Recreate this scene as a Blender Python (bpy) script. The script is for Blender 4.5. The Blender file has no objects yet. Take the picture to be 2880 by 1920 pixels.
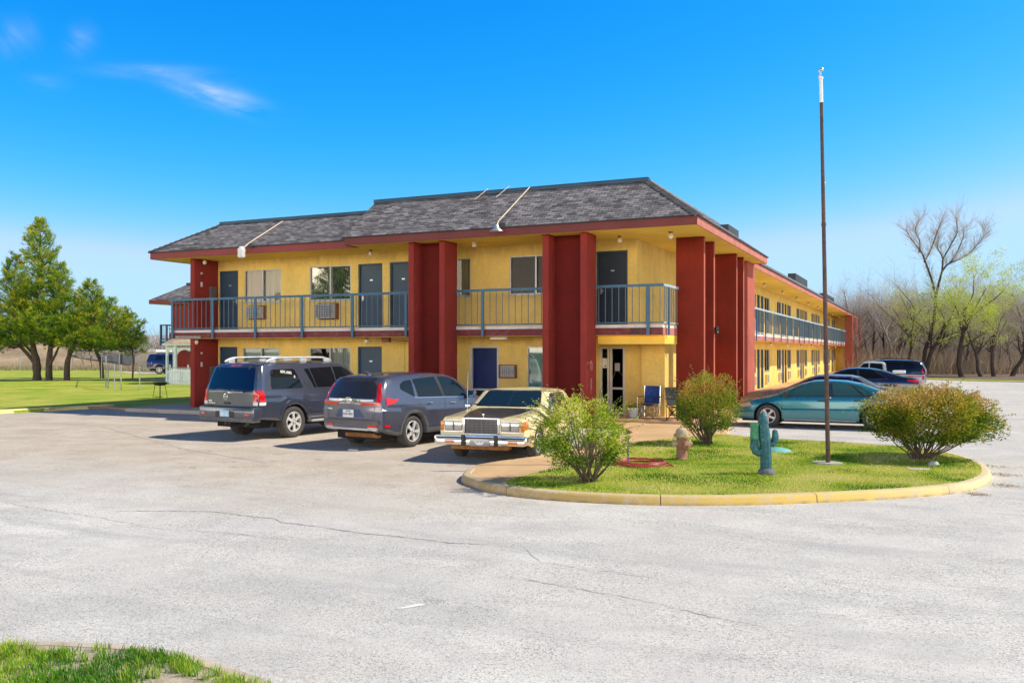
SUN_E = 5.0
SKY_E = .13
SKY_GRADE = ((4.6, 19.0, .52), (1.17, 1.29, .83), (.5, 1.36, 1.1))
FILL = (6.9, 5.95, 4.5)  # unseen bright horizon band added to light the shaded motel front
FILL_MIX = .95
ZEN = .18
import bpy, bmesh, math, random
from mathutils import Vector, Matrix, noise
from mathutils.bvhtree import BVHTree
R = math.radians
random.seed(7)
S = bpy.context.scene
COL = S.collection

# ------------------------------------------------------------------ materials
def nodes(name):
    m = bpy.data.materials.new(name); m.use_nodes = True
    nt = m.node_tree; b = nt.nodes['Principled BSDF']
    return m, nt, b
def N(nt, t, **kw):
    n = nt.nodes.new(t)
    for k, v in kw.items():
        if k in n.inputs.keys(): n.inputs[k].default_value = v
        else: setattr(n, k, v)
    return n
def ramp(nt, fac, stops):
    r = nt.nodes.new('ShaderNodeValToRGB'); e = r.color_ramp.elements
    while len(e) < len(stops): e.new(.5)
    for i, (p, c) in enumerate(stops):
        e[i].position = p
        if not isinstance(c, (tuple, list)): c = (c, c, c)
        e[i].color = (*c[:3], 1)
    nt.links.new(fac, r.inputs[0]); return r.outputs[0]
def mixc(nt, f, a, b, mode='MIX'):
    m = nt.nodes.new('ShaderNodeMixRGB'); m.blend_type = mode
    for i, v in enumerate((f, a, b)):
        if hasattr(v, 'is_linked'): nt.links.new(v, m.inputs[i])
        elif i == 0: m.inputs[0].default_value = v
        else: m.inputs[i].default_value = (*v[:3], 1)
    return m.outputs[0]
def mth(nt, op, a, b=None, c=None):
    m = nt.nodes.new('ShaderNodeMath'); m.operation = op
    for i, v in enumerate((a, b, c)):
        if v is None: continue
        if hasattr(v, 'is_linked'): nt.links.new(v, m.inputs[i])
        else: m.inputs[i].default_value = v
    return m.outputs[0]
def coords(nt, kind='Object', scale=(1, 1, 1), loc=(0, 0, 0)):
    t = nt.nodes.new('ShaderNodeTexCoord'); mp = nt.nodes.new('ShaderNodeMapping')
    mp.inputs['Scale'].default_value = scale; mp.inputs['Location'].default_value = loc
    nt.links.new(t.outputs[kind], mp.inputs[0]); return mp.outputs[0]
def noi(nt, vec, scale, detail=4, rough=.55, dist=0):
    n = nt.nodes.new('ShaderNodeTexNoise'); n.inputs['Scale'].default_value = scale
    n.inputs['Detail'].default_value = detail; n.inputs['Roughness'].default_value = rough
    n.inputs['Distortion'].default_value = dist
    nt.links.new(vec, n.inputs['Vector']); return n.outputs['Fac']
def bump(nt, b, h, strength=.3, dist=.01):
    bp = nt.nodes.new('ShaderNodeBump'); bp.inputs['Strength'].default_value = strength
    bp.inputs['Distance'].default_value = dist
    nt.links.new(h, bp.inputs['Height']); nt.links.new(bp.outputs[0], b.inputs['Normal'])
MATS = {}
def mat(name, c, rough=.6, metal=0., var=.18, vs=2.5, bmp=0., bs=60, coat=0., streak=False, dirt=0., dirtc=(.2,.15,.1), spec=.5):
    if name in MATS: return MATS[name]
    m, nt, b = nodes(name)
    b.inputs['Roughness'].default_value = rough; b.inputs['Metallic'].default_value = metal
    b.inputs['Specular IOR Level'].default_value = spec
    if coat: b.inputs['Coat Weight'].default_value = coat; b.inputs['Coat Roughness'].default_value = .04
    v = coords(nt)
    dk = tuple(x * (1 - var) for x in c); lt = tuple(min(1, x * (1 + var)) for x in c)
    col = ramp(nt, noi(nt, v, vs, 6), [(.3, dk), (.7, lt)])
    if streak:
        v2 = coords(nt, scale=(1.3, 1.3, .3))
        s = mth(nt, 'MULTIPLY', ramp(nt, noi(nt, v2, 2.6, 7, .72, .5), [(.48, .0), (.72, 1.)]), ramp(nt, noi(nt, v, .35, 3), [(.4, .2), (.65, 1.)]))
        col = mixc(nt, mth(nt, 'MULTIPLY', s, .42), col, tuple(x * .68 for x in c))
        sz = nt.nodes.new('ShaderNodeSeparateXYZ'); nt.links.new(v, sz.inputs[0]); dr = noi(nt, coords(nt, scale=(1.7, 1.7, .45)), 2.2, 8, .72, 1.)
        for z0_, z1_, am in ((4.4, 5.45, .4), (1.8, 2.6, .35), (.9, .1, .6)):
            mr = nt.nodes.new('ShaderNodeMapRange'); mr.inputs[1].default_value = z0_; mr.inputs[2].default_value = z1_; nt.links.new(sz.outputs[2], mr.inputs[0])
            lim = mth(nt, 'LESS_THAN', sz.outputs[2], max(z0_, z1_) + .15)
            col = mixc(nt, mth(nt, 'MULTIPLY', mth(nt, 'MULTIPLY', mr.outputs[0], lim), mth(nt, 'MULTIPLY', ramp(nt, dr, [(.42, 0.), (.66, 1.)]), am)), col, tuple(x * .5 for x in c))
        g2 = ramp(nt, noi(nt, v, 14, 6, .7), [(.3, .9), (.7, 1.08)])
        col = mixc(nt, 1., col, g2, 'MULTIPLY')
        s2 = ramp(nt, noi(nt, v, .55, 4, .6), [(.45, 0.), (.8, 1.)])
        col = mixc(nt, mth(nt, 'MULTIPLY', s2, .3), col, tuple(x * .78 for x in c))
    if dirt:
        d = ramp(nt, noi(nt, v, vs * 3.1, 8, .7), [(.5, 0.), (.68, 1.)])
        col = mixc(nt, mth(nt, 'MULTIPLY', d, dirt), col, dirtc)
    nt.links.new(col, b.inputs['Base Color'])
    rr = ramp(nt, noi(nt, v, vs * 2, 4), [(.3, max(0, rough - .06)), (.7, min(1, rough + .08))])
    nt.links.new(rr, b.inputs['Roughness'])
    if bmp: bump(nt, b, noi(nt, v, bs, 5, .6), bmp, .02)
    MATS[name] = m; return m
def leafmat(name, rough=.55, trans=.35):
    if name in MATS: return MATS[name]
    m, nt, b = nodes(name)
    a = nt.nodes.new('ShaderNodeAttribute'); a.attribute_name = 'col'
    nt.links.new(a.outputs['Color'], b.inputs['Base Color']); b.inputs['Roughness'].default_value = rough
    b.inputs['Specular IOR Level'].default_value = .25
    t = nt.nodes.new('ShaderNodeBsdfTranslucent'); nt.links.new(a.outputs['Color'], t.inputs[0])
    mx = nt.nodes.new('ShaderNodeMixShader'); mx.inputs[0].default_value = trans
    out = nt.nodes['Material Output']
    nt.links.new(b.outputs[0], mx.inputs[1]); nt.links.new(t.outputs[0], mx.inputs[2])
    nt.links.new(mx.outputs[0], out.inputs[0])
    MATS[name] = m; return m
def glassmat(name, tint=(.5, .55, .55), refl=.25, rough=.02, graz=.16):
    """thin architectural pane: tinted transmission plus a mirror reflection"""
    if name in MATS: return MATS[name]
    m, nt, b = nodes(name); nt.nodes.remove(b)
    tr = nt.nodes.new('ShaderNodeBsdfTransparent'); tr.inputs[0].default_value = (*tint, 1)
    gl = nt.nodes.new('ShaderNodeBsdfGlossy'); gl.inputs['Roughness'].default_value = rough
    lw = nt.nodes.new('ShaderNodeLayerWeight'); lw.inputs[0].default_value = .35
    f = mth(nt, 'MULTIPLY_ADD', lw.outputs['Facing'], graz, refl)
    mx = nt.nodes.new('ShaderNodeMixShader'); nt.links.new(f, mx.inputs[0])
    nt.links.new(tr.outputs[0], mx.inputs[1]); nt.links.new(gl.outputs[0], mx.inputs[2])
    nt.links.new(mx.outputs[0], nt.nodes['Material Output'].inputs[0])
    MATS[name] = m; return m

# ------------------------------------------------------------------ mesh collector
class MB:
    def __init__(s): s.v = []; s.f = []; s.mi = []; s.uv = {}; s.col = []; s.usecol = False; s.sm = []
    def face(s, pts, mi=0, col=None, uv=None, smooth=False):
        i = len(s.v); s.v.extend([tuple(p) for p in pts]); s.f.append(tuple(range(i, i + len(pts)))); s.mi.append(mi)
        s.col.append(col or (1, 1, 1)); s.sm.append(smooth)
        if col: s.usecol = True
        if uv: s.uv[len(s.f) - 1] = uv
    def idx(s, verts, faces, mi=0, smooth=False, col=None):
        i = len(s.v); s.v.extend([tuple(p) for p in verts])
        for f in faces:
            s.f.append(tuple(a + i for a in f)); s.mi.append(mi); s.col.append(col or (1, 1, 1)); s.sm.append(smooth)
        if col: s.usecol = True
    def box(s, x0, x1, y0, y1, z0, z1, mi=0, M=None):
        v = [(x, y, z) for x in (x0, x1) for y in (y0, y1) for z in (z0, z1)]
        if M is not None: v = [M @ Vector(p) for p in v]
        s.idx(v, [(0, 1, 3, 2), (4, 6, 7, 5), (0, 4, 5, 1), (2, 3, 7, 6), (0, 2, 6, 4), (1, 5, 7, 3)], mi); return s
    def bbox(s, x0, x1, y0, y1, z0, z1, b=.01, mi=0, M=None):
        """bevelled box"""
        bm = bmesh.new()
        vs = [bm.verts.new(p) for p in [(x, y, z) for x in (x0, x1) for y in (y0, y1) for z in (z0, z1)]]
        for f in [(0, 1, 3, 2), (4, 6, 7, 5), (0, 4, 5, 1), (2, 3, 7, 6), (0, 2, 6, 4), (1, 5, 7, 3)]: bm.faces.new([vs[i] for i in f])
        b = min(b, .45 * min(abs(x1 - x0), abs(y1 - y0), abs(z1 - z0)))
        bmesh.ops.bevel(bm, geom=bm.edges[:], offset=b, segments=2, affect='EDGES', profile=.6)
        bm.verts.index_update()
        v = [(M @ p.co if M is not None else p.co.copy()) for p in bm.verts]
        s.idx(v, [[p.index for p in f.verts] for f in bm.faces], mi, True); bm.free(); return s
    def tube(s, pts, rad, n=8, mi=0, cap=True, col=None, smooth=True):
        pts = [Vector(p) for p in pts]; k = len(pts)
        if not isinstance(rad, (list, tuple)): rad = [rad] * k
        V = []; prev = None
        for i, p in enumerate(pts):
            d = (pts[min(i + 1, k - 1)] - pts[max(i - 1, 0)])
            if d.length < 1e-9: d = Vector((0, 0, 1))
            d.normalize()
            if prev is None:
                u = d.orthogonal().normalized()
            else:
                u = prev - d * prev.dot(d)
                u = u.normalized() if u.length > 1e-6 else d.orthogonal().normalized()
            prev = u; w = d.cross(u)
            for j in range(n):
                a = 2 * math.pi * j / n
                V.append(p + (u * math.cos(a) + w * math.sin(a)) * rad[i])
        F = [(i * n + j, i * n + (j + 1) % n, (i + 1) * n + (j + 1) % n, (i + 1) * n + j) for i in range(k - 1) for j in range(n)]
        if cap: F += [tuple(range(n))[::-1], tuple((k - 1) * n + j for j in range(n))]
        s.idx(V, F, mi, smooth, col); return s
    def lathe(s, prof, c=(0, 0, 0), axis='z', n=24, mi=0, smooth=True, cap=True):
        """prof: (radius, height) list"""
        V = []; k = len(prof)
        for r, h in prof:
            for j in range(n):
                a = 2 * math.pi * j / n; x, y = r * math.cos(a), r * math.sin(a)
                p = (x, y, h) if axis == 'z' else ((x, h, y) if axis == 'y' else (h, x, y))
                V.append((p[0] + c[0], p[1] + c[1], p[2] + c[2]))
        F = [(i * n + j, i * n + (j + 1) % n, (i + 1) * n + (j + 1) % n, (i + 1) * n + j) for i in range(k - 1) for j in range(n)]
        if cap and prof[0][0] > 1e-6: F.append(tuple(range(n))[::-1])
        if cap and prof[-1][0] > 1e-6: F.append(tuple((k - 1) * n + j for j in range(n)))
        s.idx(V, F, mi, smooth); return s
    def prism(s, poly, z0, z1, mi=0, M=None, side_mi=None):
        n = len(poly)
        v = [(x, y, z0) for x, y in poly] + [(x, y, z1) for x, y in poly]
        if M is not None: v = [M @ Vector(p) for p in v]
        s.idx(v, [tuple(range(n))[::-1], tuple(range(n, 2 * n))], mi)
        s.idx(v, [(i, (i + 1) % n, (i + 1) % n + n, i + n) for i in range(n)], mi if side_mi is None else side_mi); return s
    def build(s, name, mats, parent=None, label=None, loc=None, local=False, sharp=40, weld=False):
        off = Vector((0, 0, 0))
        if loc is not None: off = Vector(loc)
        elif parent is not None and not local: off = wloc(parent)
        me = bpy.data.meshes.new(name)
        me.from_pydata([(p[0] - off.x, p[1] - off.y, p[2] - off.z) for p in s.v], [], s.f)
        if not isinstance(mats, (list, tuple)): mats = [mats]
        for m in mats: me.materials.append(m)
        me.polygons.foreach_set('material_index', s.mi)
        me.polygons.foreach_set('use_smooth', s.sm)
        if s.usecol:
            at = me.color_attributes.new('col', 'FLOAT_COLOR', 'CORNER')
            buf = []
            for f, c in zip(s.f, s.col): buf.extend([c[0], c[1], c[2], 1.] * len(f))
            at.data.foreach_set('color', buf)
        if s.uv:
            ul = me.uv_layers.new(name='UVMap')
            for fi, uvs in s.uv.items():
                p = me.polygons[fi]
                for li, u in zip(p.loop_indices, uvs): ul.data[li].uv = u
        me.update()
        if weld:
            bm = bmesh.new(); bm.from_mesh(me); bmesh.ops.remove_doubles(bm, verts=bm.verts[:], dist=1e-4)
            bmesh.ops.recalc_face_normals(bm, faces=bm.faces[:]); bm.to_mesh(me); bm.free()
        if any(s.sm): me.set_sharp_from_angle(angle=R(sharp))
        o = bpy.data.objects.new(name, me); COL.objects.link(o)
        if parent is not None: o.parent = parent
        elif loc is not None: o.location = loc
        if label: o['label'] = label
        return o
def wloc(o):
    v = Vector(o.location)
    while o.parent: o = o.parent; v = v + Vector(o.location)
    return v
def tag(o, label=None, cat=None, group=None, kind=None):
    if label:
        o['label'] = label
        if len(label.replace('-', ' ').split()) > 16: print('LONGLABEL', label)
    if cat: o['category'] = cat
    if group: o['group'] = group
    if kind: o['kind'] = kind
    return o
def thing(name, label, cat, loc=(0, 0, 0), rz=0., group=None):
    o = bpy.data.objects.new(name, None); COL.objects.link(o); o.location = loc; o.rotation_euler = (0, 0, rz)
    o.empty_display_size = .2
    return tag(o, label, cat, group)
def copy_tree(o, parent=None):
    c = o.copy(); COL.objects.link(c); c.parent = parent
    for ch in list(o.children): copy_tree(ch, c)
    return c
def copy_part(o, parent, loc):
    c = o.copy(); COL.objects.link(c); c.parent = parent; c.location = loc
    for ch in list(o.children): copy_tree(ch, c)
    return c
def structure(o): o['kind'] = 'structure'; return o
def text_mb(txt, size, M, depth=.004):
    """lettering as mesh: M maps the text plane (x right, y up, z out) into place"""
    cu = bpy.data.curves.new('t', 'FONT'); cu.body = txt; cu.size = size; cu.extrude = depth; cu.offset = size * .02; cu.align_x = 'CENTER'; cu.align_y = 'CENTER'
    o = bpy.data.objects.new('t', cu); COL.objects.link(o)
    me = bpy.data.meshes.new_from_object(o.evaluated_get(bpy.context.evaluated_depsgraph_get()))
    mb = MB(); mb.idx([M @ v.co for v in me.vertices], [tuple(p.vertices) for p in me.polygons])
    bpy.data.objects.remove(o); bpy.data.curves.remove(cu); bpy.data.meshes.remove(me)
    return mb
def lerp(a, b, t): return a + (b - a) * t
def plerp(pts, x):
    if x <= pts[0][0]: return pts[0][1]
    for (a, b), (c, d) in zip(pts, pts[1:]):
        if x <= c: return lerp(b, d, (x - a) / (c - a) if c > a else 1)
    return pts[-1][1]
def inpoly(x, y, P):
    r = False; j = len(P) - 1
    for i in range(len(P)):
        if (P[i][1] > y) != (P[j][1] > y) and x < (P[j][0] - P[i][0]) * (y - P[i][1]) / (P[j][1] - P[i][1]) + P[i][0]: r = not r
        j = i
    return r
def smoothpoly(P, n=6, closed=True):
    out = []; k = len(P)
    for i in range(k if closed else k - 1):
        p0, p1, p2, p3 = (P[(i + d) % k] if closed else P[min(max(i + d, 0), k - 1)] for d in (-1, 0, 1, 2))
        for j in range(n):
            t = j / n
            out.append(tuple(.5 * (2 * b + (c - a) * t + (2 * a - 5 * b + 4 * c - d) * t * t + (-a + 3 * b - 3 * c + d) * t ** 3) for a, b, c, d in zip(p0, p1, p2, p3)))
    if not closed: out.append(P[-1])
    return out

# ------------------------------------------------------------------ camera, sun, sky
YAW = 24.7
cam = bpy.data.cameras.new('camera'); co = bpy.data.objects.new('camera', cam); COL.objects.link(co)
co.location = (0, 0, 2.15); co.rotation_euler = (R(90), 0, R(YAW))
cam.sensor_width = 36; cam.lens = 2504 / 2880 * 36; cam.shift_y = 26 / 2880; cam.clip_end = 4000; cam.clip_start = .05
S.camera = co
SUN_AZ, SUN_EL = 65., 46.           # azimuth clockwise from +Y
sd = Vector((math.sin(R(SUN_AZ)) * math.cos(R(SUN_EL)), math.cos(R(SUN_AZ)) * math.cos(R(SUN_EL)), math.sin(R(SUN_EL))))
sl = bpy.data.lights.new('sun', 'SUN'); sl.energy = SUN_E; sl.angle = R(.53); sl.color = (1, .93, .80)
so = bpy.data.objects.new('sun', sl); COL.objects.link(so); so.rotation_euler = (-sd).to_track_quat('-Z', 'Y').to_euler(); so.location = (20, 10, 30)
W = bpy.data.worlds.new('World'); S.world = W; W.use_nodes = True
nt = W.node_tree; bg = nt.nodes['Background']
sky = nt.nodes.new('ShaderNodeTexSky'); sky.sky_type = 'NISHITA'; sky.sun_disc = False
sky.sun_elevation = R(SUN_EL); sky.sun_rotation = R(SUN_AZ); sky.altitude = 300; sky.air_density = 1.0; sky.dust_density = .6; sky.ozone_density = 2.0
# deepen the blue aloft channel by channel, and add an unseen fill glow low behind the camera
sx = nt.nodes.new('ShaderNodeSeparateColor'); nt.links.new(sky.outputs[0], sx.inputs[0]); cx_ = nt.nodes.new('ShaderNodeCombineColor')
for i, (g_, a_, c_) in enumerate(SKY_GRADE):
    v_ = mth(nt, 'MULTIPLY', mth(nt, 'POWER', mth(nt, 'MULTIPLY', sx.outputs[i], SKY_E), g_), a_)
    v_ = mth(nt, 'SMOOTH_MIN', v_, c_, .15)
    nt.links.new(mth(nt, 'MULTIPLY', v_, 1 / SKY_E), cx_.inputs[i])
# a few high wisps of cloud, laid out by direction in the sky
tc = nt.nodes.new('ShaderNodeTexCoord')
def skydir(px, py):
    a = R(YAW); l = (px - 1440) / 2504; u = (986 - py) / 2504
    return Vector((-math.sin(a) + math.cos(a) * l, math.cos(a) + math.sin(a) * l, u)).normalized()
def wisp(p0, p1, width, strength):
    d0, d1 = skydir(*p0), skydir(*p1); c = (d0 + d1).normalized(); ax = (d1 - d0); L = ax.length / 2; ax.normalize(); bx = c.cross(ax).normalized()
    def dot(v):
        n = nt.nodes.new('ShaderNodeVectorMath'); n.operation = 'DOT_PRODUCT'; nt.links.new(tc.outputs['Generated'], n.inputs[0]); n.inputs[1].default_value = v
        return n.outputs['Value']
    mp = nt.nodes.new('ShaderNodeCombineXYZ'); du, dv, dc = dot(ax), dot(bx), dot(c)
    nt.links.new(mth(nt, 'MULTIPLY', du, 5.), mp.inputs[0]); nt.links.new(mth(nt, 'MULTIPLY', dv, 26.), mp.inputs[1])
    nz = noi(nt, mp.outputs[0], 1.6, 6, .62, .6)
    e = mth(nt, 'ADD', mth(nt, 'POWER', mth(nt, 'ABSOLUTE', mth(nt, 'DIVIDE', du, L)), 2.), mth(nt, 'POWER', mth(nt, 'ABSOLUTE', mth(nt, 'DIVIDE', dv, width)), 2.))
    g = mth(nt, 'POWER', 2.718, mth(nt, 'MULTIPLY', e, -1.6))
    k = mth(nt, 'MULTIPLY', mth(nt, 'MULTIPLY', g, strength), ramp(nt, nz, [(.36, 0.), (.66, 1.)]))
    return mth(nt, 'MULTIPLY', k, mth(nt, 'GREATER_THAN', dc, .5))
k = wisp((480, 230), (740, 310), .012, .75)
for a in (((270, 195), (640, 215), .008, .3), ((190, 90), (260, 140), .016, .22), ((0, 60), (70, 150), .022, .2), ((60, 225), (200, 240), .008, .12)):
    k = mth(nt, 'ADD', k, wisp(*a))
sg_ = nt.nodes.new('ShaderNodeSeparateXYZ'); nt.links.new(tc.outputs['Generated'], sg_.inputs[0])
bk = nt.nodes.new('ShaderNodeVectorMath'); bk.operation = 'DOT_PRODUCT'; nt.links.new(tc.outputs['Generated'], bk.inputs[0]); bk.inputs[1].default_value = (.12, -.99, 0)
def sstep(v, a, b):
    m = nt.nodes.new('ShaderNodeMapRange'); m.interpolation_type = 'SMOOTHSTEP'; m.inputs[1].default_value = a; m.inputs[2].default_value = b; nt.links.new(v, m.inputs[0]); return m.outputs[0]
fill_ = mth(nt, 'MULTIPLY', sstep(bk.outputs['Value'], -.05, .6), sstep(sg_.outputs[2], .25, .05))
zen_ = nt.nodes.new('ShaderNodeMapRange'); zen_.interpolation_type = 'SMOOTHSTEP'; zen_.inputs[1].default_value = .40; zen_.inputs[2].default_value = .72; zen_.inputs[3].default_value = 1.; zen_.inputs[4].default_value = ZEN; nt.links.new(sg_.outputs[2], zen_.inputs[0])
vm_ = nt.nodes.new('ShaderNodeVectorMath'); vm_.operation = 'SCALE'; nt.links.new(cx_.outputs[0], vm_.inputs[0]); nt.links.new(zen_.outputs[0], vm_.inputs['Scale'])
filled = mixc(nt, mth(nt, 'MULTIPLY', fill_, FILL_MIX), vm_.outputs[0], tuple(v / SKY_E for v in FILL))
skyc = mixc(nt, k, filled, (.86 / SKY_E, .93 / SKY_E, 1.05 / SKY_E))
nt.links.new(skyc, bg.inputs[0]); bg.inputs[1].default_value = SKY_E
S.view_settings.view_transform = 'Standard'; S.view_settings.look = 'None'; S.view_settings.exposure = 0
S.render.film_transparent = False
S.cycles.max_bounces = 6; S.cycles.transparent_max_bounces = 12
# ------------------------------------------------------------------ ground materials
def m_asphalt():
    m, nt, b = nodes('weathered asphalt'); v = coords(nt)
    big = noi(nt, v, .22, 5, .6); med = noi(nt, v, 1.3, 6, .65, .4)
    base = ramp(nt, big, [(.3, (.62, .585, .535)), (.7, (.755, .715, .66))])
    base = mixc(nt, ramp(nt, med, [(.42, 0.), (.72, .75)]), base, (.52, .495, .465))
    # long tyre-polished streaks running across the drive
    v2 = coords(nt, scale=(.28, 1.5, 1))
    st = noi(nt, v2, 1.0, 5, .6, .5)
    base = mixc(nt, ramp(nt, noi(nt, v, .33, 4, .6, 1.2), [(.5, 0.), (.62, .30)]), base, (.62, .56, .525))
    base = mixc(nt, ramp(nt, st, [(.48, 0.), (.70, .62)]), base, (.47, .455, .435))
    # buff concrete dust toward the parking bays
    sp = nt.nodes.new('ShaderNodeSeparateXYZ'); nt.links.new(v, sp.inputs[0])
    yy = mth(nt, 'MULTIPLY_ADD', noi(nt, v, .5, 3), 5., sp.outputs[1])
    t = nt.nodes.new('ShaderNodeMapRange'); t.inputs[1].default_value = 11.; t.inputs[2].default_value = 15.5; nt.links.new(yy, t.inputs[0])
    xx = nt.nodes.new('ShaderNodeMapRange'); xx.inputs[1].default_value = -4.; xx.inputs[2].default_value = -6.5; nt.links.new(sp.outputs[0], xx.inputs[0])
    tan = ramp(nt, noi(nt, v, .9, 6, .6), [(.3, (.50, .41, .31)), (.7, (.68, .585, .48))])
    base = mixc(nt, mth(nt, 'MULTIPLY', mth(nt, 'MULTIPLY', t.outputs[0], xx.outputs[0]), .9), base, tan)
    st2 = mth(nt, 'MULTIPLY', mth(nt, 'MULTIPLY', t.outputs[0], xx.outputs[0]), ramp(nt, noi(nt, v, 2.2, 5, .65), [(.60, 0.), (.70, .75)]))
    base = mixc(nt, st2, base, (.27, .235, .20))
    # exposed aggregate
    vo = nt.nodes.new('ShaderNodeTexVoronoi'); vo.inputs['Scale'].default_value = 75; nt.links.new(v, vo.inputs['Vector'])
    sepc = nt.nodes.new('ShaderNodeSeparateColor'); nt.links.new(vo.outputs['Color'], sepc.inputs[0])
    agg = ramp(nt, sepc.outputs[0], [(0., .34), (.10, .55), (.2, .90), (.75, 1.05), (1., 1.3)])
    patchy = ramp(nt, noi(nt, v, .8, 4), [(.35, .35), (.7, 1.)])
    base = mixc(nt, patchy, base, mixc(nt, 1., base, agg, 'MULTIPLY'))
    fine = ramp(nt, noi(nt, v, 130, 2), [(.35, .78), (.65, 1.16)])
    base = mixc(nt, 1., base, fine, 'MULTIPLY')
    # oil drips and dark grit
    gr = mth(nt, 'MULTIPLY', ramp(nt, noi(nt, v, 9, 6, .7), [(.66, 0.), (.75, 1.)]), ramp(nt, noi(nt, v, .6, 3), [(.5, 0.), (.62, .8)]))
    base = mixc(nt, mth(nt, 'MULTIPLY', gr, .6), base, (.13, .12, .115))
    nt.links.new(base, b.inputs['Base Color']); b.inputs['Roughness'].default_value = .9; b.inputs['Specular IOR Level'].default_value = .2
    bump(nt, b, mth(nt, 'MULTIPLY_ADD', sepc.outputs[0], .5, noi(nt, v, 60, 3)), .5, .006)
    return m
def m_lawn(name, dry=.5, blade=120.):
    m, nt, b = nodes(name); v = coords(nt)
    g = ramp(nt, noi(nt, v, 28, 6, .7), [(.3, (.10, .19, .008)), (.5, (.27, .42, .015)), (.72, (.45, .54, .035))])
    s = ramp(nt, noi(nt, v, 33, 6, .7), [(.3, (.40, .38, .05)), (.7, (.74, .66, .16))])
    f = ramp(nt, noi(nt, v, .45, 6, .65, .4), [(.62 - dry * .4, 0.), (.86 - dry * .4, .85)])
    c = mixc(nt, f, g, s)
    c = mixc(nt, 1., c, ramp(nt, noi(nt, v, blade, 3), [(.3, .55), (.7, 1.35)]), 'MULTIPLY')
    nt.links.new(c, b.inputs['Base Color']); b.inputs['Roughness'].default_value = .8; b.inputs['Specular IOR Level'].default_value = .15
    bump(nt, b, noi(nt, v, blade, 4), .8, .03)
    return m
ASPH = m_asphalt()
LAWN = m_lawn('lawn', .62, 40.); ISL = m_lawn('island turf', .66)
DRY = mat('dry ground', (.26, .205, .13), .95, var=.45, vs=.15, bmp=.4, bs=2, dirt=.6, dirtc=(.12, .15, .05))
LITTER = mat('leaf litter', (.17, .115, .075), .95, var=.5, vs=.6, bmp=.5, bs=4, dirt=.6, dirtc=(.09, .07, .05))
TAN = mat('buff concrete', (.64, .415, .215), .85, var=.16, vs=.8, bmp=.15, bs=40, dirt=.35, dirtc=(.36, .25, .16), spec=.25)
CONC = mat('walk concrete', (.47, .40, .34), .88, var=.15, vs=1.0, bmp=.15, bs=40, dirt=.3, dirtc=(.25, .2, .17), spec=.25)
def m_kerb():
    m, nt, b = nodes('faded yellow kerb paint'); v = coords(nt); sp = nt.nodes.new('ShaderNodeSeparateXYZ'); nt.links.new(v, sp.inputs[0])
    x = nt.nodes.new('ShaderNodeMapRange'); x.inputs[1].default_value = -7.; x.inputs[2].default_value = 1.2; nt.links.new(mth(nt, 'MULTIPLY_ADD', noi(nt, v, .9, 4), 3.2, mth(nt, 'ADD', sp.outputs[0], -1.6)), x.inputs[0])
    c = ramp(nt, x.outputs[0], [(0., (.46, .33, .16)), (.4, (.56, .39, .13)), (.7, (.70, .49, .12)), (1., (.74, .60, .34))])
    worn = ramp(nt, noi(nt, v, 5, 8, .72), [(.5, 0.), (.62, .8)]); c = mixc(nt, worn, c, (.56, .46, .33))
    zz = nt.nodes.new('ShaderNodeMapRange'); zz.inputs[1].default_value = .05; zz.inputs[2].default_value = .0; nt.links.new(sp.outputs[2], zz.inputs[0])
    c = mixc(nt, mth(nt, 'MULTIPLY', zz.outputs[0], ramp(nt, noi(nt, v, 7, 5), [(.35, .1), (.65, .8)])), c, (.22, .16, .10))
    top = nt.nodes.new('ShaderNodeMapRange'); top.inputs[1].default_value = .112; top.inputs[2].default_value = .128; nt.links.new(sp.outputs[2], top.inputs[0])
    c = mixc(nt, mth(nt, 'MULTIPLY', top.outputs[0], .6), c, (.66, .54, .36))
    nt.links.new(c, b.inputs['Base Color']); b.inputs['Roughness'].default_value = .85; b.inputs['Specular IOR Level'].default_value = .2; bump(nt, b, noi(nt, v, 30, 5, .65), .35, .015); return m
KERB = m_kerb()
KERBY = mat('lawn kerb paint', (.74, .62, .26), .8, var=.12, vs=1.2, bmp=.2, bs=30, dirt=.25, dirtc=(.6, .52, .34), spec=.25)
CRACK = mat('crack shadow', (.34, .315, .29), .95, var=.3)
def sheet(name, P, z, m, label=None):
    mb = MB(); mb.face([(x, y, z) for x, y in P]); return structure(mb.build(name, m))
sheet('ground', [(-1800, -900), (1800, -900), (1800, 2200), (-1800, 2200)], -.05, DRY)
sheet('forest_floor', [(-30, 84), (-10, 81), (-2.5, 77.4), (3, 72.5), (10, 70), (40, 62), (120, 40), (160, 160), (40, 220), (-60, 180)], -.02, LITTER)
sheet('parking_lot', [(-29, -40), (80, -40), (80, 50), (40, 60.5), (10, 68.4), (3, 71), (-2, 75.5), (-8, 80), (-9, 104), (-30, 104), (-30, 30)], 0, ASPH)
sheet('grass_verge', [(-8, 80.4), (-2, 75.7), (3, 71.2), (10, 68.6), (40, 60.7), (80, 50.2), (80, 53), (40, 63.4), (10, 71.4), (4, 73.6), (-1, 78.2), (-7, 83)], .03, LAWN)
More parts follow.
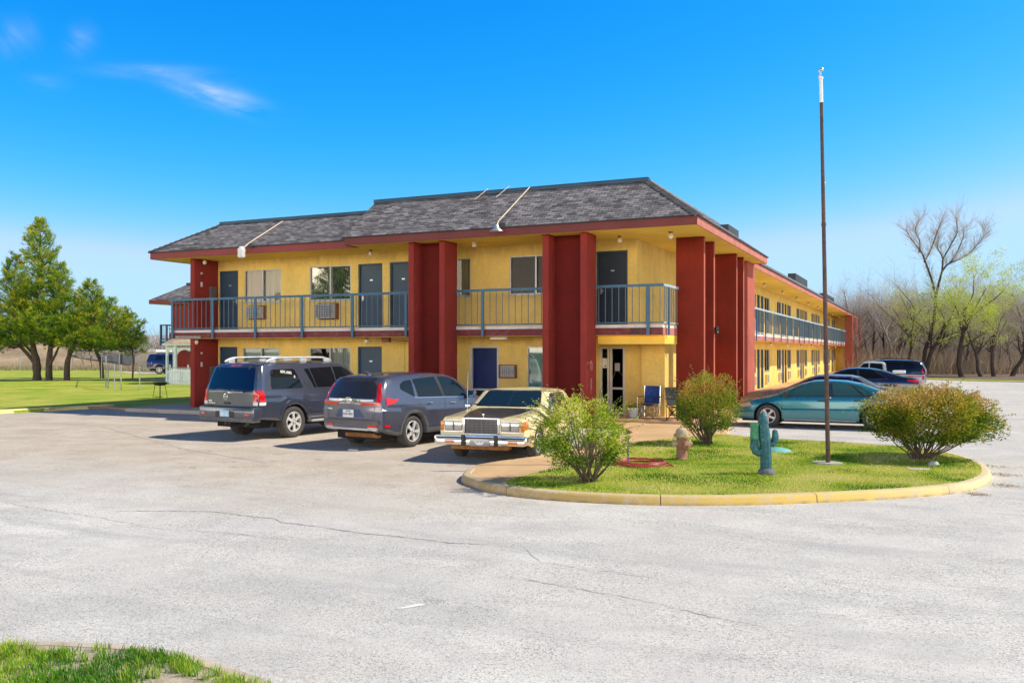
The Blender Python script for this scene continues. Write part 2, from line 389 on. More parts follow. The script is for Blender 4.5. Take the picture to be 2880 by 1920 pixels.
# left lawn, raised a kerb height
lawnP = [(-28.75, -40), (-28.6, 20.3), (-28.25, 21.7), (-28.0, 23.2), (-27.5, 23.9), (-26.6, 23.6), (-25.75, 23.4), (-25.6, 25.4), (-23.85, 25.4), (-23.85, 43), (-36, 52), (-60, 58.5), (-62.5, 57.5), (-80, 69), (-140, 50), (-140, -40)]
mb = MB(); mb.prism(lawnP, -.04, .08); structure(mb.build('lawn', LAWN))
def kerb(P, w, h, m, name, joint=0):
    """kerb with a leaning face and an eased top edge; the body lies on the left of the run"""
    mb = MB(); k = len(P); rings = []
    for i, (x, y) in enumerate(P):
        a = P[i - 1] if i else P[i]; c = P[i + 1] if i < k - 1 else P[i]
        dx, dy = c[0] - a[0], c[1] - a[1]; L = math.hypot(dx, dy); nx, ny = -dy / L, dx / L
        j = .012 * noise.noise(Vector((x * 1.3, y * 1.3, 0)))
        rings.append([(x + nx * o, y + ny * o, z) for o, z in ((0, -.02), (.018 + j, h * .72), (.04 + j, h * .96), (.065 + j, h + j * .4), (w, h + .006), (w + .03, h - .05))])
    run = 0.; J = joint
    for i, (a, b) in enumerate(zip(rings, rings[1:])):
        run += math.hypot(b[0][0] - a[0][0], b[0][1] - a[0][1])
        if J and run > J:
            run = 0; t = .985; c = [tuple(lerp(p, q, t) for p, q in zip(u, v)) for u, v in zip(a, b)]
            d = [tuple(lerp(p, q, .93) for p, q in zip(u, v)) for u, v in zip(a, b)]; mb.face(d); mb.face(b[:]); b = d
        for q in range(5): mb.face([a[q], b[q], b[q + 1], a[q + 1]], smooth=True)
    for r in (rings[0], rings[-1]): mb.face(r)
    return structure(mb.build(name, m, weld=True, sharp=60))
kerb(smoothpoly([(-28.9, -30), (-28.75, 0), (-28.5, 20.3), (-28.15, 21.7), (-27.9, 23.2), (-27.4, 24.0)], 5, False), .16, .13, KERBY, 'lawn_kerb')
mb = MB(); mb.prism([(-27.9, 23.25), (-27.45, 23.75), (-26.55, 23.35), (-25.7, 23.2), (-25.72, 23.42), (-26.6, 23.62), (-27.5, 23.98), (-28.0, 23.6)], -.03, .10); structure(mb.build('dirt_edge', mat('bare dirt', (.32, .19, .12), .95, var=.3, vs=4, bmp=.4, bs=20)))
# pavements
mb = MB(); mb.bbox(-25.6, -9.0, 22.9, 25.55, -.05, .13, .02); structure(mb.build('pavement', CONC))
mb = MB(); mb.bbox(-9.0, -5.5, 24.4, 26.9, -.05, .19, .02); mb.bbox(-7.8, -5.2, 26.9, 104, -.05, .186, .02); structure(mb.build('motel_walkway', TAN))
# planted island
front = [(-7.12, 13.55), (-6.85, 12.9), (-6.38, 12.45), (-5.9, 12.12), (-5.1, 11.88), (-4.05, 11.92), (-3.1, 12.17), (-2.2, 12.62), (-1.33, 13.24), (-.43, 13.98), (.28, 14.72), (.74, 15.46), (1.01, 16.4), (1.09, 17.4), (1.0, 18.4), (.72, 19.4), (.2, 20.2), (-.7, 20.85), (-2.2, 21.2), (-3.4, 21.4), (-4.3, 22.0)]
fs = smoothpoly(front, 5, False)
back = [(-4.6, 23.0), (-4.7, 24.4), (-9.0, 24.4), (-8.7, 23.7), (-7.3, 23.0), (-6.55, 21.5), (-6.4, 18.5), (-6.75, 15.9), (-7.1, 14.9), (-7.25, 14.2)]
islP = fs + back
kerb(fs[:-6], .155, .125, KERB, 'island_kerb', 2.2)
def inset(P, w, n):
    out = []
    for i in range(n):
        a = P[max(i - 1, 0)]; c = P[min(i + 1, len(P) - 1)]; dx, dy = c[0] - a[0], c[1] - a[1]; L = math.hypot(dx, dy)
        out.append((P[i][0] - dy / L * w, P[i][1] + dx / L * w))
    return out
mb = MB(); mb.prism(inset(fs, .10, len(fs) - 6) + fs[-6:] + back, -.05, .112); structure(mb.build('island_slab', TAN))
turfP = inset(fs, .14, len(fs))[16:-2] + [(-4.45, 21.7), (-4.75, 20.9), (-5.25, 20.2), (-5.7, 19.2), (-5.55, 17.6), (-5.38, 16.4), (-5.6, 14.7), (-5.8, 13.8), (-5.9, 12.7)]
mb = MB(); mb.prism(turfP, .05, .126); structure(mb.build('island_turf', ISL))
def blades(name, P, n, h, w, z, cols, label, cat, seed=1, tuft=1.6, dens=None):
    rnd = random.Random(seed); mb = MB(); xs = [p[0] for p in P]; ys = [p[1] for p in P]; k = 0; tries = 0
    V = []; F = []; Cc = []
    while k < n and tries < n * 12:
        tries += 1
        x, y = rnd.uniform(min(xs), max(xs)), rnd.uniform(min(ys), max(ys))
        if not inpoly(x, y, P): continue
        d = noise.noise(Vector((x * tuft, y * tuft, seed)))
        if rnd.random() > (.62 + .7 * d if dens is None else dens(x, y, d)): continue
        hh = rnd.uniform(*h) * (1 + .5 * d); a = rnd.uniform(0, 6.28); l = hh * rnd.uniform(.2, .9); ww = rnd.uniform(*w)
        ca, sa = math.cos(a), math.sin(a)
        b0 = (x - sa * ww, y + ca * ww, z); b1 = (x + sa * ww, y - ca * ww, z)
        m0 = (x - sa * ww * .8 + ca * l * .35, y + ca * ww * .8 + sa * l * .35, z + hh * .62); m1 = (x + sa * ww * .8 + ca * l * .35, y - ca * ww * .8 + sa * l * .35, z + hh * .62)
        t = (x + ca * l, y + sa * l, z + hh)
        dd = noise.noise(Vector((x * .9, y * .9, seed + 5)))
        c = cols[min(len(cols) - 1, max(0, int((dd * 1.15 + .53 + rnd.gauss(0, .22)) * len(cols))))]; q = rnd.uniform(.75, 1.25)
        c = tuple(v * q for v in c)
        mb.idx([b0, b1, m1, m0, t], [(0, 1, 2, 3), (3, 2, 4)], 0, False, c); k += 1
    return tag(mb.build(name, leafmat('grass blade', .6, .4)), label, cat, kind='stuff')
GC = [(.08, .22, .010), (.17, .34, .014), (.30, .46, .018), (.46, .55, .035), (.66, .63, .12), (.78, .70, .27)]
ISB = 1
blades('grass', turfP, 52000, (.018, .042), (.003, .006), .12, GC, 'short mown grass with straw patches on the kerbed island', 'grass', 1, 1.6, lambda x, y, d: 0 if any(((x - a) / c) ** 2 + ((y - b) / e) ** 2 < 1 for a, b, c, e in ((-1.52, 16.86, .30, .24), (-2.65, 18.5, .42, .3), (-.03, 16.75, .2, .12))) else .62 + .7 * d)
# near verge in the left foreground
pk = smoothpoly([(-10, 1.6), (-8.2, 3.0), (-7.0, 3.8), (-6.05, 4.34), (-5.71, 4.52), (-5.06, 4.70), (-4.69, 4.72), (-4.38, 4.68), (-4.0, 4.60), (-3.64, 4.50), (-3.3, 4.25), (-3.05, 3.8), (-2.9, 2.6)], 4, False)
KN = mat('worn kerb concrete', (.58, .47, .36), .92, var=.2, vs=3, bmp=.4, bs=30, dirt=.5, dirtc=(.42, .33, .22))
kerb([(x, y) for x, y in pk][::-1], .15, .05, KN, 'verge_kerb')
pi = inset(pk[::-1], .14, len(pk))
vP = pi + [(-12, 0)]
SOIL = mat('sandy soil', (.50, .41, .31), .95, var=.25, vs=5, bmp=.6, bs=40, dirt=.5, dirtc=(.30, .24, .15))
mb = MB(); mb.prism(vP, -.03, .05); structure(mb.build('verge_soil', SOIL))
GV = [(.10, .28, .014), (.20, .40, .02), (.32, .50, .03), (.44, .58, .05), (.52, .60, .10)]
def vd(x, y, d):
    bare = noise.noise(Vector((x * 1.5 + 3, y * 1.9, 9)))
    e = 1.1 + 1.3 * d - (4.0 * max(0, bare - .06))
    return e
blades('verge_grass', pi + [(-7.5, 2.6)], 36000, (.018, .062), (.002, .004), .05, GV, 'bright green ragged grass on the sandy verge in the near left corner', 'grass', 3, 3.2, vd)
# tall tufts in the verge
rnd = random.Random(5); mb = MB()
for q in range(60):
    i = rnd.randrange(6, len(pi) - 8); x0, y0 = pi[i][0] + rnd.gauss(0, .2), pi[i][1] - abs(rnd.gauss(0, .25))
    if not inpoly(x0, y0, vP): continue
    for j in range(26):
        a = rnd.uniform(0, 6.28); l = rnd.uniform(.01, .07); hh = rnd.uniform(.035, .10); w = rnd.uniform(.002, .0038); x, y = x0 + rnd.gauss(0, .018), y0 + rnd.gauss(0, .018)
        ca, sa = math.cos(a), math.sin(a); c = tuple(v * rnd.uniform(.8, 1.2) for v in rnd.choice(GV))
        mb.idx([(x - sa * w, y + ca * w, .05), (x + sa * w, y - ca * w, .05), (x + ca * l * .4 + sa * w * .7, y + sa * l * .4 - ca * w * .7, .05 + hh * .6), (x + ca * l * .4 - sa * w * .7, y + sa * l * .4 + ca * w * .7, .05 + hh * .6), (x + ca * l, y + sa * l, .05 + hh)], [(0, 1, 2, 3), (3, 2, 4)], 0, False, c)
tag(mb.build('grass_tufts', leafmat('grass blade', .6, .4)), 'taller grass tufts along the kerb of the near verge', 'grass', kind='stuff')
# drifted sand and gravel beside the kerbs
def scatter(name, spots, n, sz, z, m, seed, kind='stuff', label=None, cat='gravel'):
    rnd = random.Random(seed); mb = MB()
    for (cx, cy, r) in spots:
        for i in range(n):
            x, y = cx + rnd.gauss(0, r), cy + rnd.gauss(0, r * .8); s = rnd.uniform(*sz)
            v = [(x + s * rnd.uniform(.6, 1.2) * dx, y + s * rnd.uniform(.6, 1.2) * dy, z + s * rnd.uniform(.4, 1) * dz) for dx, dy, dz in ((1, 0, 0), (0, 1, 0), (-1, 0, 0), (0, -1, 0), (0, 0, 1))]
            mb.idx(v, [(0, 1, 4), (1, 2, 4), (2, 3, 4), (3, 0, 4)])
    return tag(mb.build(name, m), label, cat, kind=kind)
scatter('gravel', [(-4.3, 4.95, .22), (-3.7, 4.75, .16), (-6.3, 4.75, .3), (-3.35, 5.1, .25)], 300, (.0015, .006), 0, mat('pale grit', (.52, .40, .28), .95, var=.4, vs=60), 8, label='tan grit drifted on the asphalt beside the near verge kerb')
scatter('leaf_litter', [(1.22, 16.2, .14), (1.3, 17.6, .16), (.75, 15.05, .1), (1.2, 18.8, .2)], 260, (.004, .013), 0, mat('dead leaf bits', (.34, .23, .12), .9, var=.5, vs=40), 9, label='brown dead leaves along the right end of the island kerb', cat='leaves')
scatter('grit', [(-3.82, 6.66, .07), (-2.5, 5.9, .12), (-3.35, 5.15, .14), (-6.5, 4.8, .2)], 150, (.0015, .005), .001, mat('dark grit', (.16, .15, .145), .95, var=.4, vs=60), 10, label='dark loose grit in small patches on the asphalt', cat='grit')
# cracks
def crack(P, w, seed):
    rnd = random.Random(seed); Q = []
    for a, b in zip(P, P[1:]):
        n = max(2, int(math.hypot(b[0] - a[0], b[1] - a[1]) / .05))
        for i in range(n): Q.append((lerp(a[0], b[0], i / n), lerp(a[1], b[1], i / n)))
    mb = MB(); o = 0; L = []
    for i, (x, y) in enumerate(Q):
        o = o * .8 + rnd.gauss(0, .012); k = w * .75 * rnd.uniform(.2, 1.25) * min(1, i / 8 + .1, (len(Q) - i) / 8 + .1)
        L.append(((x, y + o + k, .004), (x, y + o - k, .004)))
    for a, b in zip(L, L[1:]): mb.face([a[0], b[0], b[1], a[1]])
    return mb
CR = [([(-9.96, 8.59), (-8.88, 9.02), (-8.33, 9.14), (-7.87, 9.1), (-7.5, 9.11), (-7.27, 8.91), (-6.99, 8.93), (-6.48, 8.84), (-6.0, 8.76), (-5.51, 8.81), (-4.82, 8.78), (-4.26, 8.89)], .013),
      ([(-7.5, 9.11), (-7.57, 9.58), (-7.77, 10.02), (-7.77, 10.6), (-7.39, 11.52)], .008),
      ([(-6.09, 6.03), (-6.53, 6.69), (-7.5, 8.16), (-7.59, 8.4), (-7.3, 8.82)], .005),
      ([(-11.94, 8.48), (-10.39, 8.28), (-9.18, 8.11), (-8.21, 8.0), (-7.49, 8.14), (-6.72, 8.13), (-6.42, 8.12)], .006),
      ([(-3.67, 7.66), (-3.32, 7.64), (-2.72, 7.53), (-2.24, 7.44), (-1.94, 7.35), (-1.65, 7.23), (-1.35, 7.18), (-.95, 7.05)], .007),
      ([(-4.28, 8.92), (-3.96, 8.94), (-3.53, 8.32), (-2.75, 8.25), (-2.08, 8.21), (-1.82, 8.2)], .006),
      ([(-25.6, 17.5), (-24.1, 18.2), (-21, 18.0), (-17.6, 16.2), (-14.5, 14.6), (-11.5, 13.6)], .018), ([(-22, 14.2), (-20.4, 15.5), (-18.6, 16.6)], .012), ([(2.5, 15.1), (4.2, 14.7), (6.5, 15.0)], .012), ([(3.6, 27), (5.2, 26.6), (9, 27.4)], .02)]
allc = MB()
for i, (P, w) in enumerate(CR):
    c = crack(P, w, i); allc.idx(c.v, c.f)
structure(allc.build('asphalt_cracks', CRACK))
mb = MB(); mb.face([(-3.99, 6.33, .004), (-3.93, 6.36, .004), (-3.80, 6.54, .004), (-3.88, 6.56, .004)])
structure(mb.build('paint_fleck', mat('old white paint', (.8, .79, .77), .8, var=.1)))
# low dry hill and bank in the left distance
def hill(name, pts, depth, m, seed):
    mb = MB(); n = 60; rows = 7
    G = []
    for i in range(n + 1):
        x0, y0, h = [plerp([(p[0], p[1 + k]) for p in pts], pts[0][0] + (pts[-1][0] - pts[0][0]) * i / n) if k >= 0 else pts[0][0] + (pts[-1][0] - pts[0][0]) * i / n for k in (-1, 0, 1)]
        r = []
        for j in range(rows + 1):
            t = j / rows; z = h * math.sin(min(1, t * 1.6) * math.pi / 2) * (1 + .14 * noise.noise(Vector((i * .35, t * 3, seed))))
            r.append((x0 - depth * .64 * t, y0 + depth * .77 * t, z - .06))
        G.append(r)
    V = [p for r in G for p in r]; F = [(i * (rows + 1) + j, (i + 1) * (rows + 1) + j, (i + 1) * (rows + 1) + j + 1, i * (rows + 1) + j + 1) for i in range(n) for j in range(rows)]
    mb.idx(V, F, 0, True); return structure(mb.build(name, m, sharp=80))
hill('dry_bank', [(-150, 44, 6.2), (-120, 58, 5.6), (-95, 66, 4.4), (-84, 72, 2.6), (-77, 78, 1.6)], 40, mat('dry bank', (.36, .25, .15), .95, var=.4, vs=.35, bmp=.6, bs=3, dirt=.7, dirtc=(.26, .22, .12)), 2)
hill('distant_hills', [(-900, 420, 14), (-650, 620, 19), (-420, 760, 16), (-150, 900, 17), (200, 900, 15), (500, 800, 14)], 200, mat('hazy hills', (.42, .44, .48), 1., var=.1, vs=.02), 4)
# ------------------------------------------------------------------ motel
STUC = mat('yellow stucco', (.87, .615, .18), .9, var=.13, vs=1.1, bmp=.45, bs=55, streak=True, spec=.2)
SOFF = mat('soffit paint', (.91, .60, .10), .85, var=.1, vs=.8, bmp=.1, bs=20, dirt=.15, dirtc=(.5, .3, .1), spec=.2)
REDP = mat('recess shade oxblood', (.17, .018, .014), .85, var=.2, vs=1.2, bmp=.4, bs=60, streak=True, spec=.2); REDS = mat('side fin oxblood', (.22, .026, .014), .85, var=.2, vs=1.2, bmp=.4, bs=60, streak=True, spec=.2)  # first red is darkened to paint the shade of the recessed panels
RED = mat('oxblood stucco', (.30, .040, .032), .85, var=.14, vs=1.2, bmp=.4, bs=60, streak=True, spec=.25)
FASB = mat('dark fascia paint', (.17, .030, .026), .65, var=.2, vs=1.5, bmp=.1, bs=30, dirt=.3, dirtc=(.10, .03, .025)); FASLIT = mat('sunlit fascia tone', (.52, .175, .13), .75, var=.15, vs=1.5, bmp=.1, bs=30, dirt=.25, dirtc=(.4, .16, .12)); REDLIT = mat('sunlit oxblood tone', (.44, .115, .08), .85, var=.15, vs=1.2, bmp=.4, bs=60, streak=True, spec=.2)  # paler wing fascia and pier reds, with the sun's glare put into the colour
FASC = mat('fascia paint', (.27, .045, .040), .65, var=.15, vs=1.5, bmp=.1, bs=30, dirt=.25, dirtc=(.16, .05, .04))
BAND = mat('slab band paint', (.18, .030, .030), .75, var=.15, vs=1.5, bmp=.15, bs=30, dirt=.15, dirtc=(.5, .4, .35))
WHT = mat('slab edge white', (.72, .66, .62), .8, var=.1, vs=2, dirt=.2)
BLUE = mat('railing blue', (.030, .125, .215), .45, var=.14, vs=3, dirt=.15, dirtc=(.25, .3, .33))
BLUEB = mat('baluster grey blue', (.10, .15, .21), .5, var=.12, vs=3)
DOOR = mat('slate door', (.032, .068, .115), .5, var=.1, vs=1.5, bmp=.03, bs=20)
DOORD = mat('dark door', (.018, .030, .055), .5, var=.1, vs=1.5)
JAMB = mat('door jamb blue', (.03, .075, .13), .5)
COBALT = mat('cobalt door', (.006, .024, .13), .4, var=.15, vs=1)
ALU = mat('aluminium', (.40, .41, .41), .4, .5, var=.08)
ALUW = mat('white frame', (.62, .61, .57), .5, var=.06)
DARK = mat('dark interior', (.006, .014, .03), .8)
WOODB = mat('ac sleeve wood', (.22, .085, .04), .7, var=.25, vs=6)
ACM = mat('ac casing', (.62, .62, .60), .5, var=.1, dirt=.3)
GRIL = mat('ac grille', (.10, .10, .105), .6)
ACT = mat('ac panel ochre', (.62, .33, .07), .6, var=.15, vs=3)
COPE = mat('ridge coping', (.018, .060, .105), .45, var=.25, vs=2, dirt=.3, dirtc=(.02, .03, .05))
GLOBE = mat('globe glass', (.75, .68, .52), .25, var=.08)
BRASS = mat('tarnished brass', (.25, .16, .06), .4, .8)
STEEL = mat('galvanised steel', (.62, .63, .64), .35, .7, var=.12, vs=5)
CABLE = mat('conduit cream', (.66, .54, .42), .6)
BLK = mat('black plastic', (.016, .016, .018), .45)
PAPER = mat('paper', (.8, .79, .76), .8, var=.05)
CHROME = mat('chrome', (.75, .76, .78), .12, 1., var=.03)
PANE = glassmat('window pane', (.66, .70, .68), .03)
PANED = glassmat('dark window pane', (.14, .24, .34), .012, .02, .05)
PANEB = glassmat('office pane', (.28, .26, .25), .03)
def m_shingle():
    m, nt, b = nodes('asphalt shingles')
    u = nt.nodes.new('ShaderNodeUVMap'); u.uv_map = 'UVMap'
    v = u.outputs[0]
    # wobble the courses a little
    nz = nt.nodes.new('ShaderNodeTexNoise'); nz.inputs['Scale'].default_value = 1.7; nt.links.new(v, nz.inputs['Vector'])
    ad = nt.nodes.new('ShaderNodeVectorMath'); ad.operation = 'MULTIPLY_ADD'; nt.links.new(nz.outputs['Color'], ad.inputs[0]); ad.inputs[1].default_value = (.05, .012, 0); nt.links.new(v, ad.inputs[2]); v = ad.outputs[0]
    def brick(w, h, off, a, c, mo):
        k = nt.nodes.new('ShaderNodeTexBrick'); k.inputs['Scale'].default_value = 1; k.inputs['Brick Width'].default_value = w; k.inputs['Row Height'].default_value = h
        k.inputs['Mortar Size'].default_value = mo; k.inputs['Mortar Smooth'].default_value = .4; k.inputs['Bias'].default_value = 0; k.offset = off
        k.inputs['Color1'].default_value = (*a, 1); k.inputs['Color2'].default_value = (*c, 1); k.inputs['Mortar'].default_value = (.02, .018, .018, 1)
        nt.links.new(v, k.inputs['Vector']); return k
    k1 = brick(.26, .115, .5, (.115, .108, .112), (.285, .27, .278), .008)
    k2 = brick(.17, .115, .37, (.62, .62, .63), (1.3, 1.28, 1.28), .0)
    c = mixc(nt, .8, k1.outputs[0], k2.outputs[0], 'MULTIPLY')
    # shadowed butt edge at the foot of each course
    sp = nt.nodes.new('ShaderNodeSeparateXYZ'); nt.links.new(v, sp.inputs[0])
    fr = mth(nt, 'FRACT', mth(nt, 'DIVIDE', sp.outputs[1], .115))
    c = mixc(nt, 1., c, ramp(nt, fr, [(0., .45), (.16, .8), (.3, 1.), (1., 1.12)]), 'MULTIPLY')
    c = mixc(nt, 1., c, ramp(nt, noi(nt, v, .7, 5, .6), [(.3, .85), (.7, 1.15)]), 'MULTIPLY')
    c = mixc(nt, 1., c, ramp(nt, noi(nt, v, 70, 2), [(.3, .75), (.7, 1.25)]), 'MULTIPLY')
    nt.links.new(c, b.inputs['Base Color']); b.inputs['Roughness'].default_value = .92; b.inputs['Specular IOR Level'].default_value = .15
    bump(nt, b, mth(nt, 'MULTIPLY_ADD', k1.outputs['Fac'], -.6, fr), .7, .012)
    return m
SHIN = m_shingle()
def m_curtain(name, c, c2):
    m, nt, b = nodes(name); v = coords(nt, scale=(1, 1, .06))
    n = noi(nt, v, 9, 3, .5, .3)
    nt.links.new(ramp(nt, n, [(.3, c2), (.7, c)]), b.inputs['Base Color']); b.inputs['Roughness'].default_value = .9
    bump(nt, b, n, .9, .06); return m
CURT = m_curtain('curtain sand', (.62, .52, .33), (.27, .22, .13))
CURTG = m_curtain('curtain pale', (.62, .66, .62), (.36, .40, .38))
CURTO = m_curtain('curtain rose', (.64, .42, .26), (.42, .30, .2))
BLIND = mat('closed blind', (.50, .62, .62), .7, var=.08, vs=.8)

ZF, ZS0, ZS1, ZW, Z2, ZSO = .19, 2.59, 2.79, 2.88, 2.93, 5.44
YW, XW = 25.3, -7.6
motel = thing('motel_building', 'long two storey yellow stucco motel with oxblood fins, blue railings and grey shingle roof', 'motel', (-14, 25, 0))
def part(mb, name, m, parent=None, **k): return mb.build(name, m, parent or motel, **k)
PF = lambda y0: (lambda u, z, d: (u, y0 + d, z))       # wall facing the camera
PX = lambda x0: (lambda u, z, d: (x0 - d, u, z))       # wall facing the side lot
def wall(mb, P, u0, u1, z0, z1, ops, depth=.13):
    us = sorted({u0, u1, *[o[i] for o in ops for i in (0, 1)]}); zs = sorted({z0, z1, *[o[i] for o in ops for i in (2, 3)]})
    us = [u for u in us if u0 <= u <= u1]; zs = [z for z in zs if z0 <= z <= z1]
    for a, b in zip(us, us[1:]):
        for c, d in zip(zs, zs[1:]):
            m = ((a + b) / 2, (c + d) / 2)
            if any(o[0] < m[0] < o[1] and o[2] < m[1] < o[3] for o in ops): continue
            mb.face([P(a, c, 0), P(b, c, 0), P(b, d, 0), P(a, d, 0)])
    for a, b, c, d in ops:
        mb.face([P(a, c, 0), P(a, d, 0), P(a, d, depth), P(a, c, depth)]); mb.face([P(b, c, 0), P(b, d, 0), P(b, d, depth), P(b, c, depth)])
        mb.face([P(a, d, 0), P(b, d, 0), P(b, d, depth), P(a, d, depth)]); mb.face([P(a, c, 0), P(b, c, 0), P(b, c, depth), P(a, c, depth)])
def pbox(mb, P, u0, u1, z0, z1, d0, d1, mi=0):
    c = [P(u, z, d) for u in (u0, u1) for d in (d0, d1) for z in (z0, z1)]
    mb.idx(c, [(0, 1, 3, 2), (4, 6, 7, 5), (0, 4, 5, 1), (2, 3, 7, 6), (0, 2, 6, 4), (1, 5, 7, 3)], mi)
def door(P, u0, u1, z0, z1, m=DOOR, hs=1, plate=True, parent=None):
    fr = MB(); w = .05
    for a, b in ((u0, u0 + w), (u1 - w, u1)): pbox(fr, P, a, b, z0, z1, .03, .128)
    pbox(fr, P, u0 + w, u1 - w, z1 - w, z1, .031, .127)
    dl = MB(); pbox(dl, P, u0 + w + .004, u1 - w - .004, z0 + .012, z1 - w - .004, .075, .12)
    d = part(dl, 'door', m); part(fr, 'door_frame', JAMB, d)
    hu = u1 - w - .09 if hs > 0 else u0 + w + .09
    h = MB(); pbox(h, P, hu - .03, hu + .03, z0 + .92, z0 + 1.08, .066, .075); pbox(h, P, hu - .10 * hs - .02, hu + .02, z0 + .985, z0 + 1.01, .02, .055); pbox(h, P, hu - .012, hu + .012, z0 + .985, z0 + 1.01, .03, .067)
    part(h, 'door_handle', STEEL, d)
    if plate:
        n = MB(); c = (u0 + u1) / 2; pbox(n, P, c - .055, c + .055, z0 + 1.58, z0 + 1.63, .068, .075); part(n, 'number_plate', STEEL, d)
    return d
def window(P, u0, u1, z0, z1, pane=PANE, cur=(CURT, CURT), split=.5, fm=ALU, mull=True):
    f = MB(); w = .035
    pbox(f, P, u0, u1, z0, z0 + w, .012, .10); pbox(f, P, u0, u1, z1 - w, z1, .012, .10)
    pbox(f, P, u0, u0 + w, z0 + w, z1 - w, .013, .099); pbox(f, P, u1 - w, u1, z0 + w, z1 - w, .013, .099)
    us = lerp(u0, u1, split)
    if mull: pbox(f, P, us - .025, us + .025, z0 + w, z1 - w, .010, .098)
    pbox(f, P, u0 - .03, u1 + .03, z0 - .03, z0 - .002, -.03, .05)
    o = part(f, 'window', fm)
    spans = ((u0 + w, us - .02), (us + .02, u1 - w)) if mull else ((u0 + w, u1 - w),)
    for i, (a, b) in enumerate(spans):
        g = MB(); dd = .055 + .02 * i; g.face([P(a, z0 + w, dd), P(b, z0 + w, dd), P(b, z1 - w, dd), P(a, z1 - w, dd)]); part(g, 'window_pane', pane, o)
        cm = cur[i] if i < len(cur) else cur[0]
        c = MB()
        if cm is None:
            c.face([P(a, z0, .75), P(b, z0, .75), P(b, z1, .75), P(a, z1, .75)]); part(c, 'dark_room', DARK, o)
        else:
            n = 26
            for k in range(n):
                q0, q1 = lerp(a - .04, b + .04, k / n), lerp(a - .04, b + .04, (k + 1) / n); e0, e1 = .15 + .018 * math.sin(k * 1.9), .15 + .018 * math.sin((k + 1) * 1.9)
                if cm is BLIND: e0 = e1 = .15
                c.face([P(q0, z0, e0), P(q1, z0, e1), P(q1, z1, e1), P(q0, z1, e0)], smooth=True)
            part(c, 'curtain' if cm is not BLIND else 'blind', cm, o)
    return o
def ac_box(P, u0, u1, z0, z1, out=.34, sleeve=True):
    """through-wall cooler standing proud of the wall"""
    b = MB(); w = .035
    if sleeve:
        for a in ((u0 - w, u0, z0 - w, z1 + w), (u1, u1 + w, z0 - w, z1 + w)): pbox(b, P, *a, -.13, .02)
        for a in ((u0, u1, z1, z1 + w), (u0, u1, z0 - w, z0)): pbox(b, P, *a, -.13, .02)
    else: pbox(b, P, u0 - w, u1 + w, z0 - w, z1 + w, -.03, .02)
    o = part(b, 'air_conditioner', WOODB)
    c = MB(); pbox(c, P, u0 + .004, u1 - .004, z0 + .004, z1 - .004, -out, .02); part(c, 'ac_casing', ACM, o)
    g = MB(); n = 9; k = .6
    pbox(g, P, u0 + .02, u1 - .02, z0 + .02, z1 - .02, -out - .004, -out + .01, 0)
    for i in range(n):
        z = lerp(z0 + .03, z1 - .03, i / (n - 1)); pbox(g, P, u0 + .03, u1 - .03, z - .006, z + .006, -out - .016, -out - .003, 1)
    for i in range(7):
        u = lerp(u0 + .05, u1 - .05, i / 6); pbox(g, P, u - .005, u + .005, z0 + .025, z1 - .025, -out - .018, -out - .002, 1)
    part(g, 'ac_grille', [GRIL, ACM], o); return o
# --- front walls
F1 = PF(YW)
wa = MB()
ops = [(-23.5, -22.62, Z2, 5.07), (-22.32, -20.67, 3.9, 5.06), (-19.41, -17.69, 3.89, 5.08), (-17.39, -16.42, Z2, 5.09), (-16.13, -15.16, Z2, 5.1),
       (-14.6, -13.1, 3.9, 5.1), (-11.71, -9.95, 3.9, 5.1), (-8.86, -7.88, Z2, 5.12),
       (-23.5, -22.66, ZF, 2.29), (-22.4, -20.73, 1.05, 2.26), (-19.41, -17.71, 1.05, 2.26), (-17.41, -16.44, ZF, 2.29), (-13.1, -12.09, ZF, 2.30), (-11.12, -9.9, .55, 2.28)]
wall(wa, F1, -23.72, XW, ZS1, ZSO + .02, [o for o in ops if o[2] > 2.7])
wall(wa, F1, -23.72, -9.0, 0, ZS1, [o for o in ops if o[2] < 2.7])
FA = PF(26.05)
wall(wa, FA, -9.0, XW, 0, ZS1, [(-9.0, -8.2, ZF, 2.27)])
wa.face([(-9.0, YW, 0), (-9.0, 26.05, 0), (-9.0, 26.05, ZS1), (-9.0, YW, ZS1)])
wa.face([(-23.72, YW, 0), (-23.72, 38, 0), (-23.72, 38, ZSO), (-23.72, YW, ZSO)])
wa.face([(-23.72, 38, 0), (-17.6, 38, 0), (-17.6, 38, ZSO), (-23.72, 38, ZSO)]); wa.face([(-17.6, 38, 0), (-17.6, 97, 0), (-17.6, 97, ZSO), (-17.6, 38, ZSO)])
wa.face([(-17.6, 97, 0), (XW, 97, 0), (XW, 97, ZSO), (-17.6, 97, ZSO)])
# --- side wing wall
FX_ = PX(XW); pairs = [38.3, 47.4, 56.3, 65.2, 74.1, 83.0]; wo = []
for c in pairs:
    for s in (-1, 1):
        for z0, zt in ((ZF, 2.22), (Z2, 5.02)):
            wo.append((*sorted((c + s * .12, c + s * 1.04)), z0, zt)); wo.append((*sorted((c + s * 1.35, c + s * 3.05)), z0 + .86, zt))
wo += [(88.0, 89.9, ZF + .86, 2.22), (88.0, 89.9, Z2 + .86, 5.02), (90.2, 91.1, ZF, 2.22), (90.2, 91.1, Z2, 5.02)]
wall(wa, FX_, YW, 97, ZS1, ZSO + .02, [o for o in wo if o[2] > 2.7]); wall(wa, FX_, 26.05, 97, 0, ZS1, [o for o in wo if o[2] < 2.7])
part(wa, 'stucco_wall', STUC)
b = MB(); b.bbox(-7.64, -6.92, 25.9, 28.4, 0, ZS0 + .02, .015); part(b, 'porch_pier', STUC)
b = MB(); b.bbox(XW, -6.5, 92, 97, 0, ZSO, .015); part(b, 'stair_block', STUC)
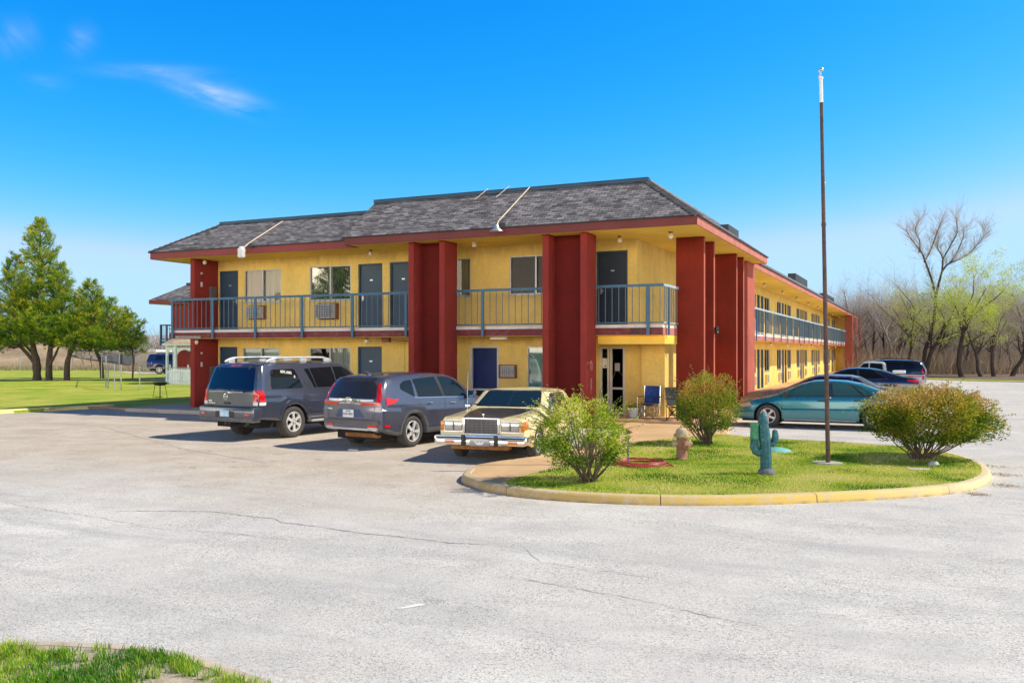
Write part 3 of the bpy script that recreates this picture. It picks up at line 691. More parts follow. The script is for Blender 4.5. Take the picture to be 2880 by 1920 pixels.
b = MB(); b.bbox(-8.42, -6.46, 24.18, 24.36, 2.335, ZS0 - .003, .01); b.bbox(-6.62, -6.46, 24.362, 25.54, 2.338, ZS0 - .004, .01); part(b, 'porch_beam', SOFF)
# --- doors and windows of the front
for u0, u1, m, h in ((-23.5, -22.62, DOOR, 1), (-17.39, -16.42, DOOR, -1), (-16.13, -15.16, DOOR, 1), (-8.86, -7.88, DOORD, -1)):
    door(F1, u0, u1, Z2, [o for o in ops if o[0] == u0 and o[2] > 2.7][0][3], m, h)
door(F1, -23.5, -22.66, ZF, 2.29, DOOR); door(F1, -17.41, -16.44, ZF, 2.29, DOOR, -1)
window(F1, -22.32, -20.67, 3.9, 5.06, PANE, (CURTO, CURT)); window(F1, -19.41, -17.69, 3.89, 5.08, glassmat('mirror tint pane', (.3, .36, .32), .2), (CURTG, CURTG))
window(F1, -14.6, -13.1, 3.9, 5.1, PANE, (CURTG, CURT), .6); window(F1, -11.71, -9.95, 3.9, 5.1, PANED, (None, None), .5)
window(F1, -22.4, -20.73, 1.05, 2.26, PANE, (BLIND, BLIND)); window(F1, -19.41, -17.71, 1.05, 2.26, PANE, (None, CURTG))
window(F1, -11.12, -9.9, .55, 2.28, glassmat('aqua pane', (.35, .62, .6), .12), (BLIND,), mull=False)
# cobalt office side door with a push bar
f = MB()
for a in ((-13.1, -13.04, ZF, 2.3), (-12.15, -12.09, ZF, 2.3), (-13.04, -12.15, 2.24, 2.299)): pbox(f, F1, *a, -.02, .12)
pbox(f, F1, -13.04, -12.15, ZF + .70, ZF + .76, .03, .09)
d = MB(); pbox(d, F1, -13.035, -12.155, ZF + .02, 2.235, .07, .12); pd = part(d, 'door', COBALT, label='cobalt blue door with a push bar'); part(f, 'door_frame', ALUW, pd)
d = MB(); pbox(d, F1, -13.03, -12.16, ZF + .03, ZF + .69, .062, .071); part(d, 'kick_panel', DARK, pd)
# glazed porch doors
f = MB()
for a in ((-9.0, -8.94, ZF, 2.27), (-8.26, -8.2, ZF, 2.27), (-8.94, -8.26, 2.21, 2.268), (-8.76, -8.69, ZF, 2.21), (-8.67, -8.61, ZF, 2.21), (-8.61, -8.26, ZF + .02, ZF + .10), (-8.61, -8.26, ZF + .78, ZF + .84)): pbox(f, FA, *a, -.01, .08)
df = part(f, 'glazed_door', ALUW, label='white framed glass porch door')
g = MB(); g.face([FA(-8.61, ZF + .1, .04), FA(-8.26, ZF + .1, .04), FA(-8.26, 2.21, .04), FA(-8.61, 2.21, .04)]); part(g, 'door_pane', PANEB, df)
g = MB(); g.face([FA(-9, ZF, .8), FA(-8.1, ZF, .8), FA(-8.1, 2.3, .8), FA(-9, 2.3, .8)]); part(g, 'dark_room', DARK, df)
g = MB(); pbox(g, FA, -8.53, -8.37, 1.53, 1.77, .03, .036); part(g, 'notice', mat('faded notice', (.34, .32, .32), .8), df)
g = MB(); g.tube([FA(-8.6, 1.30, .03), FA(-8.55, 1.42, .03), FA(-8.52, 1.50, .03)], .0035, 5); part(g, 'tape', mat('tape', (.35, .35, .35), .6), df); g = MB(); g.tube([FA(-8.27, 1.38, .03), FA(-8.33, 1.46, .03), FA(-8.4, 1.5, .03)], .0035, 5); part(g, 'tape', MATS['tape'], df)
g = MB(); pbox(g, FA, -8.93, -8.77, 1.62, 1.92, .03, .036); n_ = part(g, 'notice', PAPER, df)
g = MB(); pbox(g, FA, -8.86, -8.82, 1.66, 1.71, .024, .029); part(g, 'notice_print', BLK, df)
# coolers on the front
ac_box(F1, -21.98, -21.35, 3.31, 3.73, .32); ac_box(F1, -18.93, -18.22, 3.26, 3.75, .34)
a_ = ac_box(F1, -12.0, -11.5, 1.33, 1.68, .10)
# --- wing doors, windows and wall units (one of each, then copies)
dz = Z2 - ZF
for s in (-1, 1):
    c0 = pairs[0]
    d0 = door(FX_, *sorted((c0 + s * .12, c0 + s * 1.04)), ZF, 2.22, DOOR, s)
    w0 = window(FX_, *sorted((c0 + s * 1.35, c0 + s * 3.05)), ZF + .86, 2.22, PANED, (CURTG, None) if s < 0 else (None, CURT))
    d1 = door(FX_, *sorted((c0 + s * .12, c0 + s * 1.04)), Z2, 5.02, DOOR, s)
    w1 = window(FX_, *sorted((c0 + s * 1.35, c0 + s * 3.05)), Z2 + .86, 5.02, PANED, (CURT, None) if s < 0 else (None, CURT))
    u0, u1 = sorted((c0 + s * 1.55, c0 + s * 2.55)); b = MB(); pbox(b, FX_, u0, u1, ZF + .22, ZF + .68, -.06, .02)
    a0 = part(b, 'air_conditioner', ACM)
    g = MB(); um = lerp(u0, u1, .5)
    for k in range(5): pbox(g, FX_, um, u1 - .05, ZF + .26 + k * .085, ZF + .31 + k * .085, -.068, -.055)
    part(g, 'ac_grille', GRIL, a0); g = MB(); pbox(g, FX_, u0 - .02, um - .06, ZF + .2, ZF + .7, -.072, -.05); part(g, 'ac_panel', ACT, a0)
    a1 = copy_part(a0, motel, a0.location + Vector((0, 0, dz)))
    for c in pairs[1:]:
        for o in (d0, w0, d1, w1, a0, a1): copy_part(o, motel, o.location + Vector((0, c - c0, 0)))
for z in (0, dz):
    w = window(FX_, 88.0, 89.9, ZF + .86 + z, (2.22, 5.02)[z > 0], PANED, (None, CURT)); door(FX_, 90.2, 91.1, ZF + z, (2.22, 5.02)[z > 0], DOOR)
# --- balcony slab
b = MB()
XR = -6.46; XL = -24.62; YS = 23.98
outl = [(XL, YS), (XR, YS), (XR, 98), (XW + .01, 98), (XW + .01, YW - .01), (-23.71, YW - .01), (-23.71, 27.5), (XL, 27.5)]
def slab(z0, z1, inset_): 
    i = inset_; P = [(XL + i, YS + i), (XR - i, YS + i), (XR - i, 98), (XW + .01, 98), (XW + .01, YW - .01), (-23.71, YW - .01), (-23.71, 27.5), (XL + i, 27.5)]
    m = MB(); m.prism(P, z0, z1); m.mi[3] = 1; return m
sb = part(slab(ZS0, ZS1, .0), 'balcony_slab', [BAND, mat('sunlit band tone', (.48, .17, .14), .8, var=.15, vs=1.5, dirt=.2)]); part(slab(ZS1 + .001, ZW, .012), 'slab_edge', [WHT, WHT])  # edge toward the side lot painted paler to stand for sunlight
part(slab(ZS0 - .012, ZS0 - .002, .03), 'balcony_underside', [SOFF, SOFF])
b = MB(); b.bbox(-24.3, -23.1, 23.93, 23.985, 2.575, 2.68, .01); part(b, 'bare_concrete_patch', mat('spalled concrete', (.36, .29, .25), .95, var=.4, vs=6, bmp=.6, bs=20))
# --- fins and piers
def pier(fins, panel, name='fin_pier', m=RED, label=None):
    mb = MB()
    for f in fins:
        mb.bbox(*f[:4], -.02, ZSO - .003, .012)
        if m is REDS: mb.box(f[1] + .0005, f[1] + .004, f[2] + .012, f[3] - .012, .16, ZSO - .02, 2)  # thin pale strip paints a sunlit outer edge on the fin
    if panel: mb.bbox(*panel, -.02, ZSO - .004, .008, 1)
    return part(mb, name, [m, REDP, REDLIT], label=label)
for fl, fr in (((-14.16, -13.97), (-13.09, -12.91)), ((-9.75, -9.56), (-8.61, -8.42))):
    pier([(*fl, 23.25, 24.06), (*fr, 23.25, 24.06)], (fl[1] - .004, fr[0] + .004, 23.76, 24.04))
for y0, y1 in ((25.56, 26.9), (30.52, 31.8)):
    pier([(-6.5, -5.69, y0, y0 + .2), (-6.5, -5.69, y1, y1 + .2)], None, m=REDS)
pier([(-6.5, -5.78, 33.2, 34.75)], None, m=REDLIT)
mb = MB(); rnd = random.Random(12)
for (y, z0, z1) in ((23.52, 1.62, 1.86), (23.60, 1.58, 1.90), (23.68, 1.60, 1.84), (23.56, .95, 1.38), (23.63, 1.05, 1.40)):
    mb.face([(-8.407, y - .012, z0 + .02), (-8.407, y + .016, z0), (-8.407, y + .020, z1 - .03), (-8.407, y - .016, z1)])
part(mb, 'paint_scuff', mat('scuffed plaster', (.62, .36, .32), .9, var=.3, vs=20))
for y0 in (88.4, 94.6, 100.2): pier([(-6.5, -5.85, y0, y0 + 1.7)], None, m=REDLIT)
for z0, z1 in ((-.02, ZS0 - .013), (ZW + .003, ZSO - .003)):
    mb = MB(); mb.bbox(-23.76, -23.56, 24.12, YW - .002, z0, z1, .01); pl = part(mb, 'end_pier', RED)
    for (yy, zz, h) in ((24.45, .55, .05), (24.45, .33, .13), (24.95, .2, .1)):
        g = MB(); zc = z0 + (z1 - z0) * (.35 + zz * .8); g.bbox(-23.56, -23.53, yy - .04, yy + .04, zc, zc + h * 1.3, .008); part(g, 'utility_plate', WHT, pl)
    g = MB(); g.bbox(-23.565, -23.46, 24.82, 25.12, z0 + .95, z0 + 1.6, .015); part(g, 'meter_box', mat('meter grey', (.13, .10, .10), .5), pl)
# --- railings
RAILLIT = mat('sunlit railing tone', (.40, .50, .56), .5, var=.15, vs=3, dirt=.2, dirtc=(.45, .45, .42))  # wing rails lightened in colour to imitate the glare of the sun
def rail_run(P, u0, u1, posts, gap=.205, endpost=False, individual=True, lowz=ZW + .035, rm=None):
    rm = rm or BLUE
    top = MB(); pbox(top, P, u0, u1, 3.925, 4.0, -.03, .03); pbox(top, P, u0, u1, lowz, lowz + .035, -.014, .014)
    rl = part(top, 'railing', rm)
    for p in posts:
        q = MB(); pbox(q, P, p - .045, p + .045, ZS0 - .01, 3.924, -.07, -.031); part(q, 'railing_post', BLUE, rl)
    n = max(1, int(round((u1 - u0) / gap))); us = [u0 + (i + .5) * (u1 - u0) / n for i in range(n)]; us = [u for u in us if min([abs(u - p) for p in posts] + [9]) > .07]
    if individual:
        first = None
        for u in us:
            if first is None:
                q = MB(); pbox(q, P, u - .009, u + .009, lowz + .034, 3.926, -.009, .009); first = (part(q, 'baluster', BLUEB, rl), u)
            else:
                d = Vector(P(u, 0, 0)) - Vector(P(first[1], 0, 0)); c = first[0].copy(); COL.objects.link(c); c.parent = rl; c.location = d
    else:
        q = MB()
        for u in us: pbox(q, P, u - .009, u + .009, lowz + .034, 3.926, -.009, .009)
        o = part(q, 'baluster', BLUEB, rl); o['kind'] = 'stuff'
    return rl
RF = PF(23.96); RX = PX(-6.44)
rail_run(RF, -24.6, -14.2, [-24.4, -22.52, -20.63, -18.66, -16.66, -14.65])
rail_run(RF, -12.9, -9.76, [-11.97]); rail_run(RF, -8.41, -6.44, [-6.86])
rail_run(RX, 23.96, 25.55, [24.35], rm=RAILLIT); rail_run(RX, 25.77, 26.89, [26.3], rm=RAILLIT); rail_run(RX, 30.73, 31.79, [31.3], rm=RAILLIT); rail_run(RX, 27.11, 30.5, [27.9, 29.6], rm=RAILLIT); rail_run(RX, 32.01, 33.19, [32.6], rm=RAILLIT)
rail_run(RX, 34.76, 88.38, [36.4 + 2.45 * i for i in range(22)], .16, individual=False, rm=RAILLIT)
rail_run(RX, 90.11, 94.58, [92.3], .16, individual=False, rm=RAILLIT)
rail_run(PX(-24.6), 23.99, 27.5, [25.7], individual=False)
# --- soffits, fascias, roof
EA, EB = 23.6, 22.95; XEA, XEB, XEW = -25.15, -5.28, -5.98; XJ, YJ = -16.3, 34.5
b = MB()
z = ZSO
b.face([(XEA + .02, EA + .02, z), (XJ, EA + .02, z), (XJ, 29, z), (XEA + .02, 29, z)]); b.face([(XJ, EB + .02, z), (XEB - .02, EB + .02, z), (XEB - .02, YJ, z), (XJ, YJ, z)])
b.face([(-8, YJ, z), (XEW - .02, YJ, z), (XEW - .02, 104, z), (-8, 104, z)]); b.face([(XEA + .02, 29, z), (-23.5, 29, z), (-23.5, 40, z), (XEA + .02, 40, z)])
for i in range(14): b.box(XJ + .1 + i * .82, XJ + .12 + i * .82, EB + .05, YW, z - .006, z - .001)
part(b, 'soffit', SOFF)
b = MB(); t = .035
def fb(x0, x1, y0, y1): b.bbox(x0, x1, y0, y1, ZSO - .02, 5.665, .008)
fb(XEA, XJ - .002, EA, EA + t); fb(XEA, XEA + t, EA + t, 40)
part(b, 'fascia', FASC); b = MB(); fb(XJ, XEB, EB, EB + t); fb(XJ, XJ + t, EB + t, EA + .1); part(b, 'fascia', FASB)
b = MB(); fb(XEB - t, XEB, EB + t, YJ); part(b, 'fascia', FASLIT); b = MB(); fb(XEB - .8, XEB - t, YJ - t, YJ); fb(XEW - t, XEW, YJ, 104); fb(-17.6, XEW, 104, 104 + t); part(b, 'fascia', FASLIT)
rf = MB()
def rq(p, mi=0, axis='x'):
    """roof quad with shingle coordinates: u along the eave, v up the slope"""
    a, d = Vector(p[0]), Vector(p[1]) - Vector(p[0]); e = d.normalized(); nn = d.cross(Vector(p[-1]) - a).normalized(); up = nn.cross(e)
    rf.face(p, mi, uv=[((Vector(q) - a).dot(e) + a.x + a.y, (Vector(q) - a).dot(up)) for q in p])
ze, za, zb = 5.672, 6.80, 7.02
o = .05
A0 = (XEA - o, EA - o, ze); RA = (-23.45, 25.35, za)
rq([A0, (XJ + .3, EA - o, ze), (XJ + .3, 25.35, za), RA]); rq([(XEA - o, 40, ze), A0, RA, (-23.45, 40, za)])
B0 = (XEB + o, EB - o, ze); RB = (-7.12, 24.78, zb)
rq([(XJ - .06, EB - o, ze), B0, RB, (XJ - .06, 24.78, zb)]); rq([B0, (XEB + o, YJ + .06, ze), (-7.12, YJ + .06, zb), RB])
rq([(XJ - .06, 24.78, ze), (XJ - .06, EB - o, ze), (XJ - .06, 24.78, zb)]); rq([(XJ - .06, 26.6, ze), (XJ - .06, 24.78, ze), (XJ - .06, 24.78, zb), (XJ - .06, 26.6, zb)])
rq([(XEB + o, YJ + .06, ze), (-7.12, YJ + .06, ze), (-7.12, YJ + .06, zb)])
rq([(XEW + o, YJ + .05, ze), (XEW + o, 104.1, ze), (-7.75, 102.4, za), (-7.75, YJ + .05, za)]); rq([(XEW + o, 104.1, ze), (-17.6, 104.1, ze), (-17.6, 102.4, za), (-7.75, 102.4, za)])
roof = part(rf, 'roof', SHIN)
b = MB()
b.face([(-23.45, 25.35, za - .02), (XJ, 25.35, za - .02), (XJ, 40, za - .02), (-23.45, 40, za - .02)]); b.face([(XJ - .05, 24.78, zb - .02), (-7.12, 24.78, zb - .02), (-7.12, YJ + .05, zb - .02), (XJ - .05, YJ + .05, zb - .02)])
b.face([(-17.6, YJ, za - .03), (-7.75, YJ, za - .03), (-7.75, 102.4, za - .03), (-17.6, 102.4, za - .03)]); b.face([(-23.45, 40, 0), (-17.6, 40, 0), (-17.6, 40, za - .02), (-23.45, 40, za - .02)]); b.face([(-17.6, 40, ZSO), (-17.6, 104, ZSO), (-17.6, 102.4, za), (-17.6, 40, za)])
part(b, 'flat_roof', mat('roof felt', (.12, .12, .12), .9), roof)
b = MB()
b.bbox(-23.5, XJ - .07, 25.28, 25.46, za - .03, za + .085, .02); b.bbox(XJ - .08, -7.08, 24.70, 24.88, zb - .03, zb + .09, .02); part(b, 'ridge_coping', COPE, roof)
b = MB(); b.bbox(-7.2, -7.06, 24.881, YJ + .06, zb - .03, zb + .05, .015); b.bbox(-7.83, -7.7, YJ + .07, 102.4, za - .03, za + .05, .015); part(b, 'ridge_coping', mat('dull coping', (.20, .22, .24), .6), roof)
b = MB()      # overlapping hip caps
for P0, P1, n in ((B0, RB, 15), (A0, RA, 14)):
    p0, p1 = Vector(P0), Vector(P1); d = (p1 - p0) / n; e = d.normalized(); sd_ = Vector((e.y, -e.x, 0)).normalized()
    for i in range(n):
        q0, q1 = p0 + d * i, p0 + d * (i + 1.25); u0 = Vector((0, 0, .045)); u1 = Vector((0, 0, .015)); w = sd_ * .13; dn = Vector((0, 0, -.07))
        b.face([q0 + u0, q0 + w + dn + u0, q1 + w + dn + u1, q1 + u1]); b.face([q0 + u0, q0 - w + dn + u0, q1 - w + dn + u1, q1 + u1]); b.face([q0 + u0, q0 + w + dn + u0, q0 + w + dn, q0, q0 - w + dn, q0 - w + dn + u0])
    part(b, 'hip_cap', mat('hip cap shingle', (.075, .07, .075), .9, var=.35, vs=4), roof); b = MB()
b = MB()     # dark drip edge
b.bbox(XEA - o, XJ - .01, EA - o, EA - .002, ze - .03, ze - .003, .004); b.bbox(XJ - .05, XEB + o, EB - o, EB - .002, ze - .03, ze - .003, .004); b.bbox(XEB + .002, XEB + o, EB, YJ + .05, ze - .03, ze - .003, .004); b.bbox(XEW + .002, XEW + o, YJ + .06, 104, ze - .03, ze - .003, .004)
part(b, 'drip_edge', BLK, roof)
UNIT = mat('roof screen', (.045, .05, .055), .7, var=.15)
for y0, y1, h in ((46.2, 49.0, 1.65), (73.0, 81.0, 1.45), (97.0, 107.0, 1.3)):
    b = MB(); b.bbox(-9.6, -9.0, y0, y1, za - .04, za + h + (.2 if y0 < 50 else 0), .03); part(b, 'rooftop_screen', UNIT)
# --- lamps under soffits and slab
def globe(x, y, z, r=.075):
    g = MB(); g.lathe([(.055, 0), (.06, -.02), (.045, -.05)], (x, y, z), 'z', 14); o = part(g, 'ceiling_light', BRASS)
    g = MB(); g.lathe([(.03, -.045), (r * .8, -.07), (r, -.11), (r * .95, -.15), (r * .6, -.19), (0, -.205)], (x, y, z), 'z', 16); part(g, 'globe', GLOBE, o)
for x, y, z in ((-23.4, 24.45, ZSO), (-16.35, 24.5, ZSO), (-7.87, 24.5, ZSO), (-6.3, 24.2, ZSO), (-23.55, 24.2, ZS0 - .012), (-16.5, 24.5, ZS0 - .012)): globe(x, y, z)
for i in range(9):
    globe(-6.95, 38.3 + i * 6.2, ZSO); 
    if i < 8: globe(-6.95, 40.3 + i * 6.2, ZS0 - .012)
g = MB(); g.bbox(-12.32, -12.2, 23.9, 24.0, ZSO - .16, ZSO - .001, .01); part(g, 'junction_box', CABLE)
g = MB(); g.bbox(-11.95, -11.4, 24.35, 24.5, ZS0 - .10, ZS0 - .013, .015); part(g, 'strip_light', mat('strip diffuser', (.72, .70, .66), .5))
g = MB(); g.bbox(-15.9, -15.62, 24.45, 24.6, ZS0 - .16, ZS0 - .013, .01); g.tube([(-15.62, 24.52, 2.5), (-15.2, 24.6, 2.46), (-15.1, 25.28, 2.45)], .012, 6); part(g, 'junction_box', WOODB)
# wall lantern on the side fin
g = MB(); g.lathe([(0, .16), (.05, .13), (.065, .06), (.05, -.02), (.07, -.05), (.03, -.1), (0, -.11)], (-5.62, 27.0, 2.75), 'z', 12); part(g, 'wall_lantern', BLK)
# thin conduits on the front
g = MB(); g.tube([(-12.62, 25.285, .2), (-12.62 - .9, 25.285, .2)], .01); g.tube([(-13.16, 25.285, 2.3), (-13.16, 25.285, 2.57)], .008, 5); g.tube([(-15.55, 25.285, ZF), (-15.55, 25.285, 2.5)], .01, 5); part(g, 'conduit', STUC)
# house number on the slab band
M_ = Matrix.Translation((-7.19, 23.974, 2.685)) @ Matrix.Rotation(R(90), 4, 'X')
tm = text_mb('2501', .20, M_, .006); part(tm, 'house_number', mat('number black', (.012, .012, .016), .5))
# --- floodlights on roof poles: lifted away from the building, so things of their own
def flood(label, P0, P1, P2, head):
    t = thing('floodlight', label, 'floodlight', P1, 0, 'floodlights on the eaves')
    m = MB(); m.tube([P0, P1], .018, 8); m.tube([P1, P2], .018, 8); m.build('pole', CABLE, t)
    m = MB()
    if head == 'barrel':
        x, y, z = P2; m.lathe([(0, .13), (.06, .125), (.09, .09), (.095, .06), (.125, .045), (.13, -.03), (.12, -.05), (.125, -.2), (.11, -.235), (.06, -.26), (0, -.262)], (x, y, z), 'z', 20); m.build('lamp_head', mat('lamp white', (.80, .79, .80), .4), t)
    else:
        x, y, z = P2; m.lathe([(0, .10), (.05, .095), (.075, .03), (.09, 0), (.19, -.08), (.20, -.1), (.185, -.1), (.0, -.06)], (x, y, z), 'z', 20); m.build('lamp_head', STEEL, t)
    m = MB(); m.bbox(P1[0] + .05, P1[0] + .22, P1[1] - .06, P1[1] + .0, P1[2] - .16, P1[2] - .06, .01); m.build('bracket', BLK, t)
    return t
flood('white barrel shaped lamp on a pale conduit at the left eave of the motel', (-20.52, 25.2, 6.72), (-20.62, 23.55, 5.76), (-20.62, 23.22, 5.50), 'barrel')
flood('round grey metal lamp on a pale conduit over the eave between the fin piers', (-10.78, 24.72, 7.1), (-10.96, 22.9, 5.84), (-10.92, 22.68, 5.62), 'dish')
g = MB(); g.tube([(-12.22, 24.8, 7.18), (-12.42, 24.3, 6.78)], .012, 6); part(g, 'roof_conduit', CABLE, roof); g = MB(); g.tube([(-11.5, 24.8, 7.2), (-11.7, 24.3, 6.8)], .012, 6); part(g, 'roof_conduit', CABLE, roof)
# ------------------------------------------------------------------ vehicles
def paint(name, c, metal=.35, rough=.28, dirt=.25):
    if name in MATS: return MATS[name]
    m, nt, b = nodes(name); v = coords(nt)
    sp = nt.nodes.new('ShaderNodeSeparateXYZ'); nt.links.new(v, sp.inputs[0])
    low = nt.nodes.new('ShaderNodeMapRange'); low.inputs[1].default_value = .75; low.inputs[2].default_value = .2; nt.links.new(sp.outputs[2], low.inputs[0])
    d = mth(nt, 'MULTIPLY', mth(nt, 'MULTIPLY_ADD', noi(nt, v, 5, 6, .7), 1.2, -.1), mth(nt, 'MULTIPLY_ADD', low.outputs[0], .8, .22))
    d = mth(nt, 'MULTIPLY', d, dirt * 1.6)
    fl = ramp(nt, noi(nt, v, 700, 1), [(.4, .92), (.6, 1.08)])
    base = mixc(nt, 1., c, fl, 'MULTIPLY')
    nt.links.new(mixc(nt, d, base, (.34, .28, .22)), b.inputs['Base Color'])
    nt.links.new(mth(nt, 'MULTIPLY_ADD', d, .7, rough), b.inputs['Roughness'])
    b.inputs['Metallic'].default_value = metal; b.inputs['Coat Weight'].default_value = .8; b.inputs['Coat Roughness'].default_value = .06
    bump(nt, b, noi(nt, v, 1.4, 2), .06, .03)
    MATS[name] = m; return m
def carglass(name, c=(.012, .016, .02), refl=.5, tr=0.):
    if name in MATS: return MATS[name]
    m, nt, b = nodes(name); b.inputs['Base Color'].default_value = (*c, 1); b.inputs['Roughness'].default_value = .03; b.inputs['Specular IOR Level'].default_value = refl; b.inputs['IOR'].default_value = 1.6
    if tr:
        t = nt.nodes.new('ShaderNodeBsdfTransparent'); t.inputs[0].default_value = (.55, .68, .68, 1); mx = nt.nodes.new('ShaderNodeMixShader')
        lw = nt.nodes.new('ShaderNodeLayerWeight'); lw.inputs[0].default_value = .3
        nt.links.new(mth(nt, 'MULTIPLY_ADD', lw.outputs['Facing'], -.55, tr), mx.inputs[0]); nt.links.new(b.outputs[0], mx.inputs[1]); nt.links.new(t.outputs[0], mx.inputs[2]); nt.links.new(mx.outputs[0], nt.nodes['Material Output'].inputs[0])
    MATS[name] = m; return m
RUB = mat('tyre rubber', (.055, .05, .047), .85, var=.25, vs=14, dirt=.55, dirtc=(.15, .13, .11))
ALLOY = mat('alloy wheel', (.80, .79, .77), .3, .35, var=.08, vs=10, dirt=.2, dirtc=(.4, .38, .35))
WELL = mat('wheel well', (.012, .012, .012), .9)
TRIM = mat('black trim', (.02, .02, .022), .5)
CLAD = mat('grey cladding', (.10, .10, .105), .6, var=.15, dirt=.4, dirtc=(.26, .22, .18))
REDL = mat('red lens', (.62, .012, .012), .12, coat=.6, var=.06); WHL = mat('clear lens', (.8, .78, .78), .1, coat=.6, var=.05); AMB = mat('amber lens', (.72, .21, .015), .15, coat=.5, var=.05)
LAMP = mat('headlamp', (.30, .30, .31), .12, .4, coat=.8)
GLS = carglass('tinted glass', (.008, .011, .014), .3); GLB = carglass('sky reflection glass', (.004, .014, .055), .25)  # blue one carries the reflected sky in its base colour
PLATE = mat('plate white', (.78, .79, .80), .5, var=.04); PLATEB = mat('plate sky', (.42, .66, .85), .5, var=.15, vs=12); INK = mat('plate ink', (.03, .04, .14), .5)
RUST = mat('rusty metal', (.30, .13, .04), .85, .2, var=.5, vs=12, dirt=.6, dirtc=(.08, .05, .03))
SILV = mat('silver plastic', (.66, .66, .67), .35, .5)

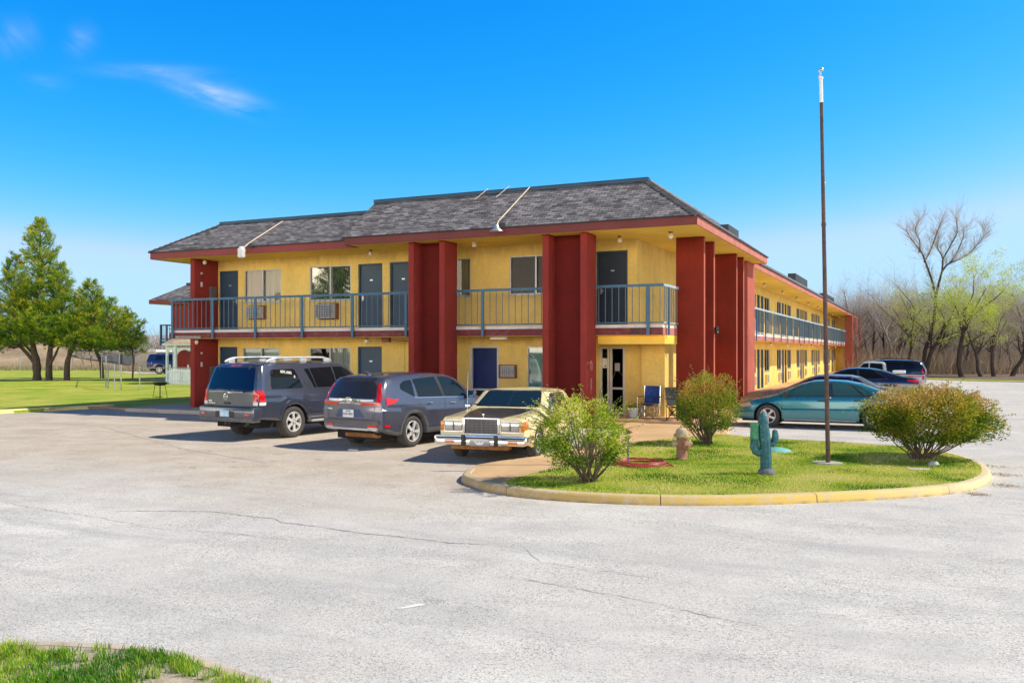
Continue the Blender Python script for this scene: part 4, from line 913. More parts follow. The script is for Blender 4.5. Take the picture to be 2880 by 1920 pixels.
class Car:
    def __init__(s, name, label, pos, heading, spec, paintm, cat='car', group=None, sc=1.):
        """local x forward, y left, z up; heading is the compass of +x in the ground plane"""
        s.t = thing(name, label, cat, (*pos, 0), heading, group); s.sp = spec; s.pm = paintm; s.body(); 
    def sec(s, x):
        p = s.sp; zt = plerp(p['top'], x); zb = min(plerp(p['belt'], x), zt - .015); w = plerp(p['plan'], x); zl = plerp(p['sill'], x)
        for xw in p['axles']:
            q = p['arch'] ** 2 - (x - xw) ** 2
            if q > 0: zl = max(zl, p['R'] * .98 + math.sqrt(q) - .02)
        zs = zb - .09; g = max(0, zt - zb - .05)
        tum = p.get('tum', .36)
        ye = w - .05 - tum * g - (.015 if g < .05 else .02); ye = max(ye, .2)
        crown = .022 + .03 * min(1, g / .3); ze = zt - crown
        if g < .03: ze = max(zb + .006, zt - .03)
        bul = p.get('bulge', .0)
        fl = 0
        for xw in p['axles']:
            d = abs(x - xw); fl = max(fl, p.get('flare', .0) * max(0, 1 - (d / (p['arch'] * 1.25)) ** 4))
        zz = lambda f: lerp(zl, zs, f)
        mid = p.get('crease', .62)
        r = [(w - .30, zl + .02), (w - .035 + fl, zl + .001), (w - .012 + fl, zl + .025), (w + .0 + fl, zz(.12)), (w + bul + fl * .8, zz(.30)), (w + bul + fl * .5, zz(mid - .08)), (w + bul * .9 + .006, zz(mid)), (w - .012, zz(mid + .06)), (w - .016, zz(.9)),
             (w - .028, zs + .02), (w - .052, zb), (lerp(w - .056, ye, .5) + .012 * min(1, g * 3), lerp(zb + .004, ze, .52)), (ye + .006, ze - .016), (ye - .028, ze + .008), (lerp(0, ye, .78), lerp(zt, ze, .42)), (ye * .42, zt - .006), (0, zt)]
        bed = p.get('bed')
        if bed and bed[0] < x < bed[1]:
            r[13:] = [(ye - .03, zt - .02), (ye - .05, zt - .38), (ye * .42, zt - .40), (0, zt - .40)]
        return r
    def warp(s, x, y, z):
        p = s.sp; L2 = p['L'] / 2
        if 'rlean' in p:
            x0, sl, z0 = p['rlean']; w = max(0, min(1, (x0 - x) / (x0 + L2))); x += w * w * sl * max(0, z - z0)
        if 'rtuck' in p:
            x0, sl, z0 = p['rtuck']; w = max(0, min(1, (x0 - x) / (x0 + L2))); x += w * w * sl * max(0, z0 - z)
        if 'flean' in p:
            x0, sl, z0 = p['flean']; w = max(0, min(1, (x - x0) / (L2 - x0))); x -= w * w * sl * max(0, z - z0)
        return (x, y, z)
    def body(s):
        p = s.sp; L2 = p['L'] / 2; xs = set()
        n = int(p['L'] / .07)
        for i in range(n + 1): xs.add(round(-L2 + p['L'] * i / n, 4))
        for xw in p['axles']:
            for k in range(-12, 13): xs.add(round(xw + p['arch'] * math.sin(k / 12 * math.pi / 2) * .9999, 4))
        for x, _ in p['top']: xs.add(round(x, 4))
        xs = sorted(xs); ys = [xs[0]]
        for x in xs[1:]:
            if x - ys[-1] > .012: ys.append(x)
        if ys[-1] < L2 - 1e-4: ys[-1] = L2
        V = []; F = []; MI = []; nr = 17; rings = [s.sec(x) for x in ys]
        def vid(i, j, sd): 
            return (i * nr + j) * 2 + (0 if sd > 0 else 1)
        for x, r in zip(ys, rings):
            for (y, z) in r:
                V.append(s.warp(x, y, z)); V.append(s.warp(x, -y, z))
        bed = p.get('bed')
        for i in range(len(ys) - 1):
            xm = (ys[i] + ys[i + 1]) / 2
            for j in range(nr - 1):
                mi = 0
                if j == 0: mi = 1
                if 'clad' in p and j <= p['clad']: mi = 2
                if bed and bed[0] < xm < bed[1] and j >= 13: mi = 1
                if 'hood2' in p and p['hood2'][0] < xm < p['hood2'][1] and j >= p['hood2'][2]: mi = 3
                for sd in (1, -1):
                    q = (vid(i, j, sd), vid(i + 1, j, sd), vid(i + 1, j + 1, sd), vid(i, j + 1, sd)); F.append(q if sd < 0 else q[::-1]); MI.append(mi)
        # end caps as bowed grids
        for (i, sg, bow) in ((0, -1, p.get('rbow', .05)), (len(ys) - 1, 1, p.get('fbow', .07))):
            r = rings[i]; m = 12; idx = {}
            col = [q for q in range(1, nr)]
            for j in col:
                y, z = r[j]
                zc = r[j][1]
                for f in range(m + 1):
                    t = 1 - f / m
                    if f == 0: idx[(j, 0)] = vid(i, j, 1); idx[(j, 2 * m)] = vid(i, j, -1); continue
                    for sd in ((1, -1) if f < m else (1,)):
                        pt = s.warp(ys[i] + sg * bow * (1 - t ** 2.6), sd * y * t, zc)
                        V.append(pt); idx[(j, f if sd > 0 else 2 * m - f)] = len(V) - 1
            for a, b in zip(col, col[1:]):
                if r[a][0] < .02 and r[b][0] < .02: continue
                for f in range(2 * m):
                    q = (idx[(a, f)], idx[(a, f + 1)], idx[(b, f + 1)], idx[(b, f)])
                    F.append(q if sg < 0 else q[::-1]); MI.append(2 if ('clad' in p and a < p['clad']) else 0)
        mb = MB(); mb.v = V; mb.f = F; mb.mi = MI; mb.col = [(1, 1, 1)] * len(F); mb.sm = [True] * len(F)
        s.bvh = BVHTree.FromPolygons([Vector(v) for v in V], F)
        s.mesh = mb.build('body', [s.pm, WELL, CLAD, p.get('hoodm', s.pm)], s.t, local=True, weld=True, sharp=34)
        u = MB(); w = plerp(p['plan'], 0)
        u.box(-L2 + .22, L2 - .25, -w + .27, w - .27, p.get('ub', .2), .62); u.build('underbody', WELL, s.t, local=True)
    def hit(s, side, a, b):
        """point and normal on the body: side L/R (a=x,b=z), B/F rear/front (a=y,b=z), T (a=x,b=y)"""
        o, d = {'L': ((a, 3, b), (0, -1, 0)), 'R': ((a, -3, b), (0, 1, 0)), 'B': ((-6, a, b), (1, 0, 0)), 'F': ((6, a, b), (-1, 0, 0)), 'T': ((a, b, 4), (0, 0, -1))}[side]
        h = s.bvh.ray_cast(Vector(o), Vector(d))
        if h[0] is None: return None, None
        n = h[1]; 
        if n.dot(Vector(d)) > 0: n = -n
        return h[0], n
    def patch(s, name, m, side, poly, off=.004, th=.012, parent=None, grid=.06, rnd=0, label=None, mirror=False):
        """a panel that follows the body: 2D outline projected on the shell"""
        if rnd: poly = rpoly(poly, rnd)
        if mirror: poly = [((-x, z) if side in 'BF' else (x, z)) for x, z in poly]
        bm = bmesh.new(); P = []
        for (a, b) in zip(poly, poly[1:] + poly[:1]):
            k = max(1, int(math.hypot(b[0] - a[0], b[1] - a[1]) / grid))
            for i in range(k): P.append((lerp(a[0], b[0], i / k), lerp(a[1], b[1], i / k)))
        vs = [bm.verts.new((x, z, 0)) for x, z in P]
        f = bm.faces.new(vs); bmesh.ops.triangulate(bm, faces=[f])
        for ax in (0, 1):
            lo, hi = min(q[ax] for q in P), max(q[ax] for q in P); k = int((hi - lo) / grid)
            for i in range(1, k + 1):
                c = lo + (hi - lo) * i / (k + 1); co_ = Vector((c, 0, 0)) if ax == 0 else Vector((0, c, 0)); no = Vector((1, 0, 0)) if ax == 0 else Vector((0, 1, 0))
                bmesh.ops.bisect_plane(bm, geom=bm.verts[:] + bm.edges[:] + bm.faces[:], plane_co=co_, plane_no=no)
        top = {}; bot = {}; mb = MB(); last = None
        for v in bm.verts:
            h, n = s.hit(side, v.co.x, v.co.y)
            if h is None:
                top[v.index] = None; continue
            top[v.index] = h + n * off; bot[v.index] = h + n * (off - th)
        bm.verts.index_update(); top = {}; bot = {}
        for v in bm.verts:
            h, n = s.hit(side, v.co.x, v.co.y)
            if h is None: continue
            top[v.index] = h + n * off; bot[v.index] = h + n * (off - th)
        ok = sorted(top); mp = {a: i for i, a in enumerate(ok)}; k = len(ok)
        V = [top[a] for a in ok] + [bot[a] for a in ok]; F = []
        for f in bm.faces:
            ids = [v.index for v in f.verts]
            if all(i in mp for i in ids): F.append(tuple(mp[i] for i in ids))
        cnt = {}
        for f in F:
            for a, b in zip(f, f[1:] + f[:1]): cnt[(a, b)] = 1
        rim = [(b, a, a + k, b + k) for (a, b) in cnt if (b, a) not in cnt]
        bm.free()
        mb.idx(V, F + rim, 0, True)
        return mb.build(name, m, parent or s.t, local=True, sharp=35, label=label)
    def both(s, name, m, poly, **k):
        for sd in 'RL': s.patch(name, m, sd, poly, **k)
    def gap(s, side, pts, w=.008, parent=None):
        """thin dark shut line following the body"""
        mb = MB(); Q = []
        for a, b in zip(pts, pts[1:]):
            n = max(2, int(math.hypot(b[0] - a[0], b[1] - a[1]) / .05)); Q += [(lerp(a[0], b[0], i / n), lerp(a[1], b[1], i / n)) for i in range(n)]
        Q.append(pts[-1]); L = []
        for i, (x, z) in enumerate(Q):
            a = Q[max(i - 1, 0)]; b = Q[min(i + 1, len(Q) - 1)]; dx, dz = b[0] - a[0], b[1] - a[1]; l = math.hypot(dx, dz) or 1; nx, nz = -dz / l * w / 2, dx / l * w / 2
            h0, n0 = s.hit(side, x + nx, z + nz); h1, n1 = s.hit(side, x - nx, z - nz)
            if h0 is None or h1 is None: continue
            L.append((h0 + n0 * .0025, h1 + n1 * .0025))
        for a, b in zip(L, L[1:]): mb.face([a[0], b[0], b[1], a[1]])
        return mb.build('panel_gap', TRIM, parent or s.t, local=True)
    def wheels(s, style=6, rimm=ALLOY, width=.235, rimr=.66, track=None):
        p = s.sp; r = p['R']; first = None
        for xw in p['axles']:
            for sd in (-1, 1):
                yo = (track or plerp(p['plan'], xw)) - .02
                if first is None:
                    o = wheel(s.t, r, width, r * rimr, style, rimm); first = o
                else:
                    o = copy_tree(first, s.t)
                o.location = (xw, sd * yo, r); o.rotation_euler = (0, random.uniform(0, 3), 0 if sd < 0 else math.pi)
def rpoly(P, r, n=4):
    out = []; k = len(P)
    for i in range(k):
        a, b, c = Vector(P[i - 1]), Vector(P[i]), Vector(P[(i + 1) % k]); u, v = (a - b), (c - b); q = min(r, u.length * .45, v.length * .45); p0, p1 = b + u.normalized() * q, b + v.normalized() * q
        for j in range(n + 1):
            t = j / n; out.append(tuple((1 - t) ** 2 * p0 + 2 * t * (1 - t) * b + t * t * p1))
    return out
def wheel(parent, r, w, rr, style, rimm):
    """outer face toward local -y at y=0"""
    mb = MB(); d = r - rr
    prof = [(rr - .004, .02), (rr + .012, .004), (rr + d * .45, -.004), (rr + d * .8, .006), (r - .012, .028), (r, .05), (r, w - .05), (r - .012, w - .028), (rr + d * .4, w), (rr, w - .01), (rr - .006, w * .5)]
    mb.lathe(prof, (0, 0, 0), 'y', 40, cap=False)
    for i in range(44):
        a = 2 * math.pi * i / 44; M = Matrix.Rotation(a, 4, 'Y'); mb.box(-.010, .010, .035, w - .035, r - .004, r + .006, 0, M)
    t = mb.build('tyre', RUB, None, loc=(0, 0, 0), sharp=50)
    t.name = 'wheel'; t.data.name = 'wheel'; t.parent = parent
    m = MB(); m.lathe([(rr + .002, .012), (rr - .004, .006), (rr - .022, .012), (rr - .03, .05), (rr - .035, w * .8)], (0, 0, 0), 'y', 40, cap=False)
    if style == 'disc':
        m.lathe([(rr - .02, .03), (rr * .82, .014), (rr * .6, .03), (rr * .42, .035), (rr * .38, .0), (rr * .2, -.012), (0, -.014)], (0, 0, 0), 'y', 40, cap=False)
        for i in range(16):
            M = Matrix.Rotation(2 * math.pi * i / 16, 4, 'Y'); m.box(-.014, .014, .008, .03, rr * .62, rr * .80, 1, M)
    else:
        n = style
        for i in range(n):
            M = Matrix.Rotation(2 * math.pi * i / n, 4, 'Y')
            for (h0, h1, w0, w1) in ((rr * .16, rr * .6, rr * .155, rr * .13), (rr * .58, rr * .97, rr * .13, rr * .21)):
                v = [(-w0, .012, h0), (w0, .012, h0), (w1, .006, h1), (-w1, .006, h1), (-w0 * .8, .05, h0), (w0 * .8, .05, h0), (w1 * .8, .05, h1), (-w1 * .8, .05, h1)]
                m.idx([M @ Vector(q) for q in v], [(0, 1, 2, 3), (0, 4, 5, 1), (1, 5, 6, 2), (3, 2, 6, 7), (0, 3, 7, 4)])
        m.lathe([(rr * .26, .03), (rr * .24, .004), (rr * .14, .0), (rr * .12, -.008), (0, -.01)], (0, 0, 0), 'y', 24, cap=False)
        for i in range(n if n > 4 else 5):
            a = 2 * math.pi * (i + .5) / max(n, 5); m.lathe([(.012, .004), (.012, -.006), (0, -.008)], (rr * .19 * math.sin(a), 0, rr * .19 * math.cos(a)), 'y', 8, 1)
    m.build('rim', [rimm, TRIM], t, local=True, sharp=35)
    b = MB(); b.lathe([(rr - .03, .085), (0, .08)], (0, 0, 0), 'y', 30); b.build('brake_disc', mat('brake dark', (.035, .033, .032), .6, .4), t, local=True)
    return t
def mirror_(car, x, z, m, sz=(.10, .20, .15)):
    for sd in (-1, 1):
        h, n = car.hit('R' if sd < 0 else 'L', x, z)
        if h is None: continue
        mb = MB(); y = h.y; 
        mb.bbox(x - .07, x + .05, *sorted((y + sd * .05, y + sd * (.05 + sz[1]))), z + .0, z + sz[2], .035); o = mb.build('side_mirror', m, car.t, local=True)
        g = MB(); g.tube([(x, y - sd * .02, z + .0), (x, y + sd * .1, z + .03)], .022, 6); g.build('mirror_stalk', TRIM, o, local=True)
        g = MB(); g.box(x - .074, x - .0705, *sorted((y + sd * .075, y + sd * (.03 + sz[1]))), z + .02, z + sz[2] - .02); g.build('mirror_glass', CHROME, o, local=True)
def handle_(car, x, z, m, parent=None, sides='RL'):
    for sd in sides:
        h, n = car.hit(sd, x, z)
        if h is None: continue
        s = -1 if sd == 'R' else 1; mb = MB(); mb.bbox(x - .10, x + .10, *sorted((h.y - s * .01, h.y + s * .035)), z - .016, z + .018, .012); mb.build('door_handle', m, car.t, local=True)
def doors_(car, xs, z0, z1, arch=None):
    """shut lines of the side doors"""
    for sd in 'RL':
        for x in xs: car.gap(sd, [(x, z0), (x, z1)] if not isinstance(x, (list, tuple)) else x)
def plate_(car, side, y, z, w, h, m, lines, inkm=INK, out=.01):
    p, n = car.hit(side, y, z); sg = -1 if side == 'B' else 1; mb = MB(); x = p.x + sg * out; x0 = x - sg * .03
    mb.bbox(*sorted((x, x0)), y - w / 2, y + w / 2, z - h / 2, z + h / 2, .004); o = mb.build('license_plate', m, car.t, local=True)
    for (t, dz, sz) in lines:
        ex = Vector((0, sg, 0)); M = Matrix(((0, 0, sg, x + sg * .002), (sg, 0, 0, y), (0, 1, 0, z + dz), (0, 0, 0, 1)))
        tm = text_mb(t, sz, M, .001); tm.build('plate_text', inkm, o, local=True)
    return o

# --- large slate SUV, seen from behind
P_ARM = dict(L=5.2, top=[(-2.6, 1.80), (-2.48, 1.85), (-1.9, 1.885), (-.6, 1.90), (.1, 1.885), (.45, 1.84), (.62, 1.79), (1.28, 1.27), (1.42, 1.22), (2.2, 1.15), (2.5, 1.05), (2.6, .98)],
    belt=[(-2.6, 1.20), (1.4, 1.17), (2.6, .98)], plan=[(-2.6, .93), (-2.45, .985), (-2, 1.0), (1.6, 1.0), (2.3, .96), (2.5, .9), (2.6, .82)], sill=[(-2.6, .52), (-2, .46), (2, .44), (2.6, .42)],
    axles=(-1.46, 1.67), R=.395, arch=.47, flare=.018, rlean=(-1.7, .30, 1.2), rtuck=(-2.0, .18, .62), tum=.24, crease=.7, ub=.28, rbow=.06)
PA = paint('slate paint', (.075, .090, .14), .5, .18, .2)
A = Car('parked_suv', 'large slate grey SUV with silver roof rails, its rear toward the drive', (-14.92, 19.35), R(90 - 6.6), P_ARM, PA, 'suv')
A.wheels(6, width=.27, rimr=.63)
A.patch('rear_window', GLB, 'B', [(-.80, 1.17), (.80, 1.17), (.69, 1.74), (-.69, 1.74)], rnd=.05)
for sd in 'RL':
    A.patch('side_window', GLS, sd, [(-2.18, 1.22), (-1.10, 1.22), (-1.33, 1.70), (-2.12, 1.69)], rnd=.07)
    A.patch('side_window', GLS, sd, [(-.72, 1.22), (-.64, 1.22), (-.82, 1.70), (-.98, 1.69)], rnd=.02)
    A.patch('side_window', GLS, sd, [(-.61, 1.22), (.10, 1.22), (.02, 1.73), (-.78, 1.71)], rnd=.03)
    A.patch('side_window', GLS, sd, [(.15, 1.22), (1.10, 1.22), (.60, 1.66), (.40, 1.73), (.07, 1.73)], rnd=.03)
    A.patch('belt_moulding', TRIM, sd, [(-.74, 1.192), (1.14, 1.192), (1.14, 1.216), (-.74, 1.216)], off=.006)
    A.patch('b_pillar_trim', TRIM, sd, [(.102, 1.222), (.148, 1.222), (.066, 1.73), (.022, 1.73)], off=.0055)
    A.patch('rear_handle', TRIM, sd, [(-1.0, 1.24), (-.84, 1.24), (-.93, 1.42), (-1.05, 1.42)], off=.006, rnd=.02)
    A.patch('fender_flare', PA, sd, [(-1.46 + .55 * math.cos(a), .40 + .56 * math.sin(a)) for a in [math.pi * i / 18 for i in range(19)]] + [(-1.46 + .485 * math.cos(a), .40 + .485 * math.sin(a)) for a in [math.pi * (18 - i) / 18 for i in range(19)]], off=.022, th=.035)
    A.patch('door_moulding', PA, sd, [(-.95, .62), (1.1, .62), (1.1, .72), (-.95, .72)], off=.02, th=.03, rnd=.02)
doors_(A, [[(-1.0, .9), (-.72, 1.2)], [(-.9, .52), (-.9, .8), (-1.0, .9)], [(.12, .52), (.12, 1.2)], [(1.14, .52), (1.14, 1.2)]], 0, 0)
A.gap('B', [(-.86, .80), (-.88, 1.14), (-.76, 1.79), (.76, 1.79), (.88, 1.14), (.86, .80), (-.86, .80)], .014)
A.gap('B', [(-.82, 1.15), (.82, 1.15)], .012)
for k in (1, -1):
    A.patch('tail_lamp', REDL, 'B', [(.80, .93), (.925, .93), (.925, 1.2), (.80, 1.2)], mirror=k < 0, off=.014, th=.03, rnd=.02)
    A.patch('reverse_lamp', WHL, 'B', [(.80, .845), (.925, .845), (.925, .925), (.80, .925)], mirror=k < 0, off=.013, th=.03, rnd=.015)
for sd in 'RL':
    A.patch('tail_lamp', REDL, sd, [(-2.57, .93), (-2.40, .93), (-2.44, 1.2), (-2.52, 1.2)], off=.014, th=.03, rnd=.02); A.patch('reverse_lamp', WHL, sd, [(-2.57, .845), (-2.41, .845), (-2.40, .925), (-2.57, .925)], off=.013, th=.03, rnd=.015)
b = MB(); b.bbox(-2.76, -2.42, -.97, .97, .50, .80, .06); bo = b.build('bumper', PA, A.t, local=True)
b = MB(); b.bbox(-2.775, -2.5, -.93, .93, .44, .555, .04); b.build('bumper_valance', CLAD, bo, local=True)
b = MB(); b.bbox(-2.768, -2.70, -.30, .36, .545, .70, .02); b.build('plate_recess', TRIM, bo, local=True)
b = MB(); b.bbox(-2.75, -2.45, -.84, .84, .798, .812, .005); b.build('step_pad', TRIM, bo, local=True)
for y in (-.72, .8): b = MB(); b.bbox(-2.772, -2.74, y - .09, y + .06, .60, .65, .01); b.build('reflector', REDL, bo, local=True)
b = MB(); b.bbox(-2.79, -2.765, .02 - .155, .02 + .155, .565, .72, .004); pl = b.build('license_plate', PLATEB, A.t, local=True)
M_ = Matrix(((0, 0, -1, -2.792), (-1, 0, 0, .02), (0, 1, 0, .63), (0, 0, 0, 1))); text_mb('JER 02', .085, M_, .001).build('plate_text', mat('plate pale ink', (.85, .88, .9), .5), pl, local=True)
h, n = A.hit('B', .1, 1.04); b = MB(); b.lathe([(.062, -.004), (.074, .004), (.074, .016), (.062, .018), (.056, .008), (.062, -.004)], (0, 0, 0), 'x', 24); b.bbox(-.004, .018, -.085, .085, -.014, .014, .004)
b2 = MB(); b2.idx([Vector((h.x - v[0], h.y + v[1], h.z + v[2])) for v in b.v], b.f); b2.build('emblem', CHROME, A.t, local=True)
for (y0, y1, z0, z1) in ((.62, .76, .915, .945), (.50, .76, .865, .885)): A.patch('badge', SILV, 'B', [(y0, z0), (y1, z0), (y1, z1), (y0, z1)], off=.006)
A.patch('hatch_handle', TRIM, 'B', [(-.06, .86), (.16, .86), (.16, .91), (-.06, .91)], off=.012, rnd=.01)
A.patch('brake_lamp', REDL, 'B', [(-.2, 1.775), (.14, 1.775), (.14, 1.80), (-.2, 1.80)], off=.012)
b = MB(); h, n = A.hit('B', .05, 1.22); b.tube([(h.x - .03, -.05, h.z - .07), (h.x - .03, -.5, h.z - .06)], .012, 6); b.bbox(h.x - .05, h.x, -.1, .0, h.z - .1, h.z - .05, .01); b.build('rear_wiper', SILV, A.t, local=True)
for y in (-.52, .52): b = MB(); h, n = A.hit('B', y, 1.76); b.bbox(h.x - .03, h.x + .06, y - .02, y + .02, 1.68, 1.79, .01); b.build('hatch_hinge', TRIM, A.t, local=True)
b = MB(); b.bbox(-2.72, -2.35, -.09, .09, .36, .47, .01); b.lathe([(.035, -.02), (.035, .06)], (-2.74, 0, .40), 'x', 10); b.build('tow_hitch', TRIM, A.t, local=True)
b = MB(); b.tube([(-2.3, -.56, .42), (-2.62, -.60, .40), (-2.74, -.64, .36)], .042, 12, cap=False); b.tube([(-2.3, -.56, .42), (-2.62, -.60, .40), (-2.735, -.64, .36)], .036, 12, 1); b.build('exhaust_pipe', [CHROME, TRIM], A.t, local=True)
for sd in (1, -1):
    b = MB(); P = [(-2.15, 1.88), (-1.95, 1.955), (-1.6, 1.975), (-.6, 1.98), (-.15, 1.965), (.12, 1.885)]; b.tube([(x, sd * .72, z) for x, z in smoothpoly(P, 4, False)], [.03] * 21, 8)
    for x in (-1.95, -.9, -.05): b.bbox(x - .1, x + .1, sd * .72 - .028, sd * .72 + .028, 1.85, 1.965, .02)
    b.build('roof_rail', SILV, A.t, local=True)
b = MB()
for x in (-1.5, -.5): b.bbox(x - .03, x + .03, -.7, .7, 1.945, 1.97, .01)
b.build('roof_crossbar', TRIM, A.t, local=True)
for sd in (1, -1):
    b = MB(); b.bbox(-.92, 1.1, *sorted((sd * .88, sd * 1.05)), .36, .42, .02); b.build('running_board', SILV, A.t, local=True)
mirror_(A, 1.02, 1.2, PA, (.1, .26, .2)); handle_(A, .33, 1.03, CHROME)
M_ = None
h, n = A.hit('R', -1.5, 1.6)
for (t, x, z, sz, rot) in (('609,1095', -1.62, 1.615, .10, -8), ('8', -1.36, 1.50, .09, 0)):
    h, n = A.hit('R', x, z); up = Vector((0, 0, 1)); up = (up - n * up.dot(n)).normalized(); ex = up.cross(n); M_ = Matrix(((ex.x, up.x, n.x, h.x + n.x * .008), (ex.y, up.y, n.y, h.y + n.y * .008), (ex.z, up.z, n.z, h.z + n.z * .008), (0, 0, 0, 1))) @ Matrix.Rotation(R(rot), 4, 'Z')
    text_mb(t, sz, M_, .0008).build('window_writing', mat('white marker', (.75, .77, .74), .8), A.t, local=True)

# --- smaller violet grey crossover
P_CRV = dict(L=4.56, top=[(-2.28, 1.52), (-2.1, 1.59), (-1.6, 1.635), (-.8, 1.665), (-.2, 1.655), (.25, 1.61), (.55, 1.53), (1.2, 1.09), (1.36, 1.04), (1.9, .95), (2.15, .84), (2.28, .7)],
    belt=[(-2.28, 1.10), (-1, 1.085), (1.2, 1.0), (2.28, .7)], plan=[(-2.28, .86), (-2.15, .90), (-1.85, .922), (-1, .925), (1.5, .925), (2.0, .86), (2.2, .74), (2.28, .64)], sill=[(-2.28, .42), (-1.9, .30), (1.9, .28), (2.28, .25)],
    axles=(-1.28, 1.38), R=.355, arch=.425, flare=.02, rlean=(-1.55, .46, 1.08), rtuck=(-1.8, .18, .55), tum=.32, bulge=.012, crease=.74, ub=.2, rbow=.1, clad=2)
PC = paint('violet grey paint', (.105, .113, .172), .5, .17, .16)
C = Car('parked_crossover', 'violet grey crossover with L shaped red tail lamps, beside the yellow sedan', (-11.02, 18.55), R(90 - 8.4), P_CRV, PC, 'suv')
C.wheels(5, width=.235, rimr=.66)
C.patch('rear_window', carglass('grey tinted glass', (.03, .03, .032), .4), 'B', [(-.69, 1.115), (.69, 1.115), (.60, 1.40), (.52, 1.475), (-.52, 1.475), (-.60, 1.40)], rnd=.06)
C.patch('spoiler_shade', TRIM, 'B', [(-.56, 1.487), (.56, 1.487), (.48, 1.535), (-.48, 1.535)], off=.02, th=.03)
for sd in 'RL':
    C.patch('side_window', GLS, sd, [(-1.62, 1.30), (-1.18, 1.115), (-1.18, 1.50), (-1.45, 1.475), (-1.60, 1.40)], rnd=.05)
    C.patch('side_window', GLS, sd, [(-1.06, 1.105), (-.17, 1.085), (-.30, 1.55), (-1.12, 1.51)], rnd=.03)
    C.patch('side_window', GLS, sd, [(-.06, 1.08), (.92, 1.05), (.55, 1.38), (.25, 1.52), (-.18, 1.555)], rnd=.04)
    C.patch('b_pillar_trim', TRIM, sd, [(-.165, 1.088), (-.065, 1.083), (-.185, 1.552), (-.295, 1.548)], off=.0035)
    C.patch('belt_moulding', CHROME, sd, [(-1.20, 1.092), (.95, 1.03), (.95, 1.044), (-1.20, 1.108)], off=.007)
    C.patch('sill_moulding', CLAD, sd, [(-.82, .30), (.95, .30), (.95, .40), (-.82, .40)], off=.014, th=.03)
    C.patch('arch_trim', CLAD, sd, [(-1.28 + .485 * math.cos(a), .355 + .485 * math.sin(a)) for a in [math.pi * i / 18 for i in range(-1, 20)]] + [(-1.28 + .425 * math.cos(a), .355 + .425 * math.sin(a)) for a in [math.pi * (18 - i) / 18 for i in range(-1, 20)]], off=.012, th=.03)
    C.patch('arch_trim', CLAD, sd, [(1.38 + .485 * math.cos(a), .355 + .485 * math.sin(a)) for a in [math.pi * i / 18 for i in range(-1, 20)]] + [(1.38 + .425 * math.cos(a), .355 + .425 * math.sin(a)) for a in [math.pi * (18 - i) / 18 for i in range(-1, 20)]], off=.012, th=.03)
    C.patch('tail_lamp', REDL, sd, [(-2.16, .965), (-1.95, .99), (-1.74, 1.09), (-1.98, 1.10), (-2.07, 1.13), (-2.14, 1.13)], off=.012, th=.03)
    C.patch('reflector', REDL, sd, [(-2.22, .50), (-2.08, .50), (-2.10, .56), (-2.22, .56)], off=.014, th=.02)
doors_(C, [[(-1.02, .62), (-.86, .42)], [(-1.02, .62), (-1.12, 1.09)], [(-.12, .40), (-.11, 1.08)], [(.98, .40), (1.0, .98)]], 0, 0)
for k in (1, -1):
    C.patch('tail_lamp', REDL, 'B', [(.30, 1.03), (.36, .965), (.83, .965), (.815, 1.12), (.745, 1.3), (.69, 1.44), (.64, 1.44), (.69, 1.25), (.725, 1.10), (.70, 1.03)], mirror=k < 0, off=.012, th=.03)
    C.patch('reverse_lamp', WHL, 'B', [(.32, 1.055), (.65, 1.055), (.65, 1.095), (.30, 1.095)], mirror=k < 0, off=.010, th=.02)
    C.patch('reflector', REDL, 'B', [(.52, .50), (.74, .50), (.74, .56), (.50, .56)], mirror=k < 0, off=.014, th=.02)
    C.patch('fog_trim', CHROME, 'B', [(.50, .478), (.74, .478), (.74, .492), (.50, .492)], mirror=k < 0, off=.016, th=.02)
C.patch('hatch_garnish', CHROME, 'B', [(-.30, 1.058), (.30, 1.058), (.29, 1.10), (-.29, 1.10)], off=.012, th=.02)
C.patch('plate_recess', mat('recess blue', (.02, .05, .14), .3), 'B', [(-.42, .70), (.42, .70), (.30, .875), (-.30, .875)], off=.003, rnd=.02)
C.gap('B', [(-.66, .66), (-.69, .95)], .012); C.gap('B', [(.66, .66), (.69, .95)], .012); C.gap('B', [(-.66, .66), (.66, .66)], .014)
C.patch('bumper_band', CLAD, 'B', [(-.80, .555), (.80, .555), (.80, .64), (-.80, .64)], off=.03, th=.05, rnd=.02)
C.patch('skid_plate', SILV, 'B', [(-.66, .40), (.66, .40), (.78, .475), (-.78, .475)], off=.03, th=.05, rnd=.02)
plate_(C, 'B', .02, .785, .31, .165, PLATE, [('TEXAS', .05, .045), ('KZ5 0X3', -.015, .072)], mat('plate black', (.02, .02, .03), .5), .016)
h, n = C.hit('B', 0, 1.075); b = MB()
for (y0, y1, z0, z1) in ((-.035, -.022, -.045, .045), (.022, .035, -.045, .045), (-.022, .022, -.008, .008)): b.box(h.x - .036, h.x - .022, y0, y1, h.z + z0, h.z + z1)
for (y0, y1, z0, z1) in ((-.06, .06, .052, .062), (-.055, .055, -.062, -.052), (-.06, -.05, -.052, .052), (.05, .06, -.052, .052)): b.box(h.x - .034, h.x - .02, y0, y1, h.z + z0, h.z + z1)
b.build('emblem', CHROME, C.t, local=True)
C.patch('badge', SILV, 'B', [(.52, .86), (.68, .86), (.66, .885), (.53, .885)], off=.006)
b = MB(); h, n = C.hit('B', 0, 1.14); b.tube([(h.x - .03, .0, 1.13), (h.x - .02, .12, 1.16), (h.x - .02, .42, 1.17)], .012, 6); b.build('rear_wiper', TRIM, C.t, local=True)
b = MB(); b.tube([(-1.75, 0, 1.61), (-1.78, 0, 1.64), (-1.92, 0, 1.70)], [.05, .03, .012], 8); b.build('roof_fin', PC, C.t, local=True)
